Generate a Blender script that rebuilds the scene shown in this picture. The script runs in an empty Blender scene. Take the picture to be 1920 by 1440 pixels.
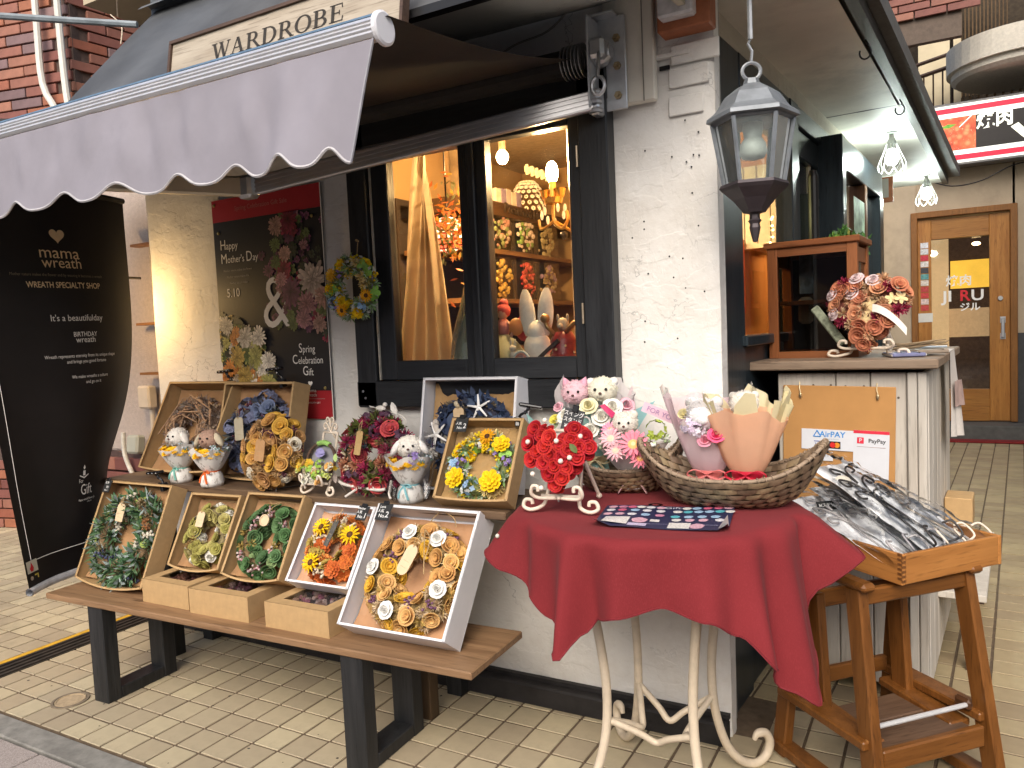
import bpy, math, random
from mathutils import Matrix, Vector, Euler, noise as mnoise
random.seed(7)
sc = bpy.context.scene
COL = sc.collection
PI = math.pi
def rad(a): return math.radians(a)

# ------------------------------------------------------------------ camera
cam_d = bpy.data.cameras.new("camera")
cam = bpy.data.objects.new("camera", cam_d); COL.objects.link(cam); sc.camera = cam
yaw, pitch, roll = rad(-29.273), rad(-3.809), rad(-2.614)
fwd = Vector((math.sin(yaw)*math.cos(pitch), math.cos(yaw)*math.cos(pitch), math.sin(pitch)))
rgt = Vector((math.cos(yaw), -math.sin(yaw), 0)); upv = rgt.cross(fwd)
r2 = math.cos(roll)*rgt + math.sin(roll)*upv
u2 = -math.sin(roll)*rgt + math.cos(roll)*upv
m = Matrix((r2, u2, -fwd)).transposed().to_4x4(); m.translation = (0, 0, 1.25)
cam.matrix_world = m
cam_d.sensor_width = 36.0; cam_d.lens = 1442/1920*36; cam_d.clip_end = 500; cam_d.clip_start = 0.05

# ------------------------------------------------------------------ sky, daylight, exposure
w = bpy.data.worlds.new("World"); sc.world = w; w.use_nodes = True
nt = w.node_tree; bg = nt.nodes["Background"]
sky = nt.nodes.new("ShaderNodeTexSky"); sky.sky_type = 'NISHITA'; sky.sun_disc = False
sky.sun_elevation = rad(40); sky.sun_rotation = rad(165); sky.dust_density = 4; sky.ozone_density = .6
nt.links.new(sky.outputs[0], bg.inputs[0]); bg.inputs[1].default_value = 0.10
sun_d = bpy.data.lights.new("sun", 'SUN'); sun_d.energy = 1.25; sun_d.angle = rad(45); sun_d.color = (1, .96, .9)
sun = bpy.data.objects.new("sun", sun_d); COL.objects.link(sun)
sd = Vector((math.sin(rad(165))*math.cos(rad(40)), math.cos(rad(165))*math.cos(rad(40)), math.sin(rad(40))))
sun.rotation_euler = (-sd).to_track_quat('-Z', 'Y').to_euler()
sc.view_settings.view_transform = 'Standard'; sc.view_settings.look = 'None'
sc.view_settings.exposure = 1.05; sc.view_settings.gamma = 1
sc.render.engine = 'CYCLES'
sc.cycles.use_denoising = True
sc.cycles.max_bounces = 8; sc.cycles.transparent_max_bounces = 32
sc.cycles.sample_clamp_indirect = 6
sc.cycles.caustics_reflective = False; sc.cycles.caustics_refractive = False

# ------------------------------------------------------------------ materials
_mc = {}
def _new(name):
    m = bpy.data.materials.new(name); m.use_nodes = True
    n = m.node_tree.nodes; b = n["Principled BSDF"]
    return m, n, m.node_tree.links, b
def mixcol(n, l, fac, a, b):
    x = n.new("ShaderNodeMix"); x.data_type = 'RGBA'
    if hasattr(fac, 'links'): l.new(fac, x.inputs[0])
    else: x.inputs[0].default_value = fac
    for i, c in ((6, a), (7, b)):
        if hasattr(c, 'links'): l.new(c, x.inputs[i])
        else: x.inputs[i].default_value = (*c[:3], 1)
    return x.outputs[2]
def tex(n, l, scale=10, detail=4, rough=.55, stretch=None, coord='Object', kind='noise'):
    tc = n.new("ShaderNodeTexCoord"); mp = n.new("ShaderNodeMapping")
    l.new(tc.outputs[coord], mp.inputs[0])
    if stretch: mp.inputs['Scale'].default_value = stretch
    t = n.new("ShaderNodeTexNoise" if kind == 'noise' else "ShaderNodeTexVoronoi")
    t.inputs['Scale'].default_value = scale
    if kind == 'noise':
        t.inputs['Detail'].default_value = detail; t.inputs['Roughness'].default_value = rough
    l.new(mp.outputs[0], t.inputs['Vector'])
    return t
def ramp(n, l, src, a, b):
    r = n.new("ShaderNodeMapRange"); r.inputs[1].default_value = a; r.inputs[2].default_value = b
    l.new(src, r.inputs[0]); return r.outputs[0]
def bump(n, l, b, h, strength=.3, dist=.01, prev=None):
    x = n.new("ShaderNodeBump"); x.inputs['Strength'].default_value = strength; x.inputs['Distance'].default_value = dist
    l.new(h, x.inputs['Height'])
    if prev is not None: l.new(prev, x.inputs['Normal'])
    l.new(x.outputs[0], b.inputs['Normal']); return x.outputs[0]
def M(col, rough=.6, var=.18, scale=30, bmp=.15, bd=.002, metal=0., spec=.4, emis=0, stretch=None, rnd=0., sss=0., sheen=0, coat=0, dirt=0):
    """paint-like material: noise-varied colour, fine relief"""
    key = (tuple(col), rough, var, scale, bmp, bd, metal, spec, emis, stretch, rnd, sss, sheen, coat, dirt)
    if key in _mc: return _mc[key]
    m, n, l, b = _new("mat_%d" % len(_mc))
    t = tex(n, l, scale, 4, .6, stretch)
    lo = [max(0, c*(1-var)) for c in col]; hi = [min(1, c*(1+var)) for c in col]
    c = mixcol(n, l, ramp(n, l, t.outputs[0], .3, .7), lo, hi)
    if rnd:
        oi = n.new("ShaderNodeObjectInfo"); gi = n.new("ShaderNodeNewGeometry")
        ad = n.new("ShaderNodeMath"); ad.operation = 'ADD'; l.new(oi.outputs['Random'], ad.inputs[0]); l.new(gi.outputs['Random Per Island'], ad.inputs[1])
        fr = n.new("ShaderNodeMath"); fr.operation = 'FRACT'; l.new(ad.outputs[0], fr.inputs[0])
        hv = n.new("ShaderNodeHueSaturation"); l.new(c, hv.inputs['Color'])
        l.new(ramp2(n, l, fr.outputs[0], 1-rnd, 1+rnd), hv.inputs['Value'])
        l.new(ramp2(n, l, fr.outputs[0], .5-rnd*.04, .5+rnd*.04), hv.inputs['Hue'])
        c = hv.outputs[0]
    if dirt:
        d = tex(n, l, 3.5, 8, .7)
        c = mixcol(n, l, ramp(n, l, d.outputs[0], .52, .75), c, [x*(1-dirt) for x in col])
    l.new(c, b.inputs['Base Color'])
    b.inputs['Roughness'].default_value = rough; b.inputs['Metallic'].default_value = metal
    b.inputs['Specular IOR Level'].default_value = spec
    if sheen: b.inputs['Sheen Weight'].default_value = sheen
    if coat: b.inputs['Coat Weight'].default_value = coat
    if sss:
        b.inputs['Subsurface Weight'].default_value = sss; b.inputs['Subsurface Radius'].default_value = (.01, .008, .006)
    if bmp:
        t2 = tex(n, l, scale*4, 5, .65, stretch); bump(n, l, b, t2.outputs[0], bmp, bd)
    if emis:
        l.new(c, b.inputs['Emission Color']); b.inputs['Emission Strength'].default_value = emis
    _mc[key] = m
    return m
def ramp2(n, l, src, lo, hi):
    r = n.new("ShaderNodeMapRange"); r.inputs[3].default_value = lo; r.inputs[4].default_value = hi
    l.new(src, r.inputs[0]); return r.outputs[0]
def wood(c1, c2, axis=0, rough=.5, scale=5, bmp=.25, wear=None, spec=.35, gr=.55):
    key = ('wood', tuple(c1), tuple(c2), axis, rough, scale, bmp, wear, gr)
    if key in _mc: return _mc[key]
    m, n, l, b = _new("wood_%d" % len(_mc))
    st = [9, 9, 9]; st[axis] = .7
    t = tex(n, l, scale, 6, .6, st); t2 = tex(n, l, scale*5, 3, .5, st); t3 = tex(n, l, 2.5, 3, .5)
    c = mixcol(n, l, ramp(n, l, t.outputs[0], .35, .68), c1, c2)
    c = mixcol(n, l, ramp(n, l, t2.outputs[0], .55, .75), c, [x*gr for x in c1])
    c = mixcol(n, l, ramp(n, l, t3.outputs[0], .45, .8), c, [x*.7 for x in c2])
    if wear:
        t4 = tex(n, l, 9, 8, .75, [1.6 if i != axis else .35 for i in range(3)])
        c = mixcol(n, l, ramp(n, l, t4.outputs[0], wear[3], wear[3]+.08), c, wear[:3])
    oi = n.new("ShaderNodeObjectInfo"); hv = n.new("ShaderNodeHueSaturation"); l.new(c, hv.inputs['Color'])
    l.new(ramp2(n, l, oi.outputs['Random'], .88, 1.12), hv.inputs['Value'])
    l.new(hv.outputs[0], b.inputs['Base Color']); b.inputs['Roughness'].default_value = rough; b.inputs['Specular IOR Level'].default_value = spec
    bump(n, l, b, t2.outputs[0], bmp, .002)
    _mc[key] = m; return m
def glass(tint=(1, 1, 1), refl=1.0, rough=.02, haze=0.):
    key = ('glass', tint, refl, rough, haze)
    if key in _mc: return _mc[key]
    m, n, l, b = _new("glass_%d" % len(_mc)); n.remove(b)
    tr = n.new("ShaderNodeBsdfTransparent"); tr.inputs[0].default_value = (*tint, 1)
    gl = n.new("ShaderNodeBsdfGlossy"); gl.inputs['Roughness'].default_value = rough
    fr = n.new("ShaderNodeFresnel"); fr.inputs[0].default_value = 1.45
    mu = n.new("ShaderNodeMath"); mu.operation = 'MULTIPLY'; mu.inputs[1].default_value = refl; l.new(fr.outputs[0], mu.inputs[0])
    mx = n.new("ShaderNodeMixShader"); l.new(mu.outputs[0], mx.inputs[0]); l.new(tr.outputs[0], mx.inputs[1]); l.new(gl.outputs[0], mx.inputs[2])
    out = n["Material Output"]; src = mx.outputs[0]
    if haze:
        df = n.new("ShaderNodeBsdfDiffuse"); df.inputs[0].default_value = (*tint, 1)
        t = tex(n, l, 25, 4); m2 = n.new("ShaderNodeMixShader")
        l.new(ramp2(n, l, t.outputs[0], haze*.4, haze*1.6), m2.inputs[0]); l.new(src, m2.inputs[1]); l.new(df.outputs[0], m2.inputs[2]); src = m2.outputs[0]
    l.new(src, out.inputs[0]); _mc[key] = m; return m
def emit(col, s):
    key = ('emit', col, s)
    if key in _mc: return _mc[key]
    m, n, l, b = _new("emit_%d" % len(_mc))
    b.inputs['Base Color'].default_value = (*col, 1); b.inputs['Emission Color'].default_value = (*col, 1); b.inputs['Emission Strength'].default_value = s
    _mc[key] = m; return m
def plaster(col=(.79, .775, .735), strength=.45, rough=.8, name='plaster', cracks=True):
    m, n, l, b = _new(name)
    t = tex(n, l, 5, 6, .6); t2 = tex(n, l, 18, 8, .7); v = tex(n, l, 3.2, kind='v')
    v.feature = 'DISTANCE_TO_EDGE'
    warp = tex(n, l, 6, 5); 
    mpv = v.inputs['Vector'].links[0].from_node
    av = n.new("ShaderNodeVectorMath"); av.operation = 'MULTIPLY_ADD'; av.inputs[1].default_value = (.35, .35, .35)
    l.new(warp.outputs['Color'], av.inputs[0]); l.new(mpv.outputs[0], av.inputs[2]); l.new(av.outputs[0], v.inputs['Vector'])
    # trowel strokes: stretched noise, thresholded
    s1 = tex(n, l, 7, 3, .5, (1, 1, 2.2)); s2 = tex(n, l, 11, 4, .6, (2.0, 1, .8))
    stroke = ramp(n, l, s1.outputs[0], .50, .54); stroke2 = ramp(n, l, s2.outputs[0], .53, .56)
    c = mixcol(n, l, ramp(n, l, t.outputs[0], .3, .7), [x*.93 for x in col], col)
    c = mixcol(n, l, ramp(n, l, t2.outputs[0], .62, .8), c, [x*.78 for x in col])
    td = tex(n, l, 1.4, 9, .75); c = mixcol(n, l, ramp(n, l, td.outputs[0], .50, .72), c, [col[0]*.80, col[1]*.77, col[2]*.73])
    if cracks:
        t5 = tex(n, l, 2.2, 2)
        gate = n.new("ShaderNodeMath"); gate.operation = 'MULTIPLY'
        l.new(ramp(n, l, v.outputs['Distance'], .007, .001), gate.inputs[0]); l.new(ramp(n, l, t5.outputs[0], .52, .6), gate.inputs[1])
        c = mixcol(n, l, gate.outputs[0], c, [x*.55 for x in col])
    l.new(c, b.inputs['Base Color']); b.inputs['Roughness'].default_value = rough; b.inputs['Specular IOR Level'].default_value = .3
    p = bump(n, l, b, stroke, strength*.5, .005); p = bump(n, l, b, stroke2, strength*.4, .004, p)
    p = bump(n, l, b, t2.outputs[0], strength*.5, .006, p); bump(n, l, b, t.outputs[0], strength, .02, p)
    return m
def cloth(col, rough=.85, weave=900, fold=.2):
    m, n, l, b = _new('cloth_%d' % len(_mc))
    t = tex(n, l, 6, 4); t2 = tex(n, l, weave, 2, .5, (1, 1, .25)); t3 = tex(n, l, weave, 2, .5, (.25, .25, 1))
    c = mixcol(n, l, ramp(n, l, t.outputs[0], .3, .7), [x*.9 for x in col], [min(1, x*1.08) for x in col])
    c = mixcol(n, l, ramp(n, l, t2.outputs[0], .5, .8), c, [min(1, x*1.2+.004) for x in col])
    l.new(c, b.inputs['Base Color']); b.inputs['Roughness'].default_value = rough; b.inputs['Specular IOR Level'].default_value = .15
    b.inputs['Sheen Weight'].default_value = .03
    p = bump(n, l, b, t3.outputs[0], .25, .0008); p = bump(n, l, b, t2.outputs[0], .25, .0008, p)
    if fold: bump(n, l, b, t.outputs[0], fold, .01, p)
    return m
def translucent(col, t=.4, rough=.6, alpha=1.0, var=.1):
    key = ('tl', col, t, rough, alpha)
    if key in _mc: return _mc[key]
    m, n, l, b = _new("tl_%d" % len(_mc))
    tx = tex(n, l, 20, 4); c = mixcol(n, l, tx.outputs[0], [x*(1-var) for x in col], [min(1, x*(1+var)) for x in col])
    l.new(c, b.inputs['Base Color']); b.inputs['Roughness'].default_value = rough
    tr = n.new("ShaderNodeBsdfTranslucent"); l.new(c, tr.inputs[0])
    mx = n.new("ShaderNodeMixShader"); mx.inputs[0].default_value = t
    l.new(b.outputs[0], mx.inputs[1]); l.new(tr.outputs[0], mx.inputs[2]); src = mx.outputs[0]
    if alpha < 1:
        tp = n.new("ShaderNodeBsdfTransparent"); m2 = n.new("ShaderNodeMixShader"); m2.inputs[0].default_value = alpha
        l.new(tp.outputs[0], m2.inputs[1]); l.new(src, m2.inputs[2]); src = m2.outputs[0]
    l.new(src, n["Material Output"].inputs[0]); bump(n, l, b, tx.outputs[0], .3, .004)
    _mc[key] = m; return m

# ------------------------------------------------------------------ mesh helpers
def T(x, y, z): return Matrix.Translation((x, y, z))
def RX(a): return Matrix.Rotation(rad(a), 4, 'X')
def RY(a): return Matrix.Rotation(rad(a), 4, 'Y')
def RZ(a): return Matrix.Rotation(rad(a), 4, 'Z')
def S(x, y=None, z=None): return Matrix.Diagonal((x, x if y is None else y, x if z is None else z, 1))
def align(d, up=(0, 0, 1)):
    z = Vector(d).normalized(); u = Vector(up)
    if abs(z.dot(u)) > .98: u = Vector((1, 0, 0))
    x = u.cross(z).normalized(); y = z.cross(x)
    return Matrix((x, y, z)).transposed().to_4x4()
class MB:
    def __init__(s): s.v = []; s.f = []; s.m = []
    def add(s, vs, fs, mi=0, X=None):
        k = len(s.v)
        if X is not None: vs = [X @ Vector(p) for p in vs]
        s.v += [tuple(p) for p in vs]; s.f += [tuple(i+k for i in q) for q in fs]; s.m += [mi]*len(fs); return s
    def box(s, c, d, X=None, mi=0, bev=0):
        x, y, z = c; a, b, e = d[0]/2, d[1]/2, d[2]/2
        if bev <= 0:
            vs = [(x+i*a, y+j*b, z+k*e) for k in (-1, 1) for j in (-1, 1) for i in (-1, 1)]
            return s.add(vs, [(0, 2, 3, 1), (4, 5, 7, 6), (0, 1, 5, 4), (2, 6, 7, 3), (0, 4, 6, 2), (1, 3, 7, 5)], mi, X)
        bev = min(bev, a*.9, b*.9, e*.9); vs = []; idx = {}
        for k in (-1, 1):
            for j in (-1, 1):
                for i in (-1, 1):
                    for ax in range(3):
                        p = [x+i*(a-(0 if ax == 0 else bev)), y+j*(b-(0 if ax == 1 else bev)), z+k*(e-(0 if ax == 2 else bev))]
                        idx[(i, j, k, ax)] = len(vs); vs.append(p)
        fs = []
        for ax in range(3):
            o = [q for q in range(3) if q != ax]
            for sg in (-1, 1):
                cs = []
                for (p, q) in ((-1, -1), (1, -1), (1, 1), (-1, 1)):
                    t = [0, 0, 0]; t[ax] = sg; t[o[0]] = p; t[o[1]] = q; cs.append(idx[(*t, ax)])
                fs.append(tuple(cs if (sg > 0) == (ax != 1) else cs[::-1]))
        for ax in range(3):
            o = [q for q in range(3) if q != ax]
            for p in (-1, 1):
                for q in (-1, 1):
                    cs = []
                    for sg, al in ((-1, 0), (1, 0), (1, 1), (-1, 1)):
                        t = [0, 0, 0]; t[ax] = sg; t[o[0]] = p; t[o[1]] = q; cs.append(idx[(*t, o[al])])
                    fs.append(tuple(cs))
        for k in (-1, 1):
            for j in (-1, 1):
                for i in (-1, 1): fs.append((idx[(i, j, k, 0)], idx[(i, j, k, 1)], idx[(i, j, k, 2)]))
        return s.add(vs, fs, mi, X)
    def tube(s, pts, r, n=6, mi=0, X=None, cap=True, flat=None):
        P = [Vector(p) for p in pts]; N = len(P); vs = []; fs = []
        up = Vector((0, 0, 1)); prev = None
        for i, p in enumerate(P):
            d = (P[min(i+1, N-1)]-P[max(i-1, 0)])
            if d.length < 1e-9: d = Vector((0, 0, 1))
            d.normalize()
            if prev is None:
                a = d.cross(up)
                if a.length < .05: a = d.cross(Vector((1, 0, 0)))
            else: a = prev - d*prev.dot(d)
            if a.length < 1e-6: a = d.orthogonal()
            a.normalize(); prev = a; b = d.cross(a)
            rr = r[i] if isinstance(r, (list, tuple)) else r
            for k in range(n):
                t = 2*PI*k/n; vs.append(p + (a*math.cos(t) + b*math.sin(t)*(flat or 1))*rr)
        for i in range(N-1):
            for k in range(n): fs.append((i*n+k, i*n+(k+1) % n, (i+1)*n+(k+1) % n, (i+1)*n+k))
        if cap: fs += [tuple(range(n))[::-1], tuple((N-1)*n+k for k in range(n))]
        return s.add(vs, fs, mi, X)
    def lathe(s, prof, n=16, X=None, mi=0, fn=None, a0=0, a1=2*PI):
        vs = []; fs = []; full = abs(a1-a0-2*PI) < 1e-6; cols = n if full else n+1
        for j, (r, z) in enumerate(prof):
            for k in range(cols):
                t = a0+(a1-a0)*k/n; q = (r*math.cos(t), r*math.sin(t), z)
                vs.append(fn(q, j, t) if fn else q)
        for j in range(len(prof)-1):
            for k in range(n):
                k2 = (k+1) % cols
                fs.append((j*cols+k, j*cols+k2, (j+1)*cols+k2, (j+1)*cols+k))
        return s.add(vs, fs, mi, X)
    def ball(s, c, r, n=8, m=5, mi=0, X=None):
        r = r if isinstance(r, (tuple, list)) else (r, r, r); vs = [(c[0], c[1], c[2]-r[2])]; fs = []
        for j in range(1, m):
            a = -PI/2+PI*j/m
            for k in range(n):
                t = 2*PI*k/n; vs.append((c[0]+r[0]*math.cos(a)*math.cos(t), c[1]+r[1]*math.cos(a)*math.sin(t), c[2]+r[2]*math.sin(a)))
        vs.append((c[0], c[1], c[2]+r[2]))
        for k in range(n):
            fs.append((0, 1+(k+1) % n, 1+k)); fs.append((len(vs)-1, 1+(m-2)*n+k, 1+(m-2)*n+(k+1) % n))
        for j in range(m-2):
            for k in range(n): fs.append((1+j*n+k, 1+j*n+(k+1) % n, 1+(j+1)*n+(k+1) % n, 1+(j+1)*n+k))
        return s.add(vs, fs, mi, X)
    def grid(s, fn, nu, nv, mi=0, X=None, skip=None):
        vs = [fn(i/nu, j/nv) for j in range(nv+1) for i in range(nu+1)]
        fs = [(j*(nu+1)+i, j*(nu+1)+i+1, (j+1)*(nu+1)+i+1, (j+1)*(nu+1)+i) for j in range(nv) for i in range(nu) if not (skip and skip(i, j))]
        return s.add(vs, fs, mi, X)
    def prism(s, poly, h0, h1, X=None, mi=0):
        n = len(poly); vs = [(p[0], p[1], h0) for p in poly]+[(p[0], p[1], h1) for p in poly]
        fs = [tuple(range(n))[::-1], tuple(range(n, 2*n))]+[(i, (i+1) % n, n+(i+1) % n, n+i) for i in range(n)]
        return s.add(vs, fs, mi, X)
    def data(s, name, mats, smooth=False):
        me = bpy.data.meshes.new(name); me.from_pydata(s.v, [], s.f)
        for mt in (mats if isinstance(mats, (list, tuple)) else [mats]): me.materials.append(mt)
        if any(s.m): me.polygons.foreach_set('material_index', s.m)
        if smooth: me.polygons.foreach_set('use_smooth', [True]*len(s.f))
        me.validate(); me.update(); return me
    def build(s, name, mats, parent=None, X=None, smooth=False):
        return inst(name, s.data(name, mats, smooth), parent, X)
def inst(name, me, parent=None, X=None):
    o = bpy.data.objects.new(name, me); COL.objects.link(o)
    if parent is not None: o.parent = parent
    if X is not None: o.matrix_local = X
    return o
def tag(o, label, cat, group=None):
    o['label'] = label; o['category'] = cat
    if group: o['group'] = group
    return o
def thing(name, label, cat, X=None, group=None):
    o = bpy.data.objects.new(name, None); COL.objects.link(o); o.empty_display_size = .05
    if X is not None: o.matrix_world = X
    return tag(o, label, cat, group)
def struct(o): o['kind'] = 'structure'; return o
def stuff(o): o['kind'] = 'stuff'; return o
def point(name, loc, e, col, r=.03, parent=None):
    d = bpy.data.lights.new(name, 'POINT'); d.energy = e; d.color = col; d.shadow_soft_size = r
    o = bpy.data.objects.new(name, d); COL.objects.link(o); o.location = loc
    if parent is not None: o.parent = parent
    return o
def textdata(txt, size, mat, align='CENTER', depth=.0, sx=1, bold=0, fn=None, spacing=1.0, line=1.0):
    """lettering as a mesh lying in XY, reading along +X"""
    c = bpy.data.curves.new('lettering', 'FONT'); c.body = txt; c.size = size; c.align_x = align; c.align_y = 'CENTER'
    c.extrude = depth; c.offset = bold; c.resolution_u = 3; c.space_character = spacing; c.space_line = line
    o = bpy.data.objects.new('lettering', c); COL.objects.link(o)
    dg = bpy.context.evaluated_depsgraph_get(); me = bpy.data.meshes.new_from_object(o.evaluated_get(dg))
    bpy.data.objects.remove(o); bpy.data.curves.remove(c)
    if sx != 1:
        for v in me.vertices: v.co.x *= sx
    if fn:
        for v in me.vertices: v.co = fn(v.co)
    me.materials.clear(); me.materials.append(mat); return me
def text(name, txt, size, mat, parent, X, **k): return inst(name, textdata(txt, size, mat, **k), parent, X)
def scroll(c, r, turns, a0, sgn=1, n=18, shrink=.25):
    """spiral in XZ around c from radius r inwards"""
    return [(c[0]+r*(1-(1-shrink)*i/n)*math.cos(a0+sgn*2*PI*turns*i/n), c[1], c[2]+r*(1-(1-shrink)*i/n)*math.sin(a0+sgn*2*PI*turns*i/n)) for i in range(n+1)]
def bez(pts, n=8):
    """Catmull-Rom through points"""
    P = [Vector(p) for p in pts]; out = []
    for i in range(len(P)-1):
        a = P[max(i-1, 0)]; b = P[i]; c = P[i+1]; d = P[min(i+2, len(P)-1)]
        for k in range(n):
            t = k/n; out.append(.5*((2*b)+(c-a)*t+(2*a-5*b+4*c-d)*t*t+(3*b-a-3*c+d)*t**3))
    out.append(P[-1]); return out
# ================================================================== palette
PLASTER = plaster()
BLACKWOOD = wood((.012, .013, .015), (.028, .03, .033), 2, .42, 4, .35, (.20, .17, .13, .74))
BLACKWOOD_X = wood((.012, .013, .015), (.028, .03, .033), 0, .42, 4, .35, (.20, .17, .13, .74))
ALLEYWOOD = wood((.016, .022, .027), (.03, .042, .05), 2, .3, 4, .2, (.1, .1, .1, .8))
KRAFT = M((.47, .31, .15), .75, .08, 40, .12, .001, spec=.2)
WHITEBOX = M((.74, .74, .76), .55, .03, 30, .05, .001, spec=.3)
WHITE = M((.78, .76, .72), .55, .05, 40, .1)
CREAMWIRE = M((.72, .62, .50), .45, .08, 60, .1, .001)
DARKWIRE = M((.035, .03, .028), .45, .1, 60, .1, .001)
BLACK = M((.012, .012, .013), .35, .2, 40, .05)
STEEL = M((.55, .56, .58), .35, .12, 30, .1, .001, metal=.9)
ALU = M((.80, .80, .81), .40, .05, 20, .03, .001, metal=.75)
SCREW = M((.45, .36, .22), .4, .2, 60, .1, metal=.8)
CORK = M((.45, .23, .075), .75, .08, 8, .08, .001)
GLASS = glass((.93, .95, .94), 1.0)

# ================================================================== ground
GROUT = M((.125, .09, .058), .9, .25, 30, .4, .003)
TILE = M((.45, .378, .252), .5, .12, 8, .12, .0015, rnd=.16, dirt=.32, spec=.45)
g = struct(MB().grid(lambda u, v: (-45+90*u, -45+90*v, -.03), 6, 6).build('ground', M((.2, .19, .18), .9, .2, 6, .3, .004)))
pave = struct(MB().box((0, 4.8, -.0125), (14, 6.81, .022)).build('tile_pavement', GROUT))
tile_me = MB().box((0, 0, -.004), (.1012, .1032, .012), bev=.0012).data('tile', TILE)
tiles = []; brown = set()
TILE2 = M((.36, .285, .17), .5, .12, 8, .12, .0015, rnd=.16, dirt=.3, spec=.45)
def visible(p):
    q = cam.matrix_world.inverted() @ Vector(p); f_ = 1442
    if q.z > -.3: return None
    x = 960+f_*q.x/-q.z; y = 720-f_*q.y/-q.z
    return (q.z*q.z) if -80 < x < 2000 and y < 1520 else None
for i in range(-8, 21):                     # in front of the shop, square to its wall
    for j in range(0, 10):
        X0, Y0 = -2.450+.1099*(i+.5), 1.951-.1116*(j-4.5)
        if X0 < -3.2: continue
        if Y0 > 2.27 and X0 < -.5: continue
        if Y0 > 1.39: tiles.append(T(X0, Y0, 0))
AL = T(-.205, 1.397, 0) @ RZ(-4.3)
for i in range(0, 16):                      # along the alley, square to the alley wall
    for j in range(0, 66): tiles.append(AL @ T(.055+.1105*i, .056+.1116*j, 0)); brown.add(len(tiles)-1)
for i in range(-5, 0):
    for j in range(10, 66): tiles.append(AL @ T(.055+.1105*i, .056+.1116*j, 0)); brown.add(len(tiles)-1)
for i in range(0, 30):                      # beyond the track, the neighbour's paving
    for j in range(0, 18): tiles.append(T(-3.43-.1099*i, 1.45+.1116*j, 0))
sc_t = []
for k, X in enumerate(tiles):
    v = visible(X.translation)
    if v: sc_t.append((v, X, k in brown))
sc_t.sort(key=lambda t: t[0])
tile_me2 = tile_me.copy(); tile_me2.materials.clear(); tile_me2.materials.append(TILE2)
for v, X, bw_ in sc_t[:300]: inst('tile', tile_me2 if bw_ else tile_me, pave, X @ T(0, 0, random.uniform(-.0012, .0008)) @ RX(random.uniform(-.4, .4)) @ RZ(random.uniform(-.5, .5)))
mb = MB()
for v, X, bw_ in sc_t[300:]: mb.box((0, 0, -.004), (.1015, .103, .012), X @ T(0, 0, random.uniform(-.0012, .0008)), 1 if bw_ else 0)
stuff(mb.build('tile', [TILE, TILE2], pave))
rr = random.Random(99); mb = MB()
for k in range(46):
    x_, y_ = (rr.uniform(-3.1, .3), rr.uniform(1.42, 2.2)) if k < 30 else (rr.uniform(-.1, .8), rr.uniform(2.4, 6)); r_ = rr.uniform(.002, .006)
    mb.lathe([(0, .0005), (r_, .0003)], 7, X=T(x_, y_, .0022) @ S(1, rr.uniform(.5, 1.2), 1))
o = stuff(mb.build('specks', M((.04, .035, .03), .8), pave))
# kerb and granite slabs of the street
struct(MB().box((-2.6, 1.346, -.02), (8, .088, .036), bev=.004).build('kerb', M((.23, .22, .195), .85, .25, 25, .4, .003, dirt=.4)))
GRAN = M((.33, .285, .26), .7, .45, 330, .2, .001, rnd=.06)
sp = struct(MB().box((-2.4, .55, -.026), (9, 1.47, .006)).build('stone_paving', M((.1, .09, .08), .9)))
for i in range(-8, 5):
    for j in range(3):
        MB().box((-2.485+.6*i+.3, 1.294-.3*j-.15, -.014), (.592, .292, .025), bev=.003).build('slab', GRAN, sp)
tr = thing('floor_track', 'black grooved metal floor track with a yellow strip, set into the tiles at the left', 'track')
mb = MB(); mb.box((-3.265, 2.2, -.002), (.13, 1.75, .012))
for k in range(4): mb.box((-3.315+.033*k, 2.2, .006), (.012, 1.75, .008))
mb.build('channel', M((.035, .028, .022), .6, .4, 20, .3), tr)
MB().box((-3.35, 2.2, .002), (.026, 1.75, .008)).build('yellow_strip', M((.62, .36, .03), .6, .2, 20, .2), tr)
dc = thing('drain_cover', 'small round metal drain cover in the tiles by the bench leg', 'drain cover', T(-2.745, 1.545, .004))
mb = MB(); mb.lathe([(0, .001), (.045, .001), (.045, .003), (.05, .003), (.05, -.004)], 32)
mb.build('lid', M((.42, .32, .2), .6, .2, 60, .4, .002), dc)
MB().lathe([(.052, -.003), (.053, .003), (.062, .003), (.063, -.003)], 32).build('rim', M((.2, .16, .11), .6, .2, 30, .3), dc)

# ================================================================== shop front wall
swall = thing('shop_front_wall', 'white rough plastered shop wall with the black framed window', 'wall')
def wz(x, z): return .0035*mnoise.noise(Vector((x*9, z*9, 3)))+.006*mnoise.noise(Vector((x*2.4, z*2.4, 9)))
NX, NZ = 104, 94; x0, x1, z0, z1 = -3.1, -.56, -.02, 2.36
def skip(i, j):
    x = x0+(x1-x0)*(i+.5)/NX; z = z0+(z1-z0)*(j+.5)/NZ
    return -1.82 < x < -.93 and 1.06 < z < 1.96
mb = MB()
def wfn(u, v):
    x = x0+(x1-x0)*u; z = z0+(z1-z0)*v; d = wz(x, z)
    if x < -2.62 or x > -.63: d -= 0
    e = max(0, 1-(x1-x)/.02); f = max(0, 1-(x-x0)/.02)
    return (x, 2.25-d+.012*e*e+.012*f*f, z)
mb.grid(wfn, NX, NZ, skip=skip); mb.build('front_face', PLASTER, swall, smooth=True)
mb = MB()
mb.grid(lambda u, v: (-.56+wz(v*2, u)*.6, 2.262+.06*u, -.02+2.38*v), 3, 40); mb.build('corner_return', PLASTER, swall, smooth=True)
mb = MB(); mb.grid(lambda u, v: (-3.1-wz(v*2, u)*.6, 2.62-.358*u, -.02+2.38*v), 6, 40); mb.build('side_return', PLASTER, swall, smooth=True)
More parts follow.
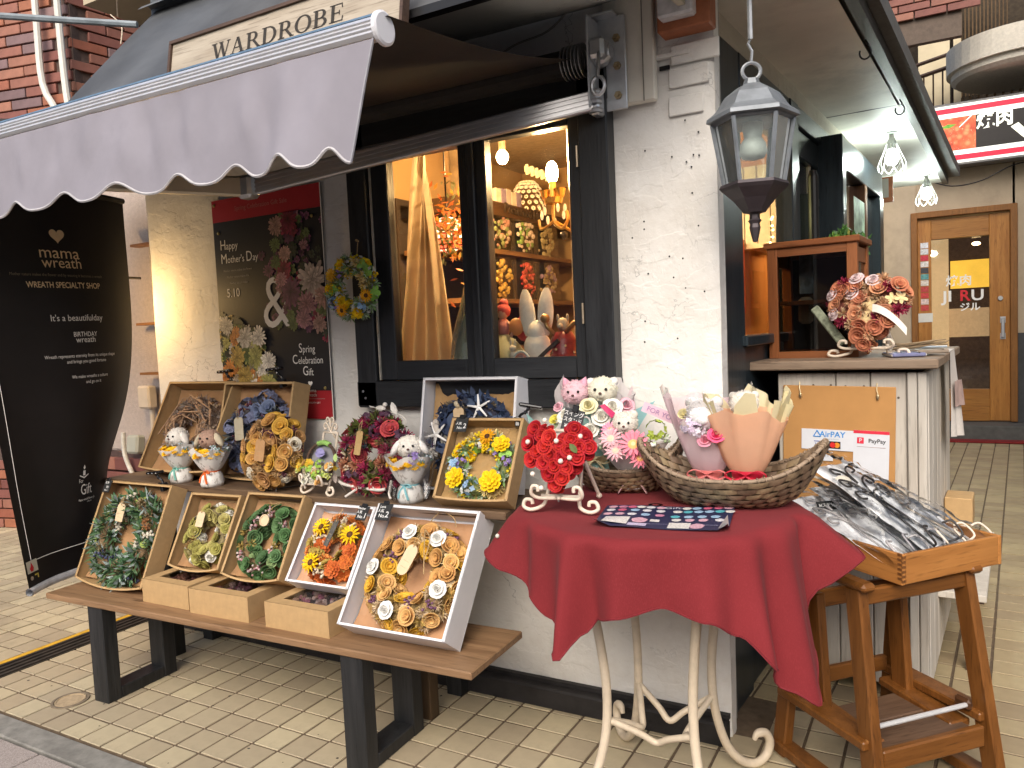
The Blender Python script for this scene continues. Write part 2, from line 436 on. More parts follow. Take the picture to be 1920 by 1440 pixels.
mb = MB(); mb.box((-2.46, 2.31, 1.17), (1.27, .08, 2.3)); mb.box((-.75, 2.31, 1.17), (.37, .08, 2.3)); mb.box((-1.38, 2.31, .52), (.9, .08, 1.06)); mb.box((-1.38, 2.31, 2.16), (.9, .08, .38))
mb.build('core', M((.3, .28, .25)), swall)
mb = MB(); mb.box((-1.83, 2.215, .035), (2.54, .05, .07), bev=.006); mb.box((-1.83, 2.236, .077), (2.54, .018, .014)); mb.build('skirting', M((.02, .018, .018), .6, .4, 18, .5, .004), swall)
for (bx, bz) in ((-.63, 1.965), (-.64, 1.885), (-.61, 2.03)):
    MB().box((bx, 2.2455, bz), (.12+.02*math.sin(bx*90), .006, .055), RY(0), bev=.004).build('brick', PLASTER, swall)
MB().box((-.68, 2.243, 2.032), (.11, .012, .012)).build('ledge', PLASTER, swall)
MB().box((-.700, 2.2455, 2.0), (.030, .006, .012)).build('slot', BLACK, swall)
mb = MB()
for q in range(26):
    px_, pz_ = random.uniform(-.84, -.58), random.uniform(1.05, 1.9); mb.ball((px_, 2.2475, pz_), (.003, .002, .003), 5, 3)
stuff(mb.build('nail_holes', BLACK, swall))
# plaster board behind the awning bracket
bp = thing('mounting_board', 'cream wooden mounting board on the wall behind the awning bracket', 'board', T(-.80, 2.232, 2.09))
MB().box((.0, 0, .03), (.155, .03, .42), bev=.004).build('board', M((.78, .75, .66), .65, .06, 12, .2), bp)
mb = MB(); mb.box((.045, -.017, .03), (.002, .004, .42)); mb.build('seam', M((.25, .23, .2)), bp)
cb = MB().tube(bez([(-1.30, 2.21, 2.1), (-1.18, 2.2, 2.15), (-1.05, 2.2, 2.17), (-.95, 2.21, 2.24), (-.86, 2.22, 2.27), (-.6, 2.23, 2.36)], 6), .0035, 5).build('cable', M((.3, .28, .25), .7)); tag(cb, 'thin cable running up the plaster to the right above the awning roller', 'cable')

# security box top
sb = thing('wall_lamp_box', 'white and rust-red box fixed high on the white wall at the top edge', 'box', T(-.622, 2.19, 2.13))
MB().box((-.012, -.03, .05), (.1, .05, .16), bev=.006).build('cover', M((.66, .66, .68), .4), sb)
MB().box((0, .02, .045), (.15, .07, .2), bev=.004).build('casing', M((.34, .115, .05), .6), sb)

# hood above the awning
HOOD = M((.075, .08, .085), .5, .35, 3, .2, .004, spec=.4, dirt=.3)
hood = thing('roof_hood', 'dark grey sloping sheet metal hood above the shop awning', 'hood')
mb = MB(); mb.grid(lambda u, v: (-2.85+2.32*u, 1.70+.5*v, 2.09+.57*v+.006*math.sin(u*9+v*3)), 24, 8); mb.build('slope', HOOD, hood, smooth=True)
mb = MB(); mb.grid(lambda u, v: (-2.88+2.36*u, 2.13+.09*v, 2.645+.03*math.sin(v*PI)), 6, 5); mb.box((-1.7, 2.21, 2.68), (2.36, .03, .07)); mb.build('lip', M((.10, .11, .115), .45, .3, 6), hood)
MB().box((-1.69, 1.703, 2.088), (2.32, .03, .022)).build('edge_trim', BLACK, hood)
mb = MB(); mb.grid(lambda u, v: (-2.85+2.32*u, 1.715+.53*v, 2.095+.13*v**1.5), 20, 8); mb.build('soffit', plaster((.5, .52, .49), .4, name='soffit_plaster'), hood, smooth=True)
MB().add([(-2.85, 1.7, 2.09), (-2.85, 2.2, 2.66), (-2.85, 2.2, 2.2)], [(0, 1, 2)]).build('end_panel', HOOD, hood)

# upper storey and neighbouring masses
up = thing('upper_storey', 'plain upper storey of the shop building above the hood, its unseen wall raised to shade the alley', 'building')
MB().box((-1.8, 3.3, 4.0), (2.5, 1.9, 2.6)).build('wall', M((.45, .4, .33), .85, .1, 4, .4, .01), up)  # unseen wall, built this high to shade the alley
MB().box((-3.55, 3.3, 3.3), (1.1, 1.2, .3)).build('eaves', M((.42, .36, .25), .85, .1, 4), up)
# sign board WARDROBE on the hood
tilt = math.degrees(math.atan2(.57, .5))
sg = thing('shop_sign', 'weathered wooden sign reading WARDROBE on the dark hood', 'sign', T(-1.65, 1.655, 2.055) @ RX(80))
SIGNW = wood((.30, .25, .19), (.52, .46, .37), 0, .8, 3, .4)
MB().box((0, .06, 0), (.90, .17, .018)).build('board', SIGNW, sg)
mb = MB(); DKW = wood((.06, .035, .025), (.1, .06, .04), 0)
mb.box((0, .15, .003), (.92, .010, .028)); mb.box((0, -.03, .003), (.92, .010, .028)); mb.box((-.455, .06, .003), (.01, .168, .028)); mb.box((.455, .06, .003), (.01, .168, .028))
mb.build('frame', DKW, sg)
def ring(mb, cx, cy, rx, ry, a0, a1, tx, ty, n=22):
    vs = []; 
    for i in range(n+1):
        a = rad(a0+(a1-a0)*i/n); c, s_ = math.cos(a), math.sin(a)
        vs += [(cx+rx*c, cy+ry*s_, 0), (cx+(rx-tx)*c, cy+(ry-ty)*s_, 0)]
    mb.add(vs, [(2*i, 2*i+2, 2*i+3, 2*i+1) for i in range(n)])
def bar(mb, x0, y0, x1, y1, w): mb.add([(x0-w/2, y0, 0), (x0+w/2, y0, 0), (x1+w/2, y1, 0), (x1-w/2, y1, 0)], [(0, 1, 2, 3)])
def hb(mb, x0, x1, y, h=.05): mb.add([(x0, y, 0), (x1, y, 0), (x1, y+h, 0), (x0, y+h, 0)], [(0, 1, 2, 3)])
def glyph(ch):
    mb = MB(); k = .17; t = .055
    if ch == 'W':
        bar(mb, .17, .95, .42, .02, k); bar(mb, .44, .02, .63, .9, t); bar(mb, .62, .95, .87, .02, k); bar(mb, .89, .02, 1.1, .95, t)
        hb(mb, 0, .36, .95); hb(mb, .46, .76, .95); hb(mb, .98, 1.22, .95); w_ = 1.2
    elif ch == 'A':
        bar(mb, .14, .02, .42, .98, t); bar(mb, .74, .02, .44, .98, k); hb(mb, .22, .66, .33, .05); hb(mb, 0, .28, 0); hb(mb, .56, .92, 0); w_ = .92
    elif ch == 'R':
        bar(mb, .2, 0, .2, 1, k); hb(mb, .02, .4, 0); hb(mb, .02, .45, .95); hb(mb, .2, .45, .47); ring(mb, .42, .735, .3, .265, -90, 90, k, t); bar(mb, .82, .0, .46, .5, k); hb(mb, .7, .95, 0); w_ = .92
    elif ch == 'D':
        bar(mb, .2, 0, .2, 1, k); hb(mb, .02, .42, 0); hb(mb, .02, .42, .95); ring(mb, .4, .5, .5, .5, -90, 90, k, t); w_ = .95
    elif ch == 'O': ring(mb, .48, .5, .47, .52, 0, 360, k, t, 36); w_ = .98
    elif ch == 'B':
        bar(mb, .2, 0, .2, 1, k); hb(mb, .02, .45, 0); hb(mb, .02, .42, .95); hb(mb, .2, .45, .49); ring(mb, .42, .745, .3, .255, -90, 90, k, t); ring(mb, .44, .27, .35, .27, -90, 90, k, t); w_ = .86
    elif ch == 'E':
        bar(mb, .2, 0, .2, 1, k); hb(mb, .02, .75, 0); hb(mb, .02, .72, .95); hb(mb, .2, .56, .48); bar(mb, .71, .05, .74, .27, t); bar(mb, .68, .95, .7, .75, t); bar(mb, .55, .38, .55, .63, t); w_ = .82
    return mb, w_
mb = MB(); x = 0
for ch in "WARDROBE":
    gmb, w_ = glyph(ch); mb.add(gmb.v, gmb.f, 0, T(x, 0, 0)); x += w_+.05
mb.build('lettering', M((.03, .025, .02), .7, .2), sg, T(-.265, .052, .0105) @ S(.066, .050, 1))
# gutter pipe, cables, bar, at upper left
GREYP = M((.2, .235, .26), .5, .2, 20, .2, dirt=.5)
o = MB().tube([(-2.86, 2.11, 2.575), (-3.3, 1.83, 2.62), (-4.7, 1.0, 2.75)], .014, 8).build('grey_pipe', GREYP); tag(o, 'thin grey metal pipe running from the hood to the left edge', 'pipe')
o = MB().box((0, 0, 0), (1.9, .02, .035), T(-3.55, 1.55, 2.17) @ RZ(28) @ RY(2)).build('brace_bar', BLACK); tag(o, 'black metal bar crossing in front of the brick building at the left', 'bar')
o = MB().tube(bez([(-3.25, 2.3, 2.76), (-3.1, 2.2, 2.77), (-2.98, 2.15, 2.72), (-2.86, 2.12, 2.70)], 5), .003, 4).tube(bez([(-3.3, 2.3, 2.78), (-3.2, 2.28, 2.7), (-3.2, 2.27, 2.62)], 5), .003, 4).build('wire', M((.5, .42, .32), .6)); tag(o, 'thin wires tied between the brick building and the hood', 'wire')

# brick building on the left
BRICK = M((.235, .095, .07), .65, .16, 14, .25, .002, rnd=.3)
bb = thing('brick_building', 'red brick building at the left edge behind the banner', 'building')
Lf = Matrix(((.970, -.243, 0, -5.08), (.243, .970, 0, 3.22), (0, 0, 1, 0), (0, 0, 0, 1)))
Rf = T(-5.08, 3.22, 0) @ RZ(84)
MB().box((-1.5, .12, 2.4), (3.02, .2, 4.9), Lf).box((1.4, .12, 2.4), (2.8, .2, 4.9), Rf).build('wall', M((.09, .06, .05), .9, .3), bb)
def vis3(p):
    q = cam.matrix_world.inverted() @ Vector(p)
    if q.z > -.3: return False
    x = 960+1442*q.x/-q.z; y = 720-1442*q.y/-q.z
    return -60 < x < 460 and -60 < y < 300 or (-60 < x < 60 and 860 < y < 1010)
brick_me = MB().box((0, -.006, 0), (.252, .03, .061), bev=.003).data('brick', BRICK)
brick_ms = [brick_me, brick_me, MB().box((0, -.006, 0), (.252, .03, .061), bev=.003).data('brick', M((.20, .125, .125), .6, .16, 14, .25, .002, rnd=.3)), MB().box((0, -.006, 0), (.252, .03, .061), bev=.003).data('brick', M((.27, .095, .055), .65, .16, 14, .25, .002, rnd=.3))]
for fr, n0, n1 in ((Lf, -8, 0), (Rf, 0, 9)):
    for r in range(0, 66):
        for c in range(n0, n1):
            X = fr @ T(.131+.262*c+(.131 if r % 2 else 0)-(.131 if fr is Lf else 0), .02, .036+.0715*r)
            if vis3(X.translation): inst('brick', random.choice(brick_ms), bb, X @ T(0, random.uniform(-.002, .002), 0))
for px_, bend in ((-.16, .05), (.02, 0)):
    pb = MB().tube(bez([(px_-.03, -.06, 4.6), (px_-.03, -.06, 3.5), (px_-.02, -.06, 3.05), (px_+bend*2, -.06, 2.75), (px_+bend*2+.02, -.06, 1.9)], 4), .022, 8, X=Lf).build('conduit', M((.66, .64, .58), .5, .06))
    tag(pb, 'white plastic conduit with a bend running down the brick wall' if bend else 'straight white plastic conduit running down the brick wall, right of the bent one', 'conduit', 'white conduits on the brick wall')
# pebble-dashed wall with brick base, slatted shutter, boxes
nw = thing('pebbledash_wall', 'pinkish pebbledash wall in the gap left of the shop', 'wall')
PEB = M((.50, .42, .37), .9, .1, 60, .9, .006)
MB().grid(lambda u, v: (-3.95+.72*u, 2.42, .75+1.75*v), 4, 8).build('face', PEB, nw)
MB().box((-3.59, 2.52, 1.6), (.72, .18, 1.78)).build('core', PEB, nw)
MB().box((-3.59, 2.49, .37), (.72, .2, .74)).build('base', M((.08, .05, .045), .9), nw)
for r in range(10):
    for c in range(3): inst('brick', brick_me, nw, T(-3.82+.25*c+(.06 if r % 2 else -.05), 2.384, .04+.0715*r))
sh = thing('shutter', 'narrow strip of grey slatted shutter beside the lit white pillar', 'shutter')
slm = MB().box((0, 0, 0), (.16, .012, .052), RX(12)).data('slat', M((.36, .38, .41), .5, .08))
for k in range(36): inst('slat', slm, sh, T(-3.17, 2.47, .2+.058*k))
MB().box((-3.17, 2.5, 1.2), (.16, .02, 2.2)).build('backing', M((.1, .1, .1)), sh)
jb = thing('junction_box', 'cream electrical box with a pipe on the pebbledash wall', 'electrical box', T(-3.36, 2.40, 1.02))
MB().box((0, -.02, 0), (.085, .05, .11), bev=.008).build('box', M((.6, .52, .42), .5, .05), jb)
MB().tube([(.015, -.012, -.055), (.02, -.012, -.3)], .012, 8).build('pipe', M((.6, .52, .42), .5, .05), jb)
so = thing('outlet_box', 'grey green outdoor socket box with a plug, low on the brick base', 'socket', T(-3.42, 2.36, .79))
MB().box((0, -.02, 0), (.085, .05, .09), RX(-8), bev=.01).build('box', M((.40, .41, .35), .5, .05), so)
MB().tube(bez([(-.075, -.03, .06), (-.075, -.03, -.05), (-.03, -.02, -.16), (.02, -.02, -.2)], 4), [.011]*9+[.004]*4, 8).build('plug', M((.66, .64, .58), .5), so)
for zz, nm in ((1.37, 'upper'), (1.135, 'lower'), (1.74, 'topmost')):
    o = MB().box((-3.24, 2.36, zz), (.2, .05, .012)).build('wooden_bracket', wood((.16, .07, .02), (.28, .13, .04), 0)); tag(o, nm+' brown wooden strip sticking out of the lit pillar into the gap', 'bracket', 'wooden strips by the pillar')

# ================================================================== retractable awning
aw = thing('awning', 'retractable awning with grey scalloped valance and aluminium front bar', 'awning')
FABT = M((.017, .012, .011), .9, .2, 10, .2); VAL = M((.262, .25, .285), .8, .10, 5, .12, .003, spec=.2, dirt=.14)
YB, ZB = 1.255, 1.855; XR, XL = -.965, -3.45
DZ = .014
# fabric from the roller to the front bar, sagging a little
mb = MB(); mb.grid(lambda u, v: (XL+(XR+.02-XL)*u, 2.17+(YB-2.17)*v, 2.055+(ZB+.028-2.055+DZ*(XR-XL)*(1-u))*v-.025*math.sin(PI*v)-.006*math.sin(u*25)*math.sin(PI*v)), 30, 10)
mb.build('fabric', FABT, aw, smooth=True)
# front bar: ribbed profile
prof = [(.62*a, .62*b_+.002) for a, b_ in [(-.02, -.03), (.022, -.03), (.028, .01), (.02, .032), (0, .04), (-.022, .034), (-.03, .022), (-.026, .017), (-.031, .01), (-.027, .004), (-.032, -.004), (-.027, -.01), (-.031, -.018)]]
fb = MB().prism([(p[0], p[1]) for p in prof], 0, XR-XL, X=Matrix(((0, 0, 1, XL), (1, 0, 0, YB), (0, 1, -DZ, ZB+.005+DZ*(XR-XL)), (0, 0, 0, 1)))).build('front_bar', ALU, aw)
MB().box((0, 0, 0), (XR-XL, .014, .004), T((XL+XR)/2, YB-.004, ZB+.033+DZ*(XR-XL)/2) @ RY(math.degrees(DZ))).build('bar_trim', M((.12, .2, .3), .4), fb)
MB().lathe([(0, 0), (.031, 0), (.034, .003), (.034, .010), (.029, .013), (0, .013)], 28, X=T(XR, YB, ZB+.006) @ RY(90)).build('end_cap', M((.72, .72, .75), .35, .03), fb)
# valance with scalloped lower edge
def val(u, v):
    x = XL+(XR-.008-XL)*u; ph = -math.log(1+.55*(XR-x))/.55/.150; sc_ = .017*math.cos(2*PI*ph)-.003*math.cos(4*PI*ph)
    L = .212+.03*(u-.8)+sc_; z = ZB-.014-L*v+DZ*(XR-x)
    y = YB-.014-.012*v+.012*math.sin(x*7.3)*v+.008*math.sin(x*19+v*2)*v*v+.02*v*max(0, u-.93)*8
    d = 0
    for cx_, cz_, a_ in ((-1.52, .1, 1), (-1.62, .13, .8), (-1.33, .09, 1), (-1.2, .06, .7), (-1.75, .11, .7), (-2.2, .1, .8), (-1.68, .07, -.9), (-1.56, .05, -.7), (-1.27, .12, -.8), (-1.1, .1, .6), (-1.9, .06, .9), (-2.05, .09, -.7)):
        rr = ((x-cx_)/.03)**2+((v*.215-cz_)/.06)**2
        d += a_*.009*math.exp(-rr)
    return (x+.02*v*(u-.5)*.3-.075*v*max(0, (u-.8)/.2)**2, y-d, z)
vl = MB(); vl.grid(val, 320, 12); vo = vl.build('valance', VAL, aw, smooth=True)
mb = MB(); hem = [val(i/320, 1) for i in range(321)]
mb.tube(hem, .0035, 5); mb.build('piping', M((.42, .41, .42), .7), vo)
mb = MB(); mb.tube([val(1, j/12) for j in range(13)], .003, 5); mb.build('side_hem', M((.3, .3, .33), .7), vo)
# roller, bracket, arms
MB().lathe([(.0, 0), (.042, 0), (.042, 2.44), (0, 2.44)], 18, X=T(-3.42, 2.18, 2.05) @ RY(90)).build('roller', M((.02, .018, .018), .8), aw)
mb = MB()
for k in range(6): mb.lathe([(.035, 0), (.05, 0), (.05, .003), (.035, .003)], 22, X=T(-.985+.012*k, 2.18, 2.05) @ RY(90))
mb.build('roller_rings', M((.35, .35, .35), .4, metal=.6), aw)
br = MB(); br.box((-.845, 2.205, 2.03), (.085, .008, .27), bev=.002); br.box((-.888, 2.165, 2.025), (.006, .09, .26)); br.box((-.86, 2.19, 2.165), (.07, .06, .006), RX(0))
bo = br.build('wall_bracket', M((.62, .65, .68), .35, .1, 30, .1, metal=.5), aw)
for zz in (2.10, 2.02, 1.935):
    MB().lathe([(0, .014), (.006, .014), (.006, .007), (.012, .007), (.012, 0), (0, 0)], 6, X=T(-.828, 2.2, zz) @ RX(90)).build('bolt', SCREW, bo)
gb = MB(); gb.lathe([(0, 0), (.036, 0), (.04, .012), (.034, .035), (.02, .05), (0, .05)], 14, X=T(-.886, 2.175, 2.055) @ RY(90)); gb.box((-.865, 2.15, 2.06), (.05, .06, .06), bev=.01)
gb.build('gearbox', STEEL, aw, smooth=False)
cr = [(-.855, 2.125, 2.045), (-.855, 2.115, 2.0)]+[(-.855+.02*math.sin(t*.6), 2.11, 1.972-.026+.026*math.cos(t*.6)) for t in range(0, 11)]
MB().tube(cr, .006, 8).build('crank_eye', STEEL, aw, smooth=True)
arm = MB(); A_, B_ = Vector((-.89, 2.14, 1.915)), Vector((-1.90, 1.76, 1.745))
d_ = (B_-A_); L_ = d_.length; ax = d_.normalized(); sx_ = Vector((0, 0, 1)).cross(ax).normalized(); zx = ax.cross(sx_)
AX = Matrix((ax, sx_, zx)).transposed().to_4x4(); AX.translation = A_
arm.box((L_/2, 0, 0), (L_, .022, .058), AX, bev=.004)
for k in (-1.5, -.5, .5, 1.5): arm.box((L_/2, -.0125, k*.013), (L_, .003, .006), AX); arm.box((L_/2, .0125, k*.013), (L_, .003, .006), AX)
ao = arm.build('arm', M((.42, .42, .43), .35, .05, 20, .03, metal=.8), aw)
mb = MB()
for k in (-.026, 0, .026): mb.lathe([(0, -.007), (.02, -.007), (.022, 0), (.02, .007), (0, .007)], 12, X=T(-.882, 2.15, 1.915+k))
mb.box((-.885, 2.17, 1.915), (.03, .05, .075), bev=.006); mb.build('arm_hinge', STEEL, aw)
f2 = MB(); C_ = Vector((-2.55, YB+.03, 1.80)); e_ = C_-B_; ex = e_.normalized(); sy = Vector((0, 0, 1)).cross(ex).normalized(); ez = ex.cross(sy)
EX = Matrix((ex, sy, ez)).transposed().to_4x4(); EX.translation = B_
f2.box((e_.length/2, 0, 0), (e_.length, .03, .062), EX, bev=.006); f2.build('forearm', M((.5, .44, .33), .4, .05, 20, .03, metal=.6), aw)
MB().box((-1.905, 1.757, 1.745), (.06, .05, .072), RZ(0), bev=.01).build('elbow', STEEL, aw)

# ================================================================== banner
ban = thing('banner', 'tall black fabric banner of the wreath shop hanging at the left', 'banner')
def bn(u, v):
    """u: near edge 0 .. wall side 1, v: 0 bottom .. 1 top"""
    z = .40+1.46*v
    yn = 1.52-.15*v; yf = 2.00+.03*v-.06*math.exp(-((v-.22)/.16)**2)+.03*math.exp(-((v-.6)/.25)**2)
    xn = -2.90; xf = -2.92-.20*(1-v)**2
    bulge = .05*math.sin(PI*u)*(1-.5*v)-.03*math.sin(2*PI*u)*(1-v)
    return Vector((xn+(xf-xn)*u+bulge-.05*max(0, u-.8)**2*25*.25, yn+(yf-yn)*u, z+.02*u*(1-v)))
BANM = M((.010, .008, .008), .55, .3, 4, .1, .003, spec=.35)
mb = MB(); mb.grid(lambda u, v: bn(u, v), 30, 50); mb.build('sheet', BANM, ban, smooth=True)
mb = MB(); mb.tube([bn(u/10, 0)+Vector((0, 0, -.012)) for u in range(11)], .015, 10, cap=False)
mb.tube([bn(u/10, 0)+Vector((0, 0, -.012)) for u in range(11)], .0125, 10, cap=False); mb.build('bottom_rod', M((.62, .63, .66), .35, metal=.4), ban)
mb = MB(); mb.tube([bn(u/10, 1) for u in range(11)], .012, 8); mb.build('top_rod', BLACK, ban)
BW, BH = .53, 1.46
def onb(off=.0035):
    def f_(co):
        u = min(1.04, max(-.04, co.x/BW)); v = co.y/BH; e = .004
        p = bn(u, v); n_ = (bn(u+e, v)-bn(u-e, v)).cross(bn(u, v+e)-bn(u, v-e)).normalized(); return p+n_*(off+co.z)
    return f_
BEI = M((.78, .60, .36), .6, .05); GRY = M((.80, .77, .72), .6, .05)
def btext(t, x, y, size, mat=GRY, sx=1, bold=0):
    f_ = onb(); me = textdata(t, size, mat, sx=sx*.66, bold=bold, fn=lambda c: f_(Vector((c.x+x, c.y+y, 0)))); inst('lettering', me, ban)
def poly2d(pts, x, y, s_, mat, name='emblem'):
    f_ = onb(); mb = MB(); c = f_(Vector((x, y, 0))); vs = [c]+[f_(Vector((x+p[0]*s_, y+p[1]*s_, 0))) for p in pts]; n = len(pts)
    mb.add(vs, [(0, 1+i, 1+(i+1) % n) for i in range(n)]); return mb.build(name, mat, ban)
heart = [(16*math.sin(t)**3/17, (13*math.cos(t)-5*math.cos(2*t)-2*math.cos(3*t)-math.cos(4*t))/17) for t in [2*PI*k/32 for k in range(32)]]
cx = .27
poly2d([(p[0]*.8, p[1]) for p in heart], cx, 1.288, .031, BEI, 'heart_emblem')
btext('mama', cx, 1.222, .062, BEI, 1.3); btext('wreath', cx+.005, 1.185, .058, BEI, 1.15)
btext('Mother nature makes the flower and by weaving it becomes a wreath', cx-.01, 1.140, .0155, M((.2, .17, .11)))
btext('WREATH SPECIALTY SHOP', cx+.005, 1.102, .031, BEI, .95, .0004)
btext("It's a beautifulday", cx+.03, .978, .034, GRY, 1.12)
btext('BIRTHDAY', cx+.05, .915, .026, GRY); btext('wreath', cx+.05, .894, .033, GRY, 1.1)
btext('Wreath represents eternity from its unique shape', cx+.035, .833, .0185, GRY); btext('and brings you good fortune', cx+.05, .811, .0185, GRY)
btext('We make wreaths a culture', cx+.06, .752, .018, GRY); btext('and go on it', cx+.07, .730, .018, GRY)
poly2d([(-.4, -1), (.4, -1), (.4, .35), (-.4, .35)], cx+.055, .377, .014, GRY, 'candle_emblem'); poly2d([(0, 1), (.5, -.2), (0, -.9), (-.5, -.2)], cx+.055, .395, .010, GRY, 'candle_emblem')
poly2d([(-1.5, .4), (0, -.4), (1.5, .4), (1.5, .7), (0, 0), (-1.5, .7)], cx+.055, .357, .014, GRY, 'candle_emblem')
btext('For', cx+.04, .342, .022, GRY); btext('Gift', cx+.065, .305, .060, GRY, .95); btext('Mama wreath flower gift', cx+.065, .267, .013, GRY); btext('collection', cx+.075, .256, .010, GRY)
mb = MB(); f_ = onb(.0025)
mb.tube([f_(Vector((.035, y_/40*1.3+.10, 0))) for y_ in range(40)], .0012, 4); mb.tube([f_(Vector((.035+.48*k/16, .094-.0*k, 0))) for k in range(17)], .0012, 4)
mb.build('border_line', GRY, ban)
LAB = M((.62, .60, .48), .6, .04)
poly2d([(-1, -.8), (1, -.8), (1, .8), (-1, .8)], .033, .077, .028, LAB, 'fire_label')
f_ = onb(.0065); fl = [(0, 1), (.45, .2), (.7, -.3), (.4, -.95), (-.4, -.95), (-.7, -.3), (-.35, .0), (-.2, .3)]
mb = MB(); mb.add([f_(Vector((.026, .077, 0)))]+[f_(Vector((.026+p[0]*.015, .077+p[1]*.018, 0))) for p in fl], [(0, 1+i, 1+(i+1) % 8) for i in range(8)]); mb.build('flame_mark', M((.55, .02, .03), .6), ban)
poly2d([(math.cos(t), math.sin(t)) for t in [2*PI*k/10 for k in range(10)]], .022, .034, .008, STEEL, 'eyelet')
f_ = onb(.0055); mb = MB(); ar = [(.036, .045), (.056, .045), (.056, .028), (.050, .028), (.050, .04), (.036, .040)]; mb.add([f_(Vector((a, b, 0))) for a, b in ar], [(0, 1, 4, 5), (1, 2, 3, 4)]); mb.build('arrow_mark', M((.6, .48, .08)), ban)
# warm clip lamp hidden behind the banner, on the pillar bracket
wl = thing('clip_spotlight', 'small warm spotlight on a bracket behind the black banner', 'lamp', T(-3.14, 2.035, 1.50))
MB().lathe([(.0, .05), (.02, .05), (.035, .0), (.034, .0), (.018, .045)], 14).build('shade', M((.4, .35, .28), .5, metal=.3), wl)
MB().ball((0, 0, .012), .016, 10, 6).build('bulb', emit((1, .68, .32), 20), wl)
MB().tube([(0, .0, .05), (0, .1, .07), (0, .2, .07)], .006, 6).build('bracket', DARKWIRE, wl)
point('spotlight_light', (0, 0, -.03), 5.2, (1, .63, .25), .05, wl)
# ================================================================== shop window
win = thing('shop_window', 'black painted wooden casement window with a worn frame in the white wall', 'window')
mb = MB(); mb.box((-1.836, 2.222, 1.515), (.088, .062, 1.03), bev=.004); mb.box((-.914, 2.222, 1.515), (.096, .062, 1.03), bev=.004); mb.build('casing', BLACKWOOD, win)
mb = MB(); mb.box((-1.374, 2.221, 1.05), (1.02, .06, .092), bev=.004); mb.box((-1.374, 2.221, 1.98), (1.02, .06, .10), bev=.004); mb.build('casing', BLACKWOOD_X, win)
mb = MB()
for (sx_, sz_) in ((-1.855, 1.06), (-1.845, 1.035), (-.905, 1.062)): mb.lathe([(0, .003), (.004, .003), (.005, 0)], 8, X=T(sx_, 2.191, sz_) @ RX(90))
mb.build('screw', STEEL, win)
def sash(xa, xb, pxa, pxb, nm):
    s_ = MB(); y = 2.236; d = .045
    za, zb, pa, pb = 1.098, 1.93, 1.167, 1.882
    s_.box(((xa+pxa)/2, y, (za+zb)/2), (pxa-xa, d, zb-za), bev=.004); s_.box(((xb+pxb)/2, y, (za+zb)/2), (xb-pxb, d, zb-za), bev=.004)
    fr = s_.build('sash', BLACKWOOD, win)
    s2 = MB(); s2.box(((pxa+pxb)/2, y, (za+pa)/2), (pxb-pxa, d, pa-za), bev=.003); s2.box(((pxa+pxb)/2, y, (zb+pb)/2), (pxb-pxa, d, zb-pb), bev=.003)
    s2.build('rail', BLACKWOOD_X, fr)
    MB().box(((pxa+pxb)/2, y+.008, (pa+pb)/2), (pxb-pxa+.01, .004, pb-pa+.01)).build('pane', GLASS, fr)
    return fr
sash(-1.79, -1.362, -1.713, -1.412, 'a'); sash(-1.358, -.964, -1.306, -1.006, 'b')
mb = MB(); mb.box((-1.36, 2.212, 1.515), (.03, .02, .83), bev=.004); mb.build('astragal', BLACKWOOD, win)
HNG = M((.4, .33, .24), .4, .2, 40, .1, metal=.6)
for (hx, hz) in ((-1.783, 1.3), (-.972, 1.3), (-.972, 1.78)):
    MB().lathe([(0, -.032), (.004, -.032), (.004, .032), (0, .032)], 8, X=T(hx, 2.205, hz)).build('hinge', HNG, win)
o = MB().box((-1.784, 2.21, 1.50), (.004, .01, .8)).build('gap_strip', M((.5, .46, .38)), win)

# ================================================================== inside the shop
room = thing('shop_interior', 'warm lit shop interior seen through the windows', 'room')
WARMW = M((.42, .27, .13), .8, .1, 4, .2, .004); DARKW = wood((.09, .045, .02), (.16, .085, .035), 1)
mb = MB(); mb.box((-2.1, 3.5, .5), (2.9, 2.3, .04)); mb.build('floor', DARKW, room)
mb = MB(); mb.box((-2.06, 4.62, 1.5), (2.8, .04, 2.2)); mb.box((-2.45, 3.5, 1.5), (.04, 2.2, 2.2)); mb.build('wall', WARMW, room)
MB().box((-1.92, 3.5, 2.32), (2.6, 2.4, .04)).build('ceiling', M((.4, .3, .2), .8), room)
MB().box((-1.35, 2.32, 1.13), (.95, .09, .03)).build('window_ledge', DARKW, room)
MB().box((-1.0, 2.62, 1.4), (.02, .7, 2.0)).build('partition', M((.40, .25, .12), .8, .1, 4), room)
shf = thing('shelving', 'wooden wall shelving with framed wreaths behind the right window pane', 'shelf')
SHW = wood((.16, .08, .035), (.28, .15, .07), 1)
mb = MB(); mb.box((-2.14, 3.9, 1.885), (.34, 1.5, .07)); mb.build('beam', wood((.05, .025, .012), (.09, .045, .02), 1), shf)
for zz in (1.672, 1.418, 1.16): MB().box((-2.17, 3.9, zz), (.36, 1.5, .024)).build('shelf', SHW, shf)
MB().box((-2.40, 3.9, 1.5), (.03, 1.5, .9)).build('back', M((.03, .02, .015), .8), shf)
o = text('lettering', 'Preserved Flower', .075, M((.04, .025, .015), .6), shf, T(-1.965, 3.78, 1.895) @ RZ(90) @ RX(90), depth=.004)
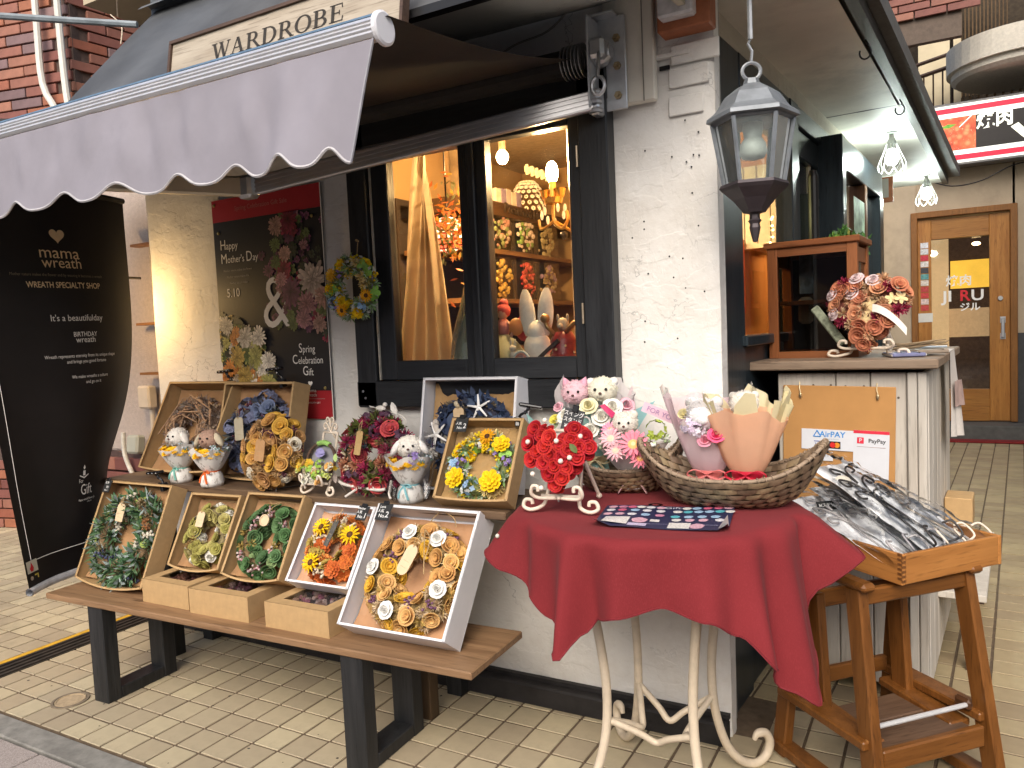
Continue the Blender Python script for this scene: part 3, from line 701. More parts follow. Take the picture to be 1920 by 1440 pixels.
for i, (y, z, cols, nm) in enumerate(((3.53, 1.79, ((.5, .25, .2), (.6, .45, .35), (.25, .3, .12)), 'pink and cream'), (3.80, 1.79, ((.62, .5, .42), (.2, .35, .1), (.65, .55, .5)), 'white and green'), (4.05, 1.775, ((.35, .28, .15), (.42, .36, .2), (.3, .25, .12)), 'beige'),
        (3.53, 1.535, ((.5, .3, .06), (.55, .38, .1), (.45, .28, .05)), 'yellow'), (3.80, 1.535, ((.5, .06, .06), (.55, .1, .08), (.4, .04, .04)), 'red'), (4.06, 1.535, ((.3, .2, .3), (.35, .28, .18), (.3, .22, .12)), 'lilac and brown'))):
    fw = thing('framed_wreath', '%s wreath in a clear box on the %s shelf inside the window' % (nm, 'upper' if z > 1.7 else 'lower'), 'wreath', T(-2.03, y, z) @ RZ(90) @ RX(90), 'framed wreaths on the shop shelves')
    mb = MB(); rr = random.Random(i)
    mts = [M(c, .7, .25, 60, .4) for c in cols]
    for k in range(60):
        a = rr.uniform(0, 2*PI); ph = rr.uniform(-.3, PI+.3); R_, r_ = .066, .026
        p = ((R_+r_*math.cos(ph))*math.cos(a)*.85, (R_+r_*math.cos(ph))*math.sin(a), r_*math.sin(ph)); s_ = rr.uniform(.008, .016)
        mb.ball(p, (s_, s_, s_*.7), 6, 4, rr.randrange(3))
    stuff(mb.build('flowers', mts, fw, T(0, 0, .02), smooth=False))
    MB().box((0, 0, -.005), (.20, .22, .012)).build('backing', M((.02, .02, .02)), fw)
    MB().box((0, .0, .055), (.20, .22, .002)).build('sleeve', glass((1, 1, 1), .25, .05), fw)
WB = emit((1, .62, .26), 45)
def bulb(loc, nm, lab):
    t = thing('pendant_bulb', lab, 'lamp', T(*loc)); MB().ball((0, 0, 0), (.026, .026, .03), 12, 8).build('bulb', WB, t, smooth=True)
    MB().lathe([(0, .028), (.014, .028), (.016, .07), (0, .07)], 10).build('socket', M((.5, .4, .3), .5), t)
    MB().tube([(0, 0, .07), (0, 0, 2.3-loc[2])], .003, 5).build('cord', BLACK, t)
    return t
bulb((-1.60, 2.86, 1.985), '', 'bare glowing bulb hanging inside the right window pane')
point('bulb_light', (-1.60, 2.86, 1.93), 48, (1, .6, .25), .03)
scn = thing('candle_sconce', 'ornate gilt candle wall lamp with a glowing bulb, inside the right pane', 'lamp', T(-1.200, 2.50, 1.70))
GILT = M((.75, .48, .16), .35, .2, 60, .1, metal=.8)
mb = MB(); mb.ball((0, 0, .11), (.022, .022, .04), 12, 8); mb.build('flame_bulb', emit((1, .66, .3), 70), scn, smooth=True)
mb = MB(); mb.lathe([(.0, .0), (.03, .0), (.036, .02), (.012, .02), (.012, .08), (0, .08)], 14)
mb.tube(bez([(0, 0, 0), (0, 0, -.06), (.03, 0, -.09), (.055, 0, -.06), (.05, 0, -.03)], 5), .006, 6); mb.tube(bez([(0, 0, -.06), (-.05, 0, -.085), (-.06, 0, -.05)], 5), .005, 6); mb.tube([(0, 0, -.06), (.05, .05, -.1), (.09, .09, -.1)], .006, 6)
mb.build('arms', GILT, scn)
for k in range(7):
    a = k*.9; MB().ball((.045*math.cos(a), .03*math.sin(a), -.02-.02*(k % 3)), (.007, .007, .016), 6, 4).build('crystal', M((.85, .6, .3), .2, .1, emis=.6), scn)
MB().lathe([(0, 0), (.012, 0), (.02, .03), (.026, .03), (.0, .03)], 10, X=T(.03, 0, .02)).build('cup', GILT, scn); MB().lathe([(0, 0), (.012, 0), (.02, .03), (.026, .03), (.0, .03)], 10, X=T(-.03, 0, .02)).build('cup', GILT, scn)
point('sconce_light', (-1.200, 2.47, 1.86), 14, (1, .62, .28), .03)
wr = MB().tube([(-1.138, 2.52, 2.0), (-1.138, 2.52, 1.2)], .009, 8).build('curtain_pole', M((.5, .46, .4), .4, metal=.5)); tag(wr, 'pale upright pole beside the right window pane', 'pole')
kb = MB().ball((-1.165, 2.505, 1.585), .016, 8, 6).build('knob', DARKWIRE); tag(kb, 'dark round knob on the upright pole', 'knob')
dm = thing('openwork_shade', 'cream openwork dome shade standing on the beam inside the window', 'lamp shade', T(-2.03, 3.9, 1.92))
mb = MB(); 
for j in range(7):
    for k in range(16):
        a = 2*PI*(k+.5*(j % 2))/16; r_ = .10*math.cos(j/7*1.3); mb.lathe([(.006, -.003), (.012, 0), (.006, .003)], 6, X=T(r_*math.cos(a), r_*math.sin(a), .01+.17*math.sin(j/7*1.4)) @ RZ(math.degrees(a)) @ RY(90-j*9))
mb.build('filigree', M((.75, .6, .36), .6, emis=.25), dm)
pf = thing('letter_board', 'glowing cut-out letters high on the shelf wall inside the window', 'letters', T(-1.98, 3.93, 2.14))
mb = MB()
for k in range(5): mb.box((0, -.12+.06*k, .008*(k % 2)), (.01, .04, .03)); mb.box((0, -.12+.06*k, .0), (.012, .012, .055)); mb.box((0, -.11+.06*k, -.015), (.01, .03, .01))
mb.build('letters', M((.8, .55, .2), .5, emis=.9), pf)
bk = MB()
for k in range(5): bk.box((-2.05, 3.52+.055*k, 1.95), (.1, .05, .1+.01*(k % 3)), mi=k % 3)
o = bk.build('books', [M((.6, .55, .45)), M((.25, .2, .3)), M((.45, .4, .38))]); tag(o, 'row of small frames and books on the beam inside the window', 'books')
# curtain, globe lamp, picture, dried flowers in the left pane
cur = MB(); 
def curt(u, v):
    t = v; wdt = .05+.20*t**.8; c = -1.70-.02*t
    x = c+(u-.5)*wdt*1.0+.03*(1-t)*math.sin(u*5); y = 2.40+.022*math.sin(u*27+t*2)*(.35+t)+.02*u
    return (x, y, 1.93-.77*t)
cur.grid(curt, 60, 24); cur = cur.build('curtain', translucent((.50, .41, .30), .35, .8), smooth=True); tag(cur, 'gathered beige linen curtain behind the left window pane', 'curtain')
cur2 = MB(); 0 and cur2.grid(lambda u, v: (-1.615+.07*u-.05*v*(1-u), 2.43+.018*math.sin(u*20), 1.80-.64*v+.08*(1-v)*(1-u)), 24, 12)
gl_ = thing('mosaic_globe_lamp', 'red and white mosaic globe lamp half hidden by the curtain', 'lamp', T(-1.80, 2.72, 1.67))
mb = MB()
for j in range(10):
    for k in range(18):
        a0_, a1_ = -PI/2+PI*j/10, -PI/2+PI*(j+1)/10; b0, b1 = 2*PI*k/18, 2*PI*(k+1)/18; e = .06; r_ = .075
        q = [(r_*math.cos(a)*math.cos(b), r_*math.cos(a)*math.sin(b), r_*math.sin(a)) for a, b in ((a0_+e, b0+e), (a0_+e, b1-e), (a1_-e, b1-e), (a1_-e, b0+e))]
        mb.add(q, [(0, 1, 2, 3)], 1 if (j*7+k*3) % 5 < 2 or j in (2, 3) else 0)
mb.ball((0, 0, 0), .073, 14, 10, 2)
stuff(mb.build('mosaic', [emit((1, .75, .5), 2.2), emit((1, .12, .05), 1.6), M((.2, .05, .03))], gl_))
MB().tube([(0, 0, .075), (0, 0, .5)], .004, 5).build('cord', BLACK, gl_)
pc = thing('framed_picture', 'small framed picture leaning high behind the left window pane', 'picture', T(-1.72, 2.75, 1.94) @ RZ(30) @ RX(10))
MB().box((0, 0, 0), (.16, .014, .2)).build('frame', M((.3, .2, .1), .5), pc); MB().box((0, -.009, 0), (.12, .004, .155)).build('print', M((.22, .16, .09), .7, .6, 12), pc)
df = MB(); rr = random.Random(5)
for k in range(240):
    p = Vector((-1.66+rr.gauss(0, .04), 2.52+rr.gauss(0, .04), 1.66+rr.gauss(0, .08))); d_ = Vector((rr.gauss(0, 1), rr.gauss(0, 1), rr.gauss(0, 1))).normalized()*.018; e_ = d_.orthogonal().normalized()*.006
    df.add([p-d_, p+e_, p+d_, p-e_], [(0, 1, 2, 3)], rr.randrange(3))
o = stuff(df.build('dried_flowers', [M((.45, .22, .03)), M((.5, .13, .03)), M((.12, .13, .05))])); tag(o, 'hanging bunch of orange and ochre dried flowers in the left pane', 'dried flowers')
bot = thing('dome_cover', 'tall clear glass cover with green dress shape in the left pane', 'glass cover', T(-1.50, 2.42, 1.15))
MB().lathe([(.10, 0), (.085, .1), (.05, .22), (.024, .32), (.022, .36), (0, .37)], 20).build('cover', glass((.75, .8, .72), 1.2, .05, .22), bot, smooth=True)
MB().lathe([(.085, 0), (.06, .12), (.02, .2)], 16, fn=lambda q, j, t: (q[0]*(1+.1*math.sin(7*t)), q[1]*(1+.1*math.sin(7*t)), q[2])).build('skirt', M((.3, .36, .28), .7), bot, smooth=True)
hs = thing('small_dome_ornament', 'small brown arched ornament in the lower corner of the left pane', 'ornament', T(-1.45, 2.36, 1.145))
MB().lathe([(.026, 0), (.03, .02), (.022, .05), (.01, .06), (0, .065)], 14).build('shell', M((.35, .2, .13), .5), hs, smooth=True); MB().tube([(.016*math.cos(t), -.028, .022+.016*math.sin(t)) for t in [PI*k/10 for k in range(11)]], .004, 6).build('arch', M((.6, .42, .3)), hs)

# white rabbit figurine, its neighbours on the ledge
FUR = M((.84, .83, .80), .85, .08, 70, .6, .004)
rb = thing('rabbit_figurine', 'white long eared rabbit figurine standing inside the right pane', 'figurine', T(-1.235, 2.40, 1.145))
mb = MB(); mb.ball((0, 0, .05), (.05, .045, .055), 14, 10); mb.ball((0, .0, .10), (.035, .035, .045), 12, 8); mb.ball((-.035, -.02, .012), (.022, .034, .014), 8, 6); mb.ball((.035, -.02, .012), (.022, .034, .014), 8, 6); mb.build('body', FUR, rb, smooth=True)
for s_ in (-1, 1):
    e = MB(); e.grid(lambda u, v: ((.031*math.sin(PI*min(1, v*.9+.08))**.5*math.cos(2*PI*u))+s_*(.030+.012*v), .018*math.sin(2*PI*u)*math.sin(PI*min(1, v*.93+.06)), .09+.165*v), 12, 10)
    e.build('ear', FUR, rb, smooth=True)
for k in range(26):
    pass
dr = thing('reindeer_figurine', 'figurine of a drummer animal in a dark red jewelled coat, right of the rabbit', 'figurine', T(-1.125, 2.38, 1.145))
RED = M((.22, .02, .025), .3, .3, 60, .3); BRZ = M((.35, .22, .1), .4, .3, 60, .3, metal=.5)
mb = MB(); mb.lathe([(.05, 0), (.054, .012), (.046, .02), (.04, .03), (.046, .07), (.03, .10), (0, .105)], 14); mb.build('coat', RED, dr, smooth=True)
mb = MB(); mb.ball((0, 0, .125), (.022, .02, .024), 10, 7); mb.ball((.0, -.02, .12), (.01, .014, .01), 8, 5); mb.ball((-.018, 0, .148), (.006, .004, .014), 6, 4); mb.ball((.018, 0, .148), (.006, .004, .014), 6, 4); mb.build('head', M((.42, .36, .28), .6), dr, smooth=True)
mb = MB(); mb.tube([(-.02, -.02, .09), (-.045, -.03, .12), (-.05, -.03, .135)], .008, 6); mb.ball((-.052, -.03, .148), .017, 10, 7); mb.tube([(.02, -.02, .1), (.055, -.03, .128), (.09, -.03, .137)], [.008, .009, .006], 6); mb.build('arms', BRZ, dr, smooth=True)
MB().box((0, -.05, .055), (.10, .01, .012), RY(-38)).build('baton', M((.05, .04, .035), .3, .4), dr)
mb = MB()
for k in range(8): mb.ball((.043*math.cos(k*.8-2.6), .043*math.sin(k*.8-2.6), .03+.012*(k % 3)), .005, 6, 4)
mb.build('jewels', M((.75, .65, .45), .2, metal=.4), dr)
mn = thing('rabbit_with_rainbow', 'tiny white rabbit beside a pale rainbow arch at the foot of the pane', 'figurine', T(-1.285, 2.35, 1.145))
mb = MB(); mb.ball((-.02, 0, .022), (.016, .014, .022), 10, 7); mb.ball((-.02, -.004, .05), .013, 10, 7); mb.ball((-.03, 0, .072), (.004, .003, .014), 6, 4); mb.ball((-.012, 0, .07), (.004, .003, .014), 6, 4); mb.build('rabbit', M((.62, .6, .55), .7), mn, smooth=True)
for k, c in enumerate(((.5, .6, .65), (.55, .25, .2), (.3, .2, .25))): MB().tube([((.032-.008*k)*math.cos(t)+.02, -.02, (.04-.009*k)*math.sin(t)) for t in [PI*q/12 for q in range(13)]], .0045, 6).build('arch', M(c, .5), mn)
dl = thing('fairy_doll', 'pink haired doll in a pale green gauze skirt at the left of the right pane', 'doll', T(-1.37, 2.40, 1.145))
MB().lathe([(.085, 0), (.08, .03), (.05, .07), (.018, .10)], 18, fn=lambda q, j, t: (q[0]*(1+.08*math.sin(9*t)), q[1]*(1+.08*math.sin(9*t)), q[2])).build('skirt', translucent((.5, .55, .42), .4, .7), dl, smooth=True)
mb = MB(); mb.lathe([(.02, .1), (.026, .13), (.014, .155), (0, .16)], 10); mb.build('body', M((.5, .2, .2), .6), dl, smooth=True)
mb = MB(); mb.ball((0, 0, .175), (.02, .02, .023), 10, 7); mb.build('head', M((.6, .35, .27), .5), dl, smooth=True); mb = MB(); mb.ball((0, .006, .185), (.027, .025, .027), 10, 7); mb.ball((.0, .01, .21), .018, 8, 6); mb.build('hair', M((.5, .08, .08), .7), dl, smooth=True)
mb = MB(); mb.tube([(.015, 0, .145), (.05, -.01, .12), (.04, -.02, .09)], .006, 6); mb.build('arm', M((.6, .35, .27)), dl); MB().ball((.055, -.005, .125), (.03, .02, .032), 10, 7).build('sleeve', translucent((.6, .35, .15), .4), dl, smooth=True)
MB().ball((.075, .03, .12), (.045, .02, .05), 10, 7).build('wing', translucent((.4, .05, .07), .4), dl, smooth=True)

# ================================================================== alley side of the shop
AW = T(-.60, 2.30, 0) @ RZ(-4.3)      # x: out into the alley, y: along it
alw = thing('side_facade', 'black painted wooden side front of the shop along the alley', 'shop front')
def ab(x0, x1, y0, y1, z0, z1, nm, mat=None, bev=.004, par=None): return MB().box(((x0+x1)/2, (y0+y1)/2, (z0+z1)/2), (x1-x0, y1-y0, z1-z0), AW, bev=bev).build(nm, mat or ALLEYWOOD, par or alw)
ab(-.05, .012, .0, .30, 0, 2.12, 'post'); ab(-.05, .02, .015, .05, 0, 2.12, 'trim')
ab(-.06, .0, .30, .95, 0, 1.17, 'lower_panel'); ab(-.05, .028, .27, .97, 1.17, 1.205, 'sill'); ab(-.05, .015, .3, .95, 1.96, 2.12, 'header')
ab(-.05, .02, .95, 1.07, 0, 2.12, 'post')
wf = ab(-.03, .006, .30, .325, 1.2, 1.96, 'window'); ab(-.022, -.018, .325, .95, 1.205, 1.96, 'pane', glass((.95, .95, .93), .35), 0, wf)
ab(-.05, .015, 1.07, 2.6, 2.04, 2.12, 'header'); dpo = ab(-.05, .006, 1.07, 1.13, 0, 2.04, 'door'); ab(-.04, .0, 1.13, 2.03, 1.93, 2.04, 'top_rail', None, .004, dpo); ab(-.04, .0, 1.13, 2.03, 0, .9, 'kick_panel', None, .004, dpo); ab(-.025, -.021, 1.13, 2.1, .9, 1.93, 'pane', glass((.45, .55, .55), 2.2, .06), 0, dpo)
ab(-.04, .004, 1.33, 1.38, .9, 1.80, 'glazing_bar', None, .004, dpo); ab(-.04, .002, 1.38, 2.03, 1.76, 1.80, 'glazing_bar', None, .004, dpo); ab(-.03, .0, 1.9, 1.94, .9, 1.8, 'glazing_bar', None, .004, dpo)
MB().lathe([(0, 0), (.022, 0), (.022, .8), (.014, .825), (0, .83)], 14, X=AW @ T(.04, 1.22, 1.05)).build('handle_post', BLACK, dpo)
ab(-.1, -.03, 1.07, 2.7, 0, .9, 'inner_panel', BLACK)
# projecting glazed bay further along
bay = thing('glazed_bay', 'black framed glazed bay projecting from the alley front', 'window', AW)
def bx(x0, x1, y0, y1, z0, z1, nm, mat=None): return MB().box(((x0+x1)/2, (y0+y1)/2, (z0+z1)/2), (x1-x0, y1-y0, z1-z0), bev=.004).build(nm, mat or ALLEYWOOD, bay)
bx(-.05, .105, 1.52, 1.60, 0, 2.075, 'post'); bx(-.05, .10, 1.60, 2.75, 1.93, 2.075, 'header'); bx(-.05, .105, 2.62, 2.75, 0, 1.93, 'post'); bx(-.05, .105, 2.12, 2.18, 0, 1.93, 'mullion', wood((.08, .035, .015), (.14, .06, .025), 2)); bx(-.05, .095, 1.6, 2.62, 0, .75, 'lower_panel'); bx(.06, .064, 1.6, 2.62, .75, 1.93, 'pane', glass((.35, .45, .47), 2.5, .05)); bx(-.05, -.04, 1.5, 2.75, 0, 2.0, 'backing', BLACK)
tg = MB().grid(lambda u, v: (.115, 1.72+.30*u, 1.40+.42*v), 1, 1, X=AW).build('window_poster', M((.3, .4, .3), .5, .9, 9, 0)); tag(tg, 'colourful notices stuck on the glass of the alley bay', 'poster')
MB().box((.108, 1.95, 1.5), (.008, .1, .4), AW).build('leaflet', M((.6, .55, .5), .5, .3, 15), tg)
# white strip of wall, soffit, fascia
als = thing('alley_soffit', 'cream painted soffit above the alley with a dark fascia edge', 'soffit')
SOF = M((.72, .70, .62), .6, .12, 3, .3, .006, dirt=.25)
MB().box((-.0, 1.2, 2.155), (.02, 3.2, .07), AW).build('wall_strip', plaster((.55, .5, .4), .5, name='strip_plaster'), als)
for (ya, yb) in ((-.38, 1.66), (1.667, 4.15)):
    MB().grid(lambda u, v: (-.06+(.385-.012*v)*u, ya+(yb-ya)*v, 2.188+.004*mnoise.noise(Vector((u*4, v*6+ya, 0)))), 10, 20, X=AW).build('panel', SOF, als, smooth=True)
MB().box((.362, 1.88, 2.21), (.035, 4.6, .075), AW @ T(.0, 0, 0) @ RZ(.55)).build('fascia', wood((.03, .028, .025), (.06, .055, .05), 1, .5), als)
MB().box((.16, 1.9, 2.25), (.5, 4.6, .06), AW).build('roof_deck', M((.1, .1, .1)), als)
for s_ in (.62, 1.5):
    hk = MB()
    hk.tube([(.34, s_, 2.17), (.35, s_, 2.15)]+[(.34+.018*math.cos(t), s_, 2.128+.022*math.sin(t)) for t in [1.4-k*.45 for k in range(12)]], .003, 5, X=AW)
    tag(hk.build('hook', BLACK), 'small black wire hook under the soffit edge, '+('nearer the lantern' if s_ < 1 else 'nearer the caged bulb'), 'hook', 'wire hooks under the soffit')

# caged bulbs under the soffit
for k, (yy, xx, zz) in enumerate(((2.20, .22, 2.186), (3.72, .24, 2.186))):
    t = thing('caged_bulb', ('bright caged bulb under the soffit, nearest to the lantern' if k == 0 else 'caged bulb at the far end of the soffit by the restaurant door'), 'lamp', AW @ T(xx, yy, zz), 'caged bulbs under the alley soffit')
    MB().lathe([(0, 0), (.028, 0), (.03, -.006), (.012, -.012), (.014, -.03), (.022, -.05), (.022, -.085), (0, -.085)], 14).build('socket', M((.2, .2, .19), .5, metal=.3), t)
    MB().lathe([(.012, -.085), (.022, -.1), (.032, -.125), (.03, -.15), (.018, -.165), (0, -.168)], 14).build('bulb', emit((.93, 1, .95), 12), t, smooth=True)
    cg = MB()
    for q in range(8):
        a = 2*PI*q/8; a2 = a+2*PI/8
        def pc_(aa, r_, z_): return (r_*math.cos(aa), r_*math.sin(aa), z_)
        cg.tube(bez([pc_(a, .024, -.06), pc_(a, .04, -.1), pc_(a, .066, -.165), pc_((a+a2)/2, .06, -.2), pc_(a2, .066, -.165)], 4), .0022, 5)
    cg.build('cage', M((.7, .7, .66), .5, emis=0), t)
    pl = point('caged_bulb_light', (0, 0, -.13), 25 if k == 0 else 25, (.86, 1, .93), .04, t)
# hanging lantern by the corner
LAN = M((.20, .22, .24), .5, .2, 20, .2, .002, metal=.3, dirt=.3)
ln = thing('hanging_lantern', 'large six sided grey metal lantern hanging on a rod beside the corner', 'lantern', T(-.415, 2.05, .0) @ S(1.08, 1.08, 1))
def hexr(r, z, n=6, o=.26): return [(r*math.cos(o+2*PI*k/n), r*math.sin(o+2*PI*k/n), z) for k in range(n)]
def hexl(prof, nm, mat, par=None):
    mb = MB(); rows = [hexr(r, z) for r, z in prof]; vs = sum(rows, [])
    mb.add(vs, [(j*6+k, j*6+(k+1) % 6, (j+1)*6+(k+1) % 6, (j+1)*6+k) for j in range(len(rows)-1) for k in range(6)]); return mb.build(nm, mat, par or ln)
hexl([(.0, 1.862), (.016, 1.862), (.02, 1.848), (.035, 1.842), (.062, 1.822), (.082, 1.790), (.088, 1.784), (.104, 1.772), (.106, 1.762), (.092, 1.757), (.0, 1.757)], 'roof', LAN)
hexl([(.098, 1.7565), (.086, 1.752), (.0, 1.7525)], 'collar', LAN)
hexl([(.0, 1.602), (.076, 1.602), (.08, 1.594), (.074, 1.586), (.05, 1.562), (.03, 1.535), (.026, 1.528), (.012, 1.524), (.012, 1.512), (.016, 1.508), (.011, 1.50), (.013, 1.49), (.006, 1.455), (0, 1.452)], 'base', M((.05, .04, .045), .45, .2, 20, .2, metal=.3))
for k in range(6):
    a = .26+2*PI*k/6; MB().tube([(.092*math.cos(a), .092*math.sin(a), 1.755), (.068*math.cos(a), .068*math.sin(a), 1.60)], .0055, 6, X=T(0, 0, 0)).build('rib', LAN, ln)
lp = MB(); ra, rb_ = hexr(.087, 1.755), hexr(.064, 1.602)
lp.add(ra+rb_, [(k, (k+1) % 6, 6+(k+1) % 6, 6+k) for k in range(6)]); lp.build('glass_panes', glass((.78, .86, .85), 1.3, .05, .10), ln)
MB().lathe([(0, 1.757), (.022, 1.757), (.024, 1.735), (.02, 1.715), (.022, 1.712), (.03, 1.70), (.032, 1.68), (.026, 1.665), (.0, 1.658)], 14).build('bulb', M((.66, .64, .58), .4), ln, smooth=True)
mb = MB(); mb.tube([(.021*math.cos(t), 0, 1.881+.021*math.sin(t)) for t in [2*PI*k/18 for k in range(19)]], .0045, 6, X=RZ(25)); mb.tube([(0, 0, 1.9), (.003, 0, 1.93), (-.006, 0, 1.95), (.002, 0, 1.965)], .0035, 5); mb.tube([(0, 0, 1.96), (0, 0, 2.175)], .006, 6); mb.build('rod', M((.3, .32, .34), .45, metal=.4), ln)
# interior behind the alley window: orange wall, string lights
iw = thing('alley_window_backdrop', 'orange wall with a bead curtain of fairy lights behind the alley window', 'display')
MB().box((-.42, 1.50, 1.45), (.76, .02, 1.5), AW).build('orange_wall', M((.50, .22, .06), .7, .15, 5), iw)
MB().box((-.40, 1.36, 1.46), (.20, .02, .34), AW).build('orange_cloth', M((.75, .11, .02), .7), iw)
for k in range(9): MB().box((-.52+.06*k, 1.42, 1.79), (.054, .014, .36), AW).build('plank', M((.55, .52, .45), .7, .1), iw)
MB().box((-.30, 1.41, 1.60), (.6, .03, .02), AW).build('shelf', M((.6, .55, .45), .7), iw)
rr = random.Random(3); mb = MB()
for c in range(2):
    for k in range(11): mb.ball((-.115-.03*c+rr.uniform(-.008, .008), 1.15+.1*c, 1.20+.05*k+rr.uniform(-.01, .01)), .0048, 6, 4, X=AW)
mb.build('fairy_lights', emit((1, .7, .25), 14), iw)
point('alley_window_light', AW @ Vector((-.32, 1.1, 1.72)), 5, (1, .62, .28), .04)
# small framed notice at the far end of the soffit
nf = thing('orange_frame', 'small white notice in an orange frame past the end of the soffit', 'notice', T(-.33, 5.6, 2.06))
MB().box((0, 0, 0), (.13, .02, .16)).build('frame', M((.5, .16, .05), .5), nf); MB().box((-.01, -.012, .01), (.10, .004, .12)).build('sheet', M((.6, .58, .52), .5, .05), nf)
# ================================================================== far end of the alley
FW = M((.45, .37, .27), .8, .1, 3, .3, .004, dirt=.2)
rs = thing('restaurant_building', 'beige wall of the restaurant at the end of the alley', 'building')
YS = 8.97
mb = MB(); mb.box((-.38, YS+.1, 1.5), (.32, .3, 3.0)); mb.box((.95, YS+.1, 1.35), (.68, .2, 2.7)); mb.box((.2, YS+.1, 2.46), (.86, .2, .5)); mb.build('wall', FW, rs)
MB().box((-.6, YS-.05, 1.5), (.14, .3, 3.0)).build('pillar', M((.42, .38, .32), .8, .1, 3), rs)
MB().box((.72, YS-.18, .075), (2.2, .36, .15), bev=.006).build('step', M((.085, .085, .08), .7, .2, 20, .3), rs)
MB().box((.95, YS-.01, .55), (.66, .03, .95)).build('dado', M((.05, .052, .055), .6, .2), rs)
WD = wood((.30, .12, .025), (.42, .19, .045), 2, .4, 3, .15); 
dr_ = thing('restaurant_door', 'brown wooden door with a tall glass pane at the end of the alley', 'door', T(.19, YS-.02, .16))
mb = MB(); mb.box((-.425, -.02, 1.03), (.06, .1, 2.06), bev=.005); mb.box((.425, -.02, 1.03), (.06, .1, 2.06), bev=.005); mb.box((0, -.02, 2.08), (.91, .1, .06), bev=.005); mb.build('frame', wood((.2, .08, .018), (.28, .12, .03), 2), dr_)
mb = MB(); mb.box((-.335, 0, 1.02), (.12, .05, 2.03), bev=.004); mb.box((.31, 0, 1.02), (.17, .05, 2.03), bev=.004); mb.build('stile', WD, dr_)
mb = MB(); mb.box((-.025, 0, 1.93), (.5, .05, .2), bev=.004); mb.box((-.025, 0, .16), (.5, .05, .32), bev=.004); mb.build('rail', wood((.30, .12, .025), (.42, .19, .045), 0, .4, 3, .15), dr_)
MB().box((-.025, .01, 1.07), (.5, .006, 1.5)).build('pane', glass((.9, .88, .85), 1.2), dr_)
inn = MB(); inn.box((0, 1.2, 1.0), (1.2, .05, 2.0)); inn.box((0, .6, -.02), (1.2, 1.2, .03)); inn.build('interior', M((.10, .06, .035), .8, .3, emis=.12), dr_)  # room surfaces emit a faint glow in place of indoor lighting
MB().box((-.2, .3, 1.25), (.16, .02, 1.2)).build('interior_wall', M((.6, .42, .22), .8, .05, emis=.5), dr_); MB().box((0, .5, .98), (.8, .02, .30)).build('counter_top', M((.5, .34, .18), .7, .1, emis=.4), dr_)  # wall and counter also carry their light as emission
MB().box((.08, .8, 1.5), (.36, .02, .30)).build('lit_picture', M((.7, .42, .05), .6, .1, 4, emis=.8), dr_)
mb = MB(); mb.ball((.13, .4, 1.79), (.04, .04, .02), 10, 6); mb.build('ceiling_light', emit((1, .7, .35), 8), dr_)
hd = MB(); hd.box((.335, -.04, .92), (.03, .03, .19), bev=.004); hd.box((.335, -.026, 1.0), (.045, .012, .06)); hd.box((.335, -.026, .84), (.045, .012, .06)); hd.lathe([(0, .02), (.02, .02), (.024, 0)], 14, X=T(.315, -.026, 1.21) @ RX(90)); hd.build('handle', STEEL, dr_)
WT = M((.78, .77, .74), .5, .03)
text('lettering', '焼肉', .115, WT, dr_, T(-.035, -.003, 1.40) @ RX(90), bold=.002); text('lettering', 'JI', .15, WT, dr_, T(-.135, -.003, 1.25) @ RX(90), sx=1.15, bold=.003); text('lettering', 'U', .15, WT, dr_, T(.125, -.003, 1.25) @ RX(90), sx=1.1, bold=.003); text('lettering', 'R', .15, M((.6, .02, .03)), dr_, T(.015, -.003, 1.25) @ RX(90), bold=.003); text('lettering', 'ジル', .09, WT, dr_, T(.06, -.003, 1.135) @ RX(90), bold=.002)
for k, c in enumerate(((.6, .62, .66), (.55, .57, .6), (.5, .03, .06), (.62, .6, .58), (.05, .05, .06), (.1, .3, .3), (.6, .55, .5), (.45, .05, .05), (.5, .05, .05), (.62, .5, .48), (.45, .05, .05))):
    MB().box((-.335, -.027, 1.78-.063*k), (.07, .003, .055)).build('sticker', M(c, .5, .35, 60, 0), dr_)
MB().box((-.335, -.028, 1.05), (.14, .003, .09)).build('notice', M((.62, .62, .58), .5, .05), dr_)
pt = thing('potted_plant', 'small plant in a cream pot on the ledge behind the restaurant door', 'plant', T(-.03, YS-.12, .62))
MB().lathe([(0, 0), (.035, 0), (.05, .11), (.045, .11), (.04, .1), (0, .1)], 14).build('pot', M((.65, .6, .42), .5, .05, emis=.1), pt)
lf = MB(); rr = random.Random(2)
for k in range(26):
    a, t_ = rr.uniform(0, 6.28), rr.uniform(.2, 1); d_ = Vector((math.cos(a)*t_, math.sin(a)*t_, .9)).normalized(); p = Vector((0, 0, .1)); q = p+d_*.09; e_ = d_.orthogonal().normalized()*.012; lf.add([p, (p+q)/2+e_, q, (p+q)/2-e_], [(0, 1, 2, 3)])
lf.build('leaves', M((.05, .08, .03), .6), pt); MB().box((0, 0, -.315), (.1, .1, .62)).build('stand', M((.1, .06, .03)), pt)
wbx = MB().box((.94, YS-.04, 1.0), (.34, .05, .42)).build('white_panel', M((.5, .48, .44), .5)); tag(wbx, 'pale panel on the wall right of the restaurant door', 'panel')
mat_ = MB().box((.35, 8.62, .012), (.66, .32, .016), bev=.005).build('door_mat', M((.20, .015, .015), .95, .2, 60, .8, .006)); tag(mat_, 'dark red door mat in front of the restaurant step', 'mat')
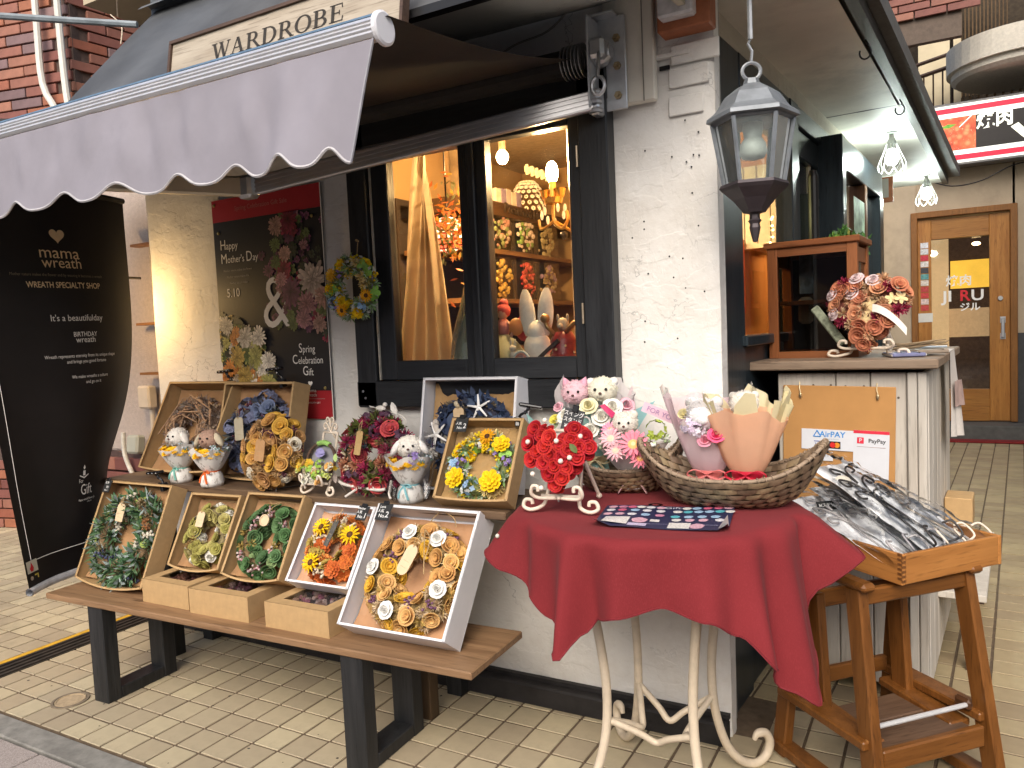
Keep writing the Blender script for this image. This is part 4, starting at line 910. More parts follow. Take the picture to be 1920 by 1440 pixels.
# restaurant sign (lit box)
sgn = thing('restaurant_sign', 'illuminated restaurant sign with a photo of grilled meat, red stripes and 焼肉', 'sign', T(.33, 8.72, 2.965))
MB().box((.22, .1, 0), (1.24, .18, .60), bev=.008).build('case', M((.2, .2, .2), .5, metal=.4), sgn)
def pl(x0, x1, z0, z1, nm, mt, y=-.001): return MB().add([(x0, y, z0), (x1, y, z0), (x1, y, z1), (x0, y, z1)], [(0, 1, 2, 3)]).build(nm, mt, sgn)
pl(-.37, .82, -.275, .275, 'face', M((.85, .85, .78), .4, .02, emis=.6), .007); pl(-.37, .82, .20, .25, 'stripe', M((.5, .01, .03), .4, .02, emis=.9), .004); pl(-.37, .82, -.25, -.20, 'stripe', M((.5, .01, .03), .4, .02, emis=.9), .004); pl(-.37, .82, -.155, .155, 'black_panel', M((.012, .01, .01), .4, .1, emis=.4), .003)
mm, n, l, b = _new('meat_photo'); t = tex(n, l, 7, 6, .7); v_ = tex(n, l, 16, kind='v'); t2 = tex(n, l, 40, 4, .7)
c = mixcol(n, l, ramp(n, l, t.outputs[0], .35, .65), (.18, .02, .01), (.60, .09, .03)); c = mixcol(n, l, ramp(n, l, v_.outputs['Distance'], .5, .1), c, (.65, .17, .07)); c = mixcol(n, l, ramp(n, l, t2.outputs[0], .62, .72), c, (.8, .5, .3)); l.new(c, b.inputs['Base Color']); l.new(c, b.inputs['Emission Color']); b.inputs['Emission Strength'].default_value = .9
pl(-.37, -.03, -.155, .155, 'meat_photo', mm, .001)
mb = MB(); mb.add([(-.33, -.001, .07), (-.26, -.001, .10), (-.19, -.001, .09), (-.25, -.001, .06)], [(0, 1, 2, 3)]); mb.build('pepper', M((.08, .22, .03), .5, .3, 30, emis=.8), sgn)
mb = MB(); mb.add([(-.17, -.0015, .06), (-.163, -.0015, .055), (-.06, -.0015, .15), (-.07, -.0015, .155)], [(0, 1, 2, 3)]); mb.build('tongs', M((.6, .6, .6), .4, emis=.8), sgn)
mb = MB(); mb.add([(-.37+.05*math.cos(t_)-.0, -.001, -.03+.05*math.sin(t_)) for t_ in [PI*k/12-PI/2 for k in range(13)]], [tuple(range(13))]); mb.build('lemon', M((.75, .45, .12), .5, .3, 30, emis=.8), sgn)
YWT = M((.85, .85, .72), .5, .02, emis=.7)
text('lettering', '焼肉', .165, YWT, sgn, T(.125, -.002, .082) @ RX(90), bold=.004, sx=.92)
mb = MB(); mb.add([(.25, -.002, -.005), (.31, -.002, .025), (.42, -.002, -.11), (.37, -.002, -.14)], [(0, 1, 2, 3)]); mb.add([(.44, -.002, .0), (.50, -.002, .03), (.60, -.002, -.10), (.55, -.002, -.13)], [(0, 1, 2, 3)]); mb.build('lettering', YWT, sgn)
# upper floor: railing, curved balcony, columns
ral = thing('balcony_railing', 'brown wrought iron railing with ring ornaments on the upper floor', 'railing', T(-.15, 9.25, 3.3))
IR = M((.05, .025, .015), .5, .2)
mb = MB(); mb.tube([(-.5, 0, .44), (.4, .05, .62)], .02, 6); mb.build('handrail', IR, ral); MB().tube([(-.4, 0, .33), (.3, 0, .46)], .022, 6).build('top_rail', IR, ral); MB().box((0, 0, -.35), (.9, .03, .03)).build('bottom_rail', IR, ral)
for k in range(8):
    x = -.33+.085*k; zt_ = .33+(x+.4)*.186; b_ = MB(); b_.tube([(x, 0, -.35), (x, 0, zt_)], .009, 6)
    if k % 2:
        for z_ in (-.02, -.14): b_.tube([(x+.032*math.cos(t), 0, z_+.055*math.sin(t)) for t in [2*PI*q/14 for q in range(15)]], .007, 5)
    b_.build('baluster', IR, ral)
cbl = thing('curved_balcony', 'pale stucco curved balcony at the top right', 'balcony', T(.72, 9.1, 3.62))
STU = M((.70, .66, .57), .9, .1, 40, .6, .006)
MB().lathe([(.0, -.12), (.58, -.12), (.62, -.09), (.62, -.03), (.66, -.03), (.66, .20), (.6, .20), (.6, .0)], 40, fn=lambda q, j, t: (q[0], q[1], q[2])).build('parapet', STU, cbl, smooth=False)
mb = MB(); mb.box((.75, -.25, .8), (1.2, .3, 1.7)); mb.build('wall', STU, cbl)
for (cx_, w_, nm) in ((-.05, .30, 'left'), (.17, .07, 'right')):
    MB().box((cx_, 9.9, 4.0), (w_, .25, 2.6)).build('column', M((.58, .50, .34), .85, .1, 5), rs)
mb = MB(); mb.box((.5, 10.4, 4.0), (3, .1, 2.8)); mb.build('upper_wall', M((.06, .045, .03), .9, .3), rs); mb = MB()
for k in range(14): mb.box((.18+.035*k, 10.0, 4.2), (.012, .03, 1.2))
for k in range(10): mb.box((.2+.07*k, 9.2, 3.33), (.02, .05, .14))
stuff(mb.build('lattice', M((.13, .08, .04), .8), rs))
MB().box((0.4, 9.6, 2.72), (3, 1.4, .1)).build('floor_slab', M((.12, .09, .06), .8), rs)
bw = thing('brick_lintel', 'short run of orange brick high above the far end of the alley', 'wall', T(-.42, 8.2, 3.98))
for r in range(6):
    for c in range(4): inst('brick', brick_me, bw, T(.13+.262*c-(.13 if r % 2 else 0)-.3, 0, .0715*r))
MB().box((.05, .06, .1), (1.1, .08, .7)).build('backing', M((.1, .07, .05)), bw)
oc = thing('added_alley_block', 'plain beige unseen block added right of the alley to hold back sky light', 'building')
MB().box((2.2, 6.3, 2.4), (1.6, 7.4, 4.8)).build('wall', M((.4, .36, .3), .85, .1, 3), oc)  # unseen mass added so sky light does not flood the alley
o = MB().tube(bez([(-.1, 8.7, 2.55), (.1, 8.7, 2.47), (.35, 8.75, 2.5), (.62, 8.8, 2.62), (1.0, 8.9, 2.66)], 5), .006, 5).build('cable', BLACK); tag(o, 'dark cable sagging above the restaurant door', 'cable')

# ================================================================== counter with its things
CT = T(-.575, 2.715, 0) @ RZ(-4.3)
WW = wood((.50, .45, .38), (.66, .62, .55), 2, .75, 3, .4, (.36, .30, .24, .70), gr=.78)
ctr = thing('counter', 'whitewashed plank counter with a brown top beside the alley', 'counter', CT)
xs = [(.085, .268), (.271, .372), (.375, .478)]
mb = None
for a_, b_ in xs: MB().box(((a_+b_)/2, .03, .56), (b_-a_, .02, 1.02), bev=.003).build('plank', WW, ctr)
for a_, b_ in ((.481, .508), (.510, .535)): MB().box(((a_+b_)/2, .022, .56), (b_-a_, .034, 1.02), bev=.003).build('post', WW, ctr)
for k in range(6): MB().box((.527, .11+.14*k, .56), (.02, .137, 1.02), bev=.003).build('side_plank', WW, ctr)
MB().box((.30, .5, .58), (.42, .9, .98)).build('body', M((.08, .06, .05)), ctr)
MB().box((.275, .46, 1.098), (.59, .98, .03), bev=.004).build('top', wood((.20, .13, .085), (.36, .27, .19), 0, .6, 3, .3), ctr)
mb = MB()
for (nx, nz) in ((.20, 1.03), (.255, 1.03), (.30, 1.026), (.355, 1.026), (.39, .99), (.455, .99), (.10, .99), (.455, .62), (.46, .3), (.1, .3)): mb.lathe([(0, .0), (.004, .0), (.004, -.004)], 8, X=T(nx, .0195, nz) @ RX(90))
mb.build('nail', M((.1, .08, .06)), ctr)
# hanging board with payment notices
bd = thing('notice_board', 'tan fibreboard hung by two clips on the counter front', 'board', CT @ T(.277, .012, 1.018) @ RY(1.2))
MB().box((0, .0, -.19), (.345, .006, .40), bev=.002).build('panel', CORK, bd)
for hx in (-.118, .118):
    k = MB(); k.tube([(hx, -.004, .022), (hx, -.008, .0), (hx+.003, -.009, -.012)], .002, 5); k.ball((hx+.003, -.009, -.022), (.005, .004, .01), 8, 5); k.build('hook', SCREW, bd)
PAP = M((.64, .66, .70), .6, .03, 20, 0)
air = thing('payment_notice', 'white AirPAY payment notice with card logos on the tan board', 'notice', CT @ T(.245, .0065, .85) @ RY(1.5))
MB().box((0, 0, 0), (.166, .0015, .068)).build('sheet', PAP, air)
BLU = M((.04, .25, .62), .5); NAV = M((.03, .06, .3), .5)
text('lettering', 'AirPAY', .026, BLU, air, T(.014, -.0014, .018) @ RX(90), bold=.0005)
mb = MB(); tr3 = [(-.045, .010), (-.022, .010), (-.0335, .030)]
for k in range(3):
    a_, b_ = Vector((*tr3[k], 0)), Vector((*tr3[(k+1) % 3], 0)); mb.tube([(a_.x, -.0012, a_.y), (b_.x, -.0012, b_.y)], .0018, 5)
mb.build('triangle_logo', BLU, air)
text('lettering', 'Powered by Service', .006, M((.3, .4, .5)), air, T(.01, -.0014, .003) @ RX(90))
text('lettering', 'VISA', .014, NAV, air, T(-.026, -.0014, -.017) @ RX(90), bold=.0004); MB().box((-.026, -.0012, -.006), (.034, .0006, .0025)).build('blue_bar', NAV, air)
MB().box((.022, -.0012, -.016), (.035, .0006, .024)).build('card_logo', M((.01, .01, .015), .4), air)
for dx, c in ((-.0065, (.6, .02, .02)), (.0065, (.7, .25, .02))): MB().lathe([(0, 0), (.009, 0)], 16, X=T(.022+dx, -.0018+dx*.03, -.016) @ RX(90)).build('disc', M(c, .5), air)
pay = thing('payment_poster', 'white PayPay notice with a red top band on the tan board', 'notice', CT @ T(.375, .0062, .805) @ RY(1.8))
MB().box((0, 0, 0), (.106, .0015, .158)).build('sheet', PAP, pay); MB().box((0, -.0011, .074), (.106, .0006, .010)).build('red_band', M((.65, .03, .06), .5), pay)
MB().box((-.032, -.0011, .046), (.020, .0006, .020), bev=.0002).build('logo_tile', M((.65, .03, .06), .5), pay); text('lettering', 'P', .018, PAP, pay, T(-.032, -.0018, .046) @ RX(90), bold=.0003)
text('lettering', 'PayPay', .0185, M((.03, .03, .03)), pay, T(.017, -.0014, .046) @ RX(90), bold=.0003)
MB().box((0, -.0011, .026), (.085, .0005, .0015)).build('rule', M((.4, .3, .3)), pay); text('lettering', 'お支払い', .008, M((.3, .3, .3)), pay, T(-.02, -.0014, -.067) @ RX(90))
n2 = MB().box((.215, .0062, .795), (.09, .0015, .03), CT).build('small_notice', PAP); tag(n2, 'narrow white notice half hidden below the AirPAY sheet', 'notice')
text('lettering', 'いただけます！', .010, M((.25, .25, .27)), n2, CT @ T(.225, .0048, .797) @ RX(90))
n3 = MB().box((.33, .0062, .71), (.09, .0015, .035), CT).build('small_notice', PAP); tag(n3, 'pale slip of paper at the bottom of the tan board', 'notice')
# display cabinet on the counter
CB = wood((.20, .065, .02), (.30, .11, .04), 2, .4, 3, .15); CBX = wood((.20, .065, .02), (.30, .11, .04), 0, .4, 3, .15)
cab = thing('display_cabinet', 'red-brown wooden display cabinet with glass sides on the counter', 'cabinet', CT @ T(.165, .30, 1.113))
cw, cd_, ch = .30, .24, .395
for (sx_, sy_) in ((-1, -1), (1, -1), (1, 1), (-1, 1)): MB().box((sx_*(cw/2-.017), sy_*(cd_/2-.017), ch/2), (.034, .034, ch), bev=.002).build('post', CB, cab)
MB().box((0, 0, ch+.009), (cw+.02, cd_+.02, .022), bev=.003).build('top', CBX, cab); MB().box((0, 0, .012), (cw-.01, cd_-.01, .024)).build('base', CBX, cab)
for (yy, ln_) in ((-cd_/2+.015, 0), (cd_/2-.015, 0)): MB().box((0, yy, ch-.016), (cw-.068, .026, .032)).build('rail', CBX, cab)
for xx in (-cw/2+.015, cw/2-.015): MB().box((xx, 0, ch-.04), (.02, cd_-.068, .05)).build('rail', CB, cab)
MB().box((0, 0, ch*.5), (cw-.05, cd_-.05, .014)).build('shelf', CBX, cab)
MB().box((0, -cd_/2+.012, ch/2), (cw-.07, .003, ch-.05)).build('pane', glass((.62, .62, .6), 1.1), cab); MB().box((cw/2-.012, 0, ch/2), (.003, cd_-.07, ch-.05)).build('pane', glass((.62, .62, .6), 1.1), cab)
MB().box((0, cd_/2-.008, ch/2), (cw-.06, .004, ch-.04)).build('back', M((.03, .025, .022), .6), cab)
cn = MB(); cn.box((-.055, .0, .14), (.05, .04, .10), bev=.012); o = cn.build('paper_roll', M((.34, .30, .23), .6)); o.matrix_world = CT @ T(.165, .34, 1.113+.03); tag(o, 'pale rounded device on the lower shelf of the cabinet', 'device')
o = MB().box((0, 0, 0), (.03, .01, .16), bev=.004).build('cloth_roll', M((.25, .28, .2), .8, .6, 60)); o.matrix_world = CT @ T(.225, .155, 1.225) @ RY(-36); tag(o, 'green patterned strip leaning against the cabinet glass', 'strip')
o = MB().box((0, 0, 0), (.05, .01, .15), bev=.002).build('card', M((.2, .3, .42), .6, .6, 30)); o.matrix_world = CT @ T(.11, .36, 1.42); tag(o, 'blue and yellow card on the upper shelf of the cabinet', 'card')
# planter behind the cabinet
pln = thing('green_plant', 'small bushy green plant behind the display cabinet', 'plant', CT @ T(.20, .62, 1.20)); rr = random.Random(8); mb = MB()
for k in range(420):
    a = rr.uniform(0, 6.28); r_ = rr.uniform(0, .09); p = Vector((r_*math.cos(a), r_*math.sin(a), .31+rr.uniform(-.03, .10)*(1-r_*6))); d_ = Vector((rr.gauss(0, .6), rr.gauss(0, .6), 1)).normalized()*.018; e_ = d_.orthogonal().normalized()*.007
    e_ = Matrix.Rotation(rr.uniform(0, 6.28), 3, d_) @ e_; mb.add([p-d_, p+e_, p+d_, p-e_], [(0, 1, 2, 3)], rr.randrange(2))
stuff(mb.build('leaves', [M((.04, .12, .025), .5), M((.07, .19, .04), .5)], pln)); MB().lathe([(0, -.09), (.05, -.09), (.06, .3), (0, .3)], 14).build('pot', M((.1, .08, .07)), pln)
# booklets, hanging cloth, shelf goods
for k, (c, dx, rz, lab) in enumerate((((.16, .17, .30), .455, 20, 'blue notebook with a black elastic lying on the counter'), ((.25, .2, .15), .505, 32, 'brown notebook partly under a pen on the counter'))):
    o = thing('notebook', lab, 'notebook', CT @ T(dx, .16+.07*k, 1.121+.006*k) @ RZ(rz)); MB().box((0, 0, 0), (.10, .14, .012), bev=.003).build('cover', M(c, .5), o); MB().box((0, 0, -.0005), (.103, .135, .007)).build('pages', M((.6, .58, .54)), o); MB().box((.03, 0, .0065), (.004, .142, .002)).build('elastic', BLACK, o)
o = MB().tube([(0, 0, 0), (.1, .03, 0)], .004, 6).build('pen', M((.35, .42, .48), .4)); o.matrix_world = CT @ T(.47, .27, 1.138); tag(o, 'pale pen lying on the brown notebook', 'pen')
tw = MB(); rr = random.Random(11)
for k in range(14): tw.tube([(rr.uniform(-.02, .02), rr.uniform(-.02, .02), .004+.002*k % 3), (.08+rr.uniform(0, .07), rr.uniform(-.05, .04), .02+rr.uniform(0, .02))], .0018, 4)
o = tw.build('dry_stems', M((.3, .22, .13))); o.matrix_world = CT @ T(.43, .22, 1.125); tag(o, 'bundle of thin dry stems behind the coral heart wreath', 'stems')
hc = MB(); hc.grid(lambda u, v: (.572+.012*math.sin(u*9)*(1-v)+.022*(1-v)*(u), .42+.20*u+.012*math.sin(v*5), 1.115-.30*(1-v)-.02*u*(1-v)+0), 14, 10)
hc.grid(lambda u, v: (.572-.16*(1-v), .42+.20*u, 1.117), 4, 4); o = hc.build('hanging_cloth', cloth((.60, .56, .52), .85, 400, .3), smooth=True); o.matrix_world = CT; tag(o, 'white checked cloth draped over the far right edge of the counter', 'cloth')
MB().grid(lambda u, v: (.5845+.012*math.sin(u*9)*(1-(.35+.3*v))+.022*(1-(.35+.3*v))*u, .42+.20*u+.012*math.sin((.35+.3*v)*5), 1.1155-.30*(1-(.35+.3*v))-.02*u*(1-(.35+.3*v))), 12, 4).build('pink_check', M((.42, .3, .27), .85), o)
sh2 = thing('low_shelf', 'whitewashed low shelf board on the alley side of the counter', 'shelf', CT @ T(.60, .66, .28)); MB().box((.0, .1, 0), (.16, .9, .025), bev=.003).build('board', WW, sh2); mb = MB(); mb.box((.03, -.28, -.145), (.03, .03, .265)); mb.box((.03, .45, -.145), (.03, .03, .265)); mb.build('leg', DKW, sh2)
o = MB().box((.585, .62, .52), (.09, .14, .10), CT, bev=.003).build('cardboard_box', KRAFT); tag(o, 'brown cardboard box on the side shelf, uppermost in its stack', 'box'); o = MB().box((.575, .60, .42), (.07, .16, .10), CT, bev=.003).build('cardboard_box', WHITE); tag(o, 'off-white box under the cardboard box on the side shelf', 'box')
o = MB().box((.57, .5, .335), (.05, .3, .08), CT, bev=.004).build('basket_stack', M((.03, .02, .015), .7, .5, 30, .5)); tag(o, 'dark baskets stacked on the low side shelf', 'basket')
ob = thing('added_street_block', 'plain unseen block added behind the viewer to cut low sky light', 'building'); MB().box((0, -6.5, 1.7), (26, 1, 3.4)).build('wall', M((.42, .28, .26), .85, .1, 2), ob)  # unseen mass added to block low sky light from the front
# ================================================================== flower prototypes (unit radius, facing +Z)
_fc = {}
def F(col, var=.22, rough=.65): return M(col, rough, var, 60, .25, .001, rnd=.12, spec=.25)
def proto(kind, *cols):
    key = (kind, cols)
    if key in _fc: return _fc[key]
    mb = MB(); mats = [F(c) for c in cols]; rr = random.Random(hash(kind) % 1000 if False else len(_fc)+3)
    if kind == 'cup':                      # rolled shaving rose: nested flaring cones of thin wood with an overlap
        for (ri, ro, zb, zt, ph) in ((.22, 1.0, -.25, .50, 0), (.14, .66, -.1, .56, 2.2), (.07, .36, .05, .58, 4.1)):
            n = 22; vs = []
            for i in range(n+1):
                t = i/n; a = ph+2*PI*1.12*t; g_ = .90+.13*t; wob = 1+.035*math.sin(2*a+ph)
                for (f_, h_) in ((0, 0), (.45, .42), (.86, .88), (1.0, 1.0), (1.06, .95)): r_ = (ri+(ro-ri)*f_)*g_*wob; vs.append((r_*math.cos(a), r_*math.sin(a), zb+(zt-zb)*h_+.03*math.sin(a+ph)))
            mb.add(vs, [(5*i+k, 5*i+5+k, 5*i+6+k, 5*i+1+k) for i in range(n) for k in range(4)])
        mb.lathe([(0, .12), (.12, .14), (.2, .1)], 8)
    elif kind == 'rose':                   # foam rose: tight bud plus curled outer petals
        n = 30; vs = []
        for i in range(n+1):
            t = i/n; a = 2*PI*2.0*t
            for (r_, z_) in ((.04+.3*t, 0), (.08+.38*t, .35), (.07+.42*t, .72-.18*t)): vs.append((r_*math.cos(a), r_*math.sin(a), z_))
        mb.add(vs, [(3*i+k, 3*i+3+k, 3*i+4+k, 3*i+1+k) for i in range(n) for k in range(2)])
        for ly, (R_, z_, np_) in enumerate(((.62, .5, 5), (.9, .28, 6))):
            for p in range(np_):
                a0_ = 2*PI*(p+.5*ly)/np_; hw = PI/np_*1.25
                pr = ((.25, .05, 1), (.6, .6, 1), (.92, .98, .95), (1.0, .85, .75)); vs = []
                for (rf_, zf, wf_) in pr:
                    for q in (-1, -.4, .4, 1):
                        a = a0_+q*hw*wf_; r_ = R_*rf_*(1-.1*abs(q)); vs.append((r_*math.cos(a), r_*math.sin(a), z_*zf*(1.05-.15*abs(q))))
                mb.add(vs, [(4*j+k, 4*j+k+1, 4*j+k+5, 4*j+k+4) for j in range(3) for k in range(3)])
    elif kind == 'sun':                    # sunflower / gerbera
        for ly in (0, 1):
            for p in range(13):
                a = 2*PI*(p+.5*ly)/13+rr.uniform(-.05, .05); L_ = 1-.16*ly+rr.uniform(-.05, .05); z_ = .06+.12*ly; up_ = .10+.18*ly; w_ = .20
                ca, sa = math.cos(a), math.sin(a); Pp = lambda r_, s_, z: (r_*ca-s_*sa, r_*sa+s_*ca, z)
                mb.add([Pp(.25, -.06, z_), Pp(.25, .06, z_), Pp(.66, w_*.55, z_+up_), Pp(L_, 0, z_+up_*.6), Pp(.66, -w_*.55, z_+up_), Pp(.62, 0, z_+up_-.05)], [(0, 1, 5), (1, 2, 5), (2, 3, 5), (3, 4, 5), (4, 0, 5)])
        mb.lathe([(.31, .1), (.30, .22), (.2, .27), (0, .25)], 14, mi=1)
        if len(cols) > 2: mb.lathe([(.13, .27), (.10, .285), (0, .28)], 10, mi=2)
    elif kind == 'daf':                    # broad petalled bloom
        for ly in (0, 1, 2):
            np_ = (7, 6, 5)[ly]
            for p in range(np_):
                a = 2*PI*(p+.4*ly)/np_; R_ = 1-.25*ly; z_ = .05+.18*ly; ca, sa = math.cos(a), math.sin(a); Pp = lambda r_, s_, z: (r_*ca-s_*sa, r_*sa+s_*ca, z); w_ = .42*R_
                mb.add([Pp(.05, 0, z_), Pp(R_*.55, -w_, z_+.22), Pp(R_*.95, -w_*.6, z_+.2), Pp(R_, 0, z_+.32), Pp(R_*.95, w_*.6, z_+.2), Pp(R_*.55, w_, z_+.22), Pp(R_*.5, 0, z_+.1)], [(0, 1, 6), (1, 2, 6), (2, 3, 6), (3, 4, 6), (4, 5, 6), (5, 0, 6)], 0)
        mb.ball((0, 0, .45), (.18, .18, .14), 7, 4, len(cols)-1)
    elif kind == 'pom':                    # spiky dried bloom
        for k in range(70):
            z_ = rr.uniform(-.1, 1); a = rr.uniform(0, 2*PI); s_ = math.sqrt(max(0, 1-z_*z_)); d_ = Vector((s_*math.cos(a), s_*math.sin(a), z_)); e_ = d_.orthogonal().normalized()*.11; e_ = Matrix.Rotation(rr.uniform(0, 6.28), 3, d_) @ e_
            L_ = rr.uniform(.75, 1.1); mb.add([d_*.15-e_, d_*.15+e_, d_*L_+e_*.45, d_*(L_+.06), d_*L_-e_*.45], [(0, 1, 2, 3, 4)], k % len(cols))
    elif kind == 'berry':
        for k in range(11):
            p = Vector((rr.gauss(0, .45), rr.gauss(0, .45), rr.uniform(.1, .7))); mb.ball(p, rr.uniform(.2, .28), 6, 4, k % len(cols))
            mb.tube([(p.x*.2, p.y*.2, -.3), p], .04, 3, len(cols)-1, cap=False)
    elif kind == 'hyd':                    # cluster of four petalled florets
        for k in range(15):
            z_ = rr.uniform(.05, 1); a = rr.uniform(0, 2*PI); s_ = math.sqrt(1-z_*z_); d_ = Vector((s_*math.cos(a), s_*math.sin(a), z_)); X = T(*(d_*.78)) @ align(d_) @ RZ(rr.uniform(0, 90)) @ S(.36)
            for q in range(4): mb.add([(0, 0, 0), (.5, -.45, .12), (1, 0, .2), (.5, .45, .12)], [(0, 1, 2, 3)], k % len(cols), X @ RZ(90*q))
    elif kind == 'leafy':                  # sprig of small leaves
        for k in range(16):
            a = rr.uniform(0, 2*PI); el = rr.uniform(.1, 1.2); d_ = Vector((math.cos(a)*math.cos(el), math.sin(a)*math.cos(el), math.sin(el))); L_ = rr.uniform(.8, 1.25); e_ = Matrix.Rotation(rr.uniform(0, 6.28), 3, d_) @ (d_.orthogonal().normalized()*.17)
            m_ = d_*L_*.55+d_.orthogonal()*.05; mb.add([(0, 0, 0), m_+e_, d_*L_, m_-e_], [(0, 1, 2, 3)], k % len(cols))
    elif kind == 'leaf':                   # one broad leaf, folded along its midrib
        o_ = [(0, -.9), (.3, -.6), (.5, -.1), (.42, .45), (0, 1)]
        vs = [(0, y, .0+.1*(1-y*y)) for _, y in o_]+[(x, y, .22*x+.1*(1-y*y)) for x, y in o_[1:4]]+[(-x, y, .22*x+.1*(1-y*y)) for x, y in o_[1:4]]
        mb.add(vs, [(0, 5, 1), (1, 5, 6, 2), (2, 6, 7, 3), (3, 7, 4), (0, 1, 8), (1, 2, 9, 8), (2, 3, 10, 9), (3, 4, 10)])
    elif kind == 'clover':
        for k in range(3):
            X = RZ(120*k) @ T(.5, 0, .1); mb.lathe([(0, 0), (.3, .05), (.5, .02)], 10, X=X)
    elif kind == 'cut':                    # punched wood blossom
        for k in range(5): mb.prism([(.12, -.1), (.5, -.3), (.9, -.2), (1, 0), (.9, .2), (.5, .3), (.12, .1)], .0, .12, RZ(72*k))
        mb.lathe([(0, .16), (.2, .14), (.24, .0)], 8)
    elif kind == 'star':                   # starfish
        for k in range(5):
            mb.add([(-.11, .02, 0), (.11, .02, 0), (.055, 1, 0), (-.055, 1, 0), (0, .0, .26), (0, .96, .1)], [(0, 1, 4), (1, 2, 5, 4), (2, 3, 5), (3, 0, 4, 5)], 0, RZ(72*k))
    elif kind == 'shell':
        mb.ball((0, 0, .1), (.55, 1, .4), 10, 6)
    elif kind == 'moss':
        for k in range(60):
            a = rr.uniform(0, 2*PI); el = rr.uniform(0, 1.4); d_ = Vector((math.cos(a)*math.cos(el), math.sin(a)*math.cos(el), math.sin(el))); e_ = Matrix.Rotation(rr.uniform(0, 6.28), 3, d_) @ (d_.orthogonal().normalized()*.05); p = Vector((rr.gauss(0, .3), rr.gauss(0, .3), 0)); mb.add([p-e_, p+e_, p+d_*rr.uniform(.5, 1.1)], [(0, 1, 2)], k % len(cols))
    me = mb.data(kind, mats, smooth=kind in ('rose', 'shell', 'star', 'cup')); _fc[key] = me; return me
PART = {'cup': 'rolled_rose', 'rose': 'rose', 'sun': 'sunflower', 'daf': 'blossom', 'pom': 'dried_flower', 'berry': 'berries', 'hyd': 'hydrangea', 'leafy': 'leaf_sprig', 'leaf': 'leaf', 'clover': 'clover', 'cut': 'wooden_blossom', 'star': 'starfish', 'shell': 'shell', 'moss': 'moss_tuft'}
def put(par, me, p, nrm, size, spin, nm=None): return inst(nm or PART[me.name.split('.')[0]], me, par, T(*p) @ align(nrm, (0, 1, 0)) @ RZ(spin) @ S(size))
def wreath(X, R, r, specs, lab, seed, cat='wreath', sy=1.0, base=(.16, .10, .05), fill=None, fixed=(), group=None, name='wreath', phi=(-.15, 1.25)):
    """ring in local XY, front +Z. specs: (mesh list, count, size range). fixed: (mesh, angle deg, phi, size[, spin])"""
    t = thing(name, lab, cat, X, group); rr = random.Random(seed); used = []
    mb = MB(); mb.tube([((R)*math.cos(a), R*sy*math.sin(a), 0) for a in [2*PI*k/28 for k in range(29)]], r*.62, 8, cap=False)
    mt = [M(base, .9, .4, 60, .8, .004)]
    if fill:
        cols, nf, lf_, wf_ = fill; mt += [F(c) for c in cols]
        for k in range(nf):
            a = rr.uniform(0, 2*PI); ph = rr.uniform(-.5, PI+.5); o_ = Vector((math.cos(a)*math.cos(ph), math.sin(a)*math.cos(ph), math.sin(ph))); p = Vector((math.cos(a)*R, math.sin(a)*R*sy, 0))+o_*r*.55
            tg = Vector((-math.sin(a), math.cos(a), 0)); d_ = (o_*rr.uniform(.5, 1.1)+tg*rr.uniform(-.9, 1.0)+Vector((rr.gauss(0, .25),)*3)).normalized(); L_ = lf_*rr.uniform(.6, 1.25); e_ = Matrix.Rotation(rr.uniform(0, 6.28), 3, d_) @ (d_.orthogonal().normalized()*wf_*L_); m_ = p+d_*L_*.5
            mb.add([p, m_+e_, p+d_*L_, m_-e_], [(0, 1, 2, 3)], 1+rr.randrange(len(cols)))
    stuff(mb.build('ring', mt, t, smooth=False))
    def pos(a, ph, lift=0):
        nrm = Vector((math.cos(a)*math.cos(ph), math.sin(a)*math.cos(ph), math.sin(ph)))
        return Vector((math.cos(a)*R, math.sin(a)*R*sy, 0))+nrm*(r*.72+lift), nrm
    for f_ in fixed:
        p, nn = pos(rad(f_[1]), f_[2], f_[3]*.25); put(t, f_[0], p, nn+Vector((0, 0, .5)), f_[3], f_[4] if len(f_) > 4 else rr.uniform(0, 360)); used.append((p, f_[3]))
    for mes, cnt, (s0, s1) in specs:
        for k in range(int(cnt*1.2)):
            best = None; sz = rr.uniform(s0, s1)*1.16
            for q in range(26):
                a = rr.uniform(0, 2*PI); ph = rr.uniform(phi[0], phi[1]) if rr.random() < .55 else PI-rr.uniform(phi[0], phi[1]); p, nn = pos(a, ph)
                g_ = min([(p-u).length/(sz+s_) for u, s_ in used] or [9])
                if best is None or g_ > best[0]: best = (g_, p, nn)
            if best[0] < .36: continue
            p, nn = best[1], best[2]; used.append((p, sz)); put(t, rr.choice(mes), p, nn+Vector((0, 0, .25))+Vector((rr.gauss(0, .15), rr.gauss(0, .15), 0)), sz, rr.uniform(0, 360))
    return t
PAPERTAG = M((.66, .52, .33), .7, .05, 40, .1); TWINE = M((.42, .29, .14), .85, .2, 80, .4)
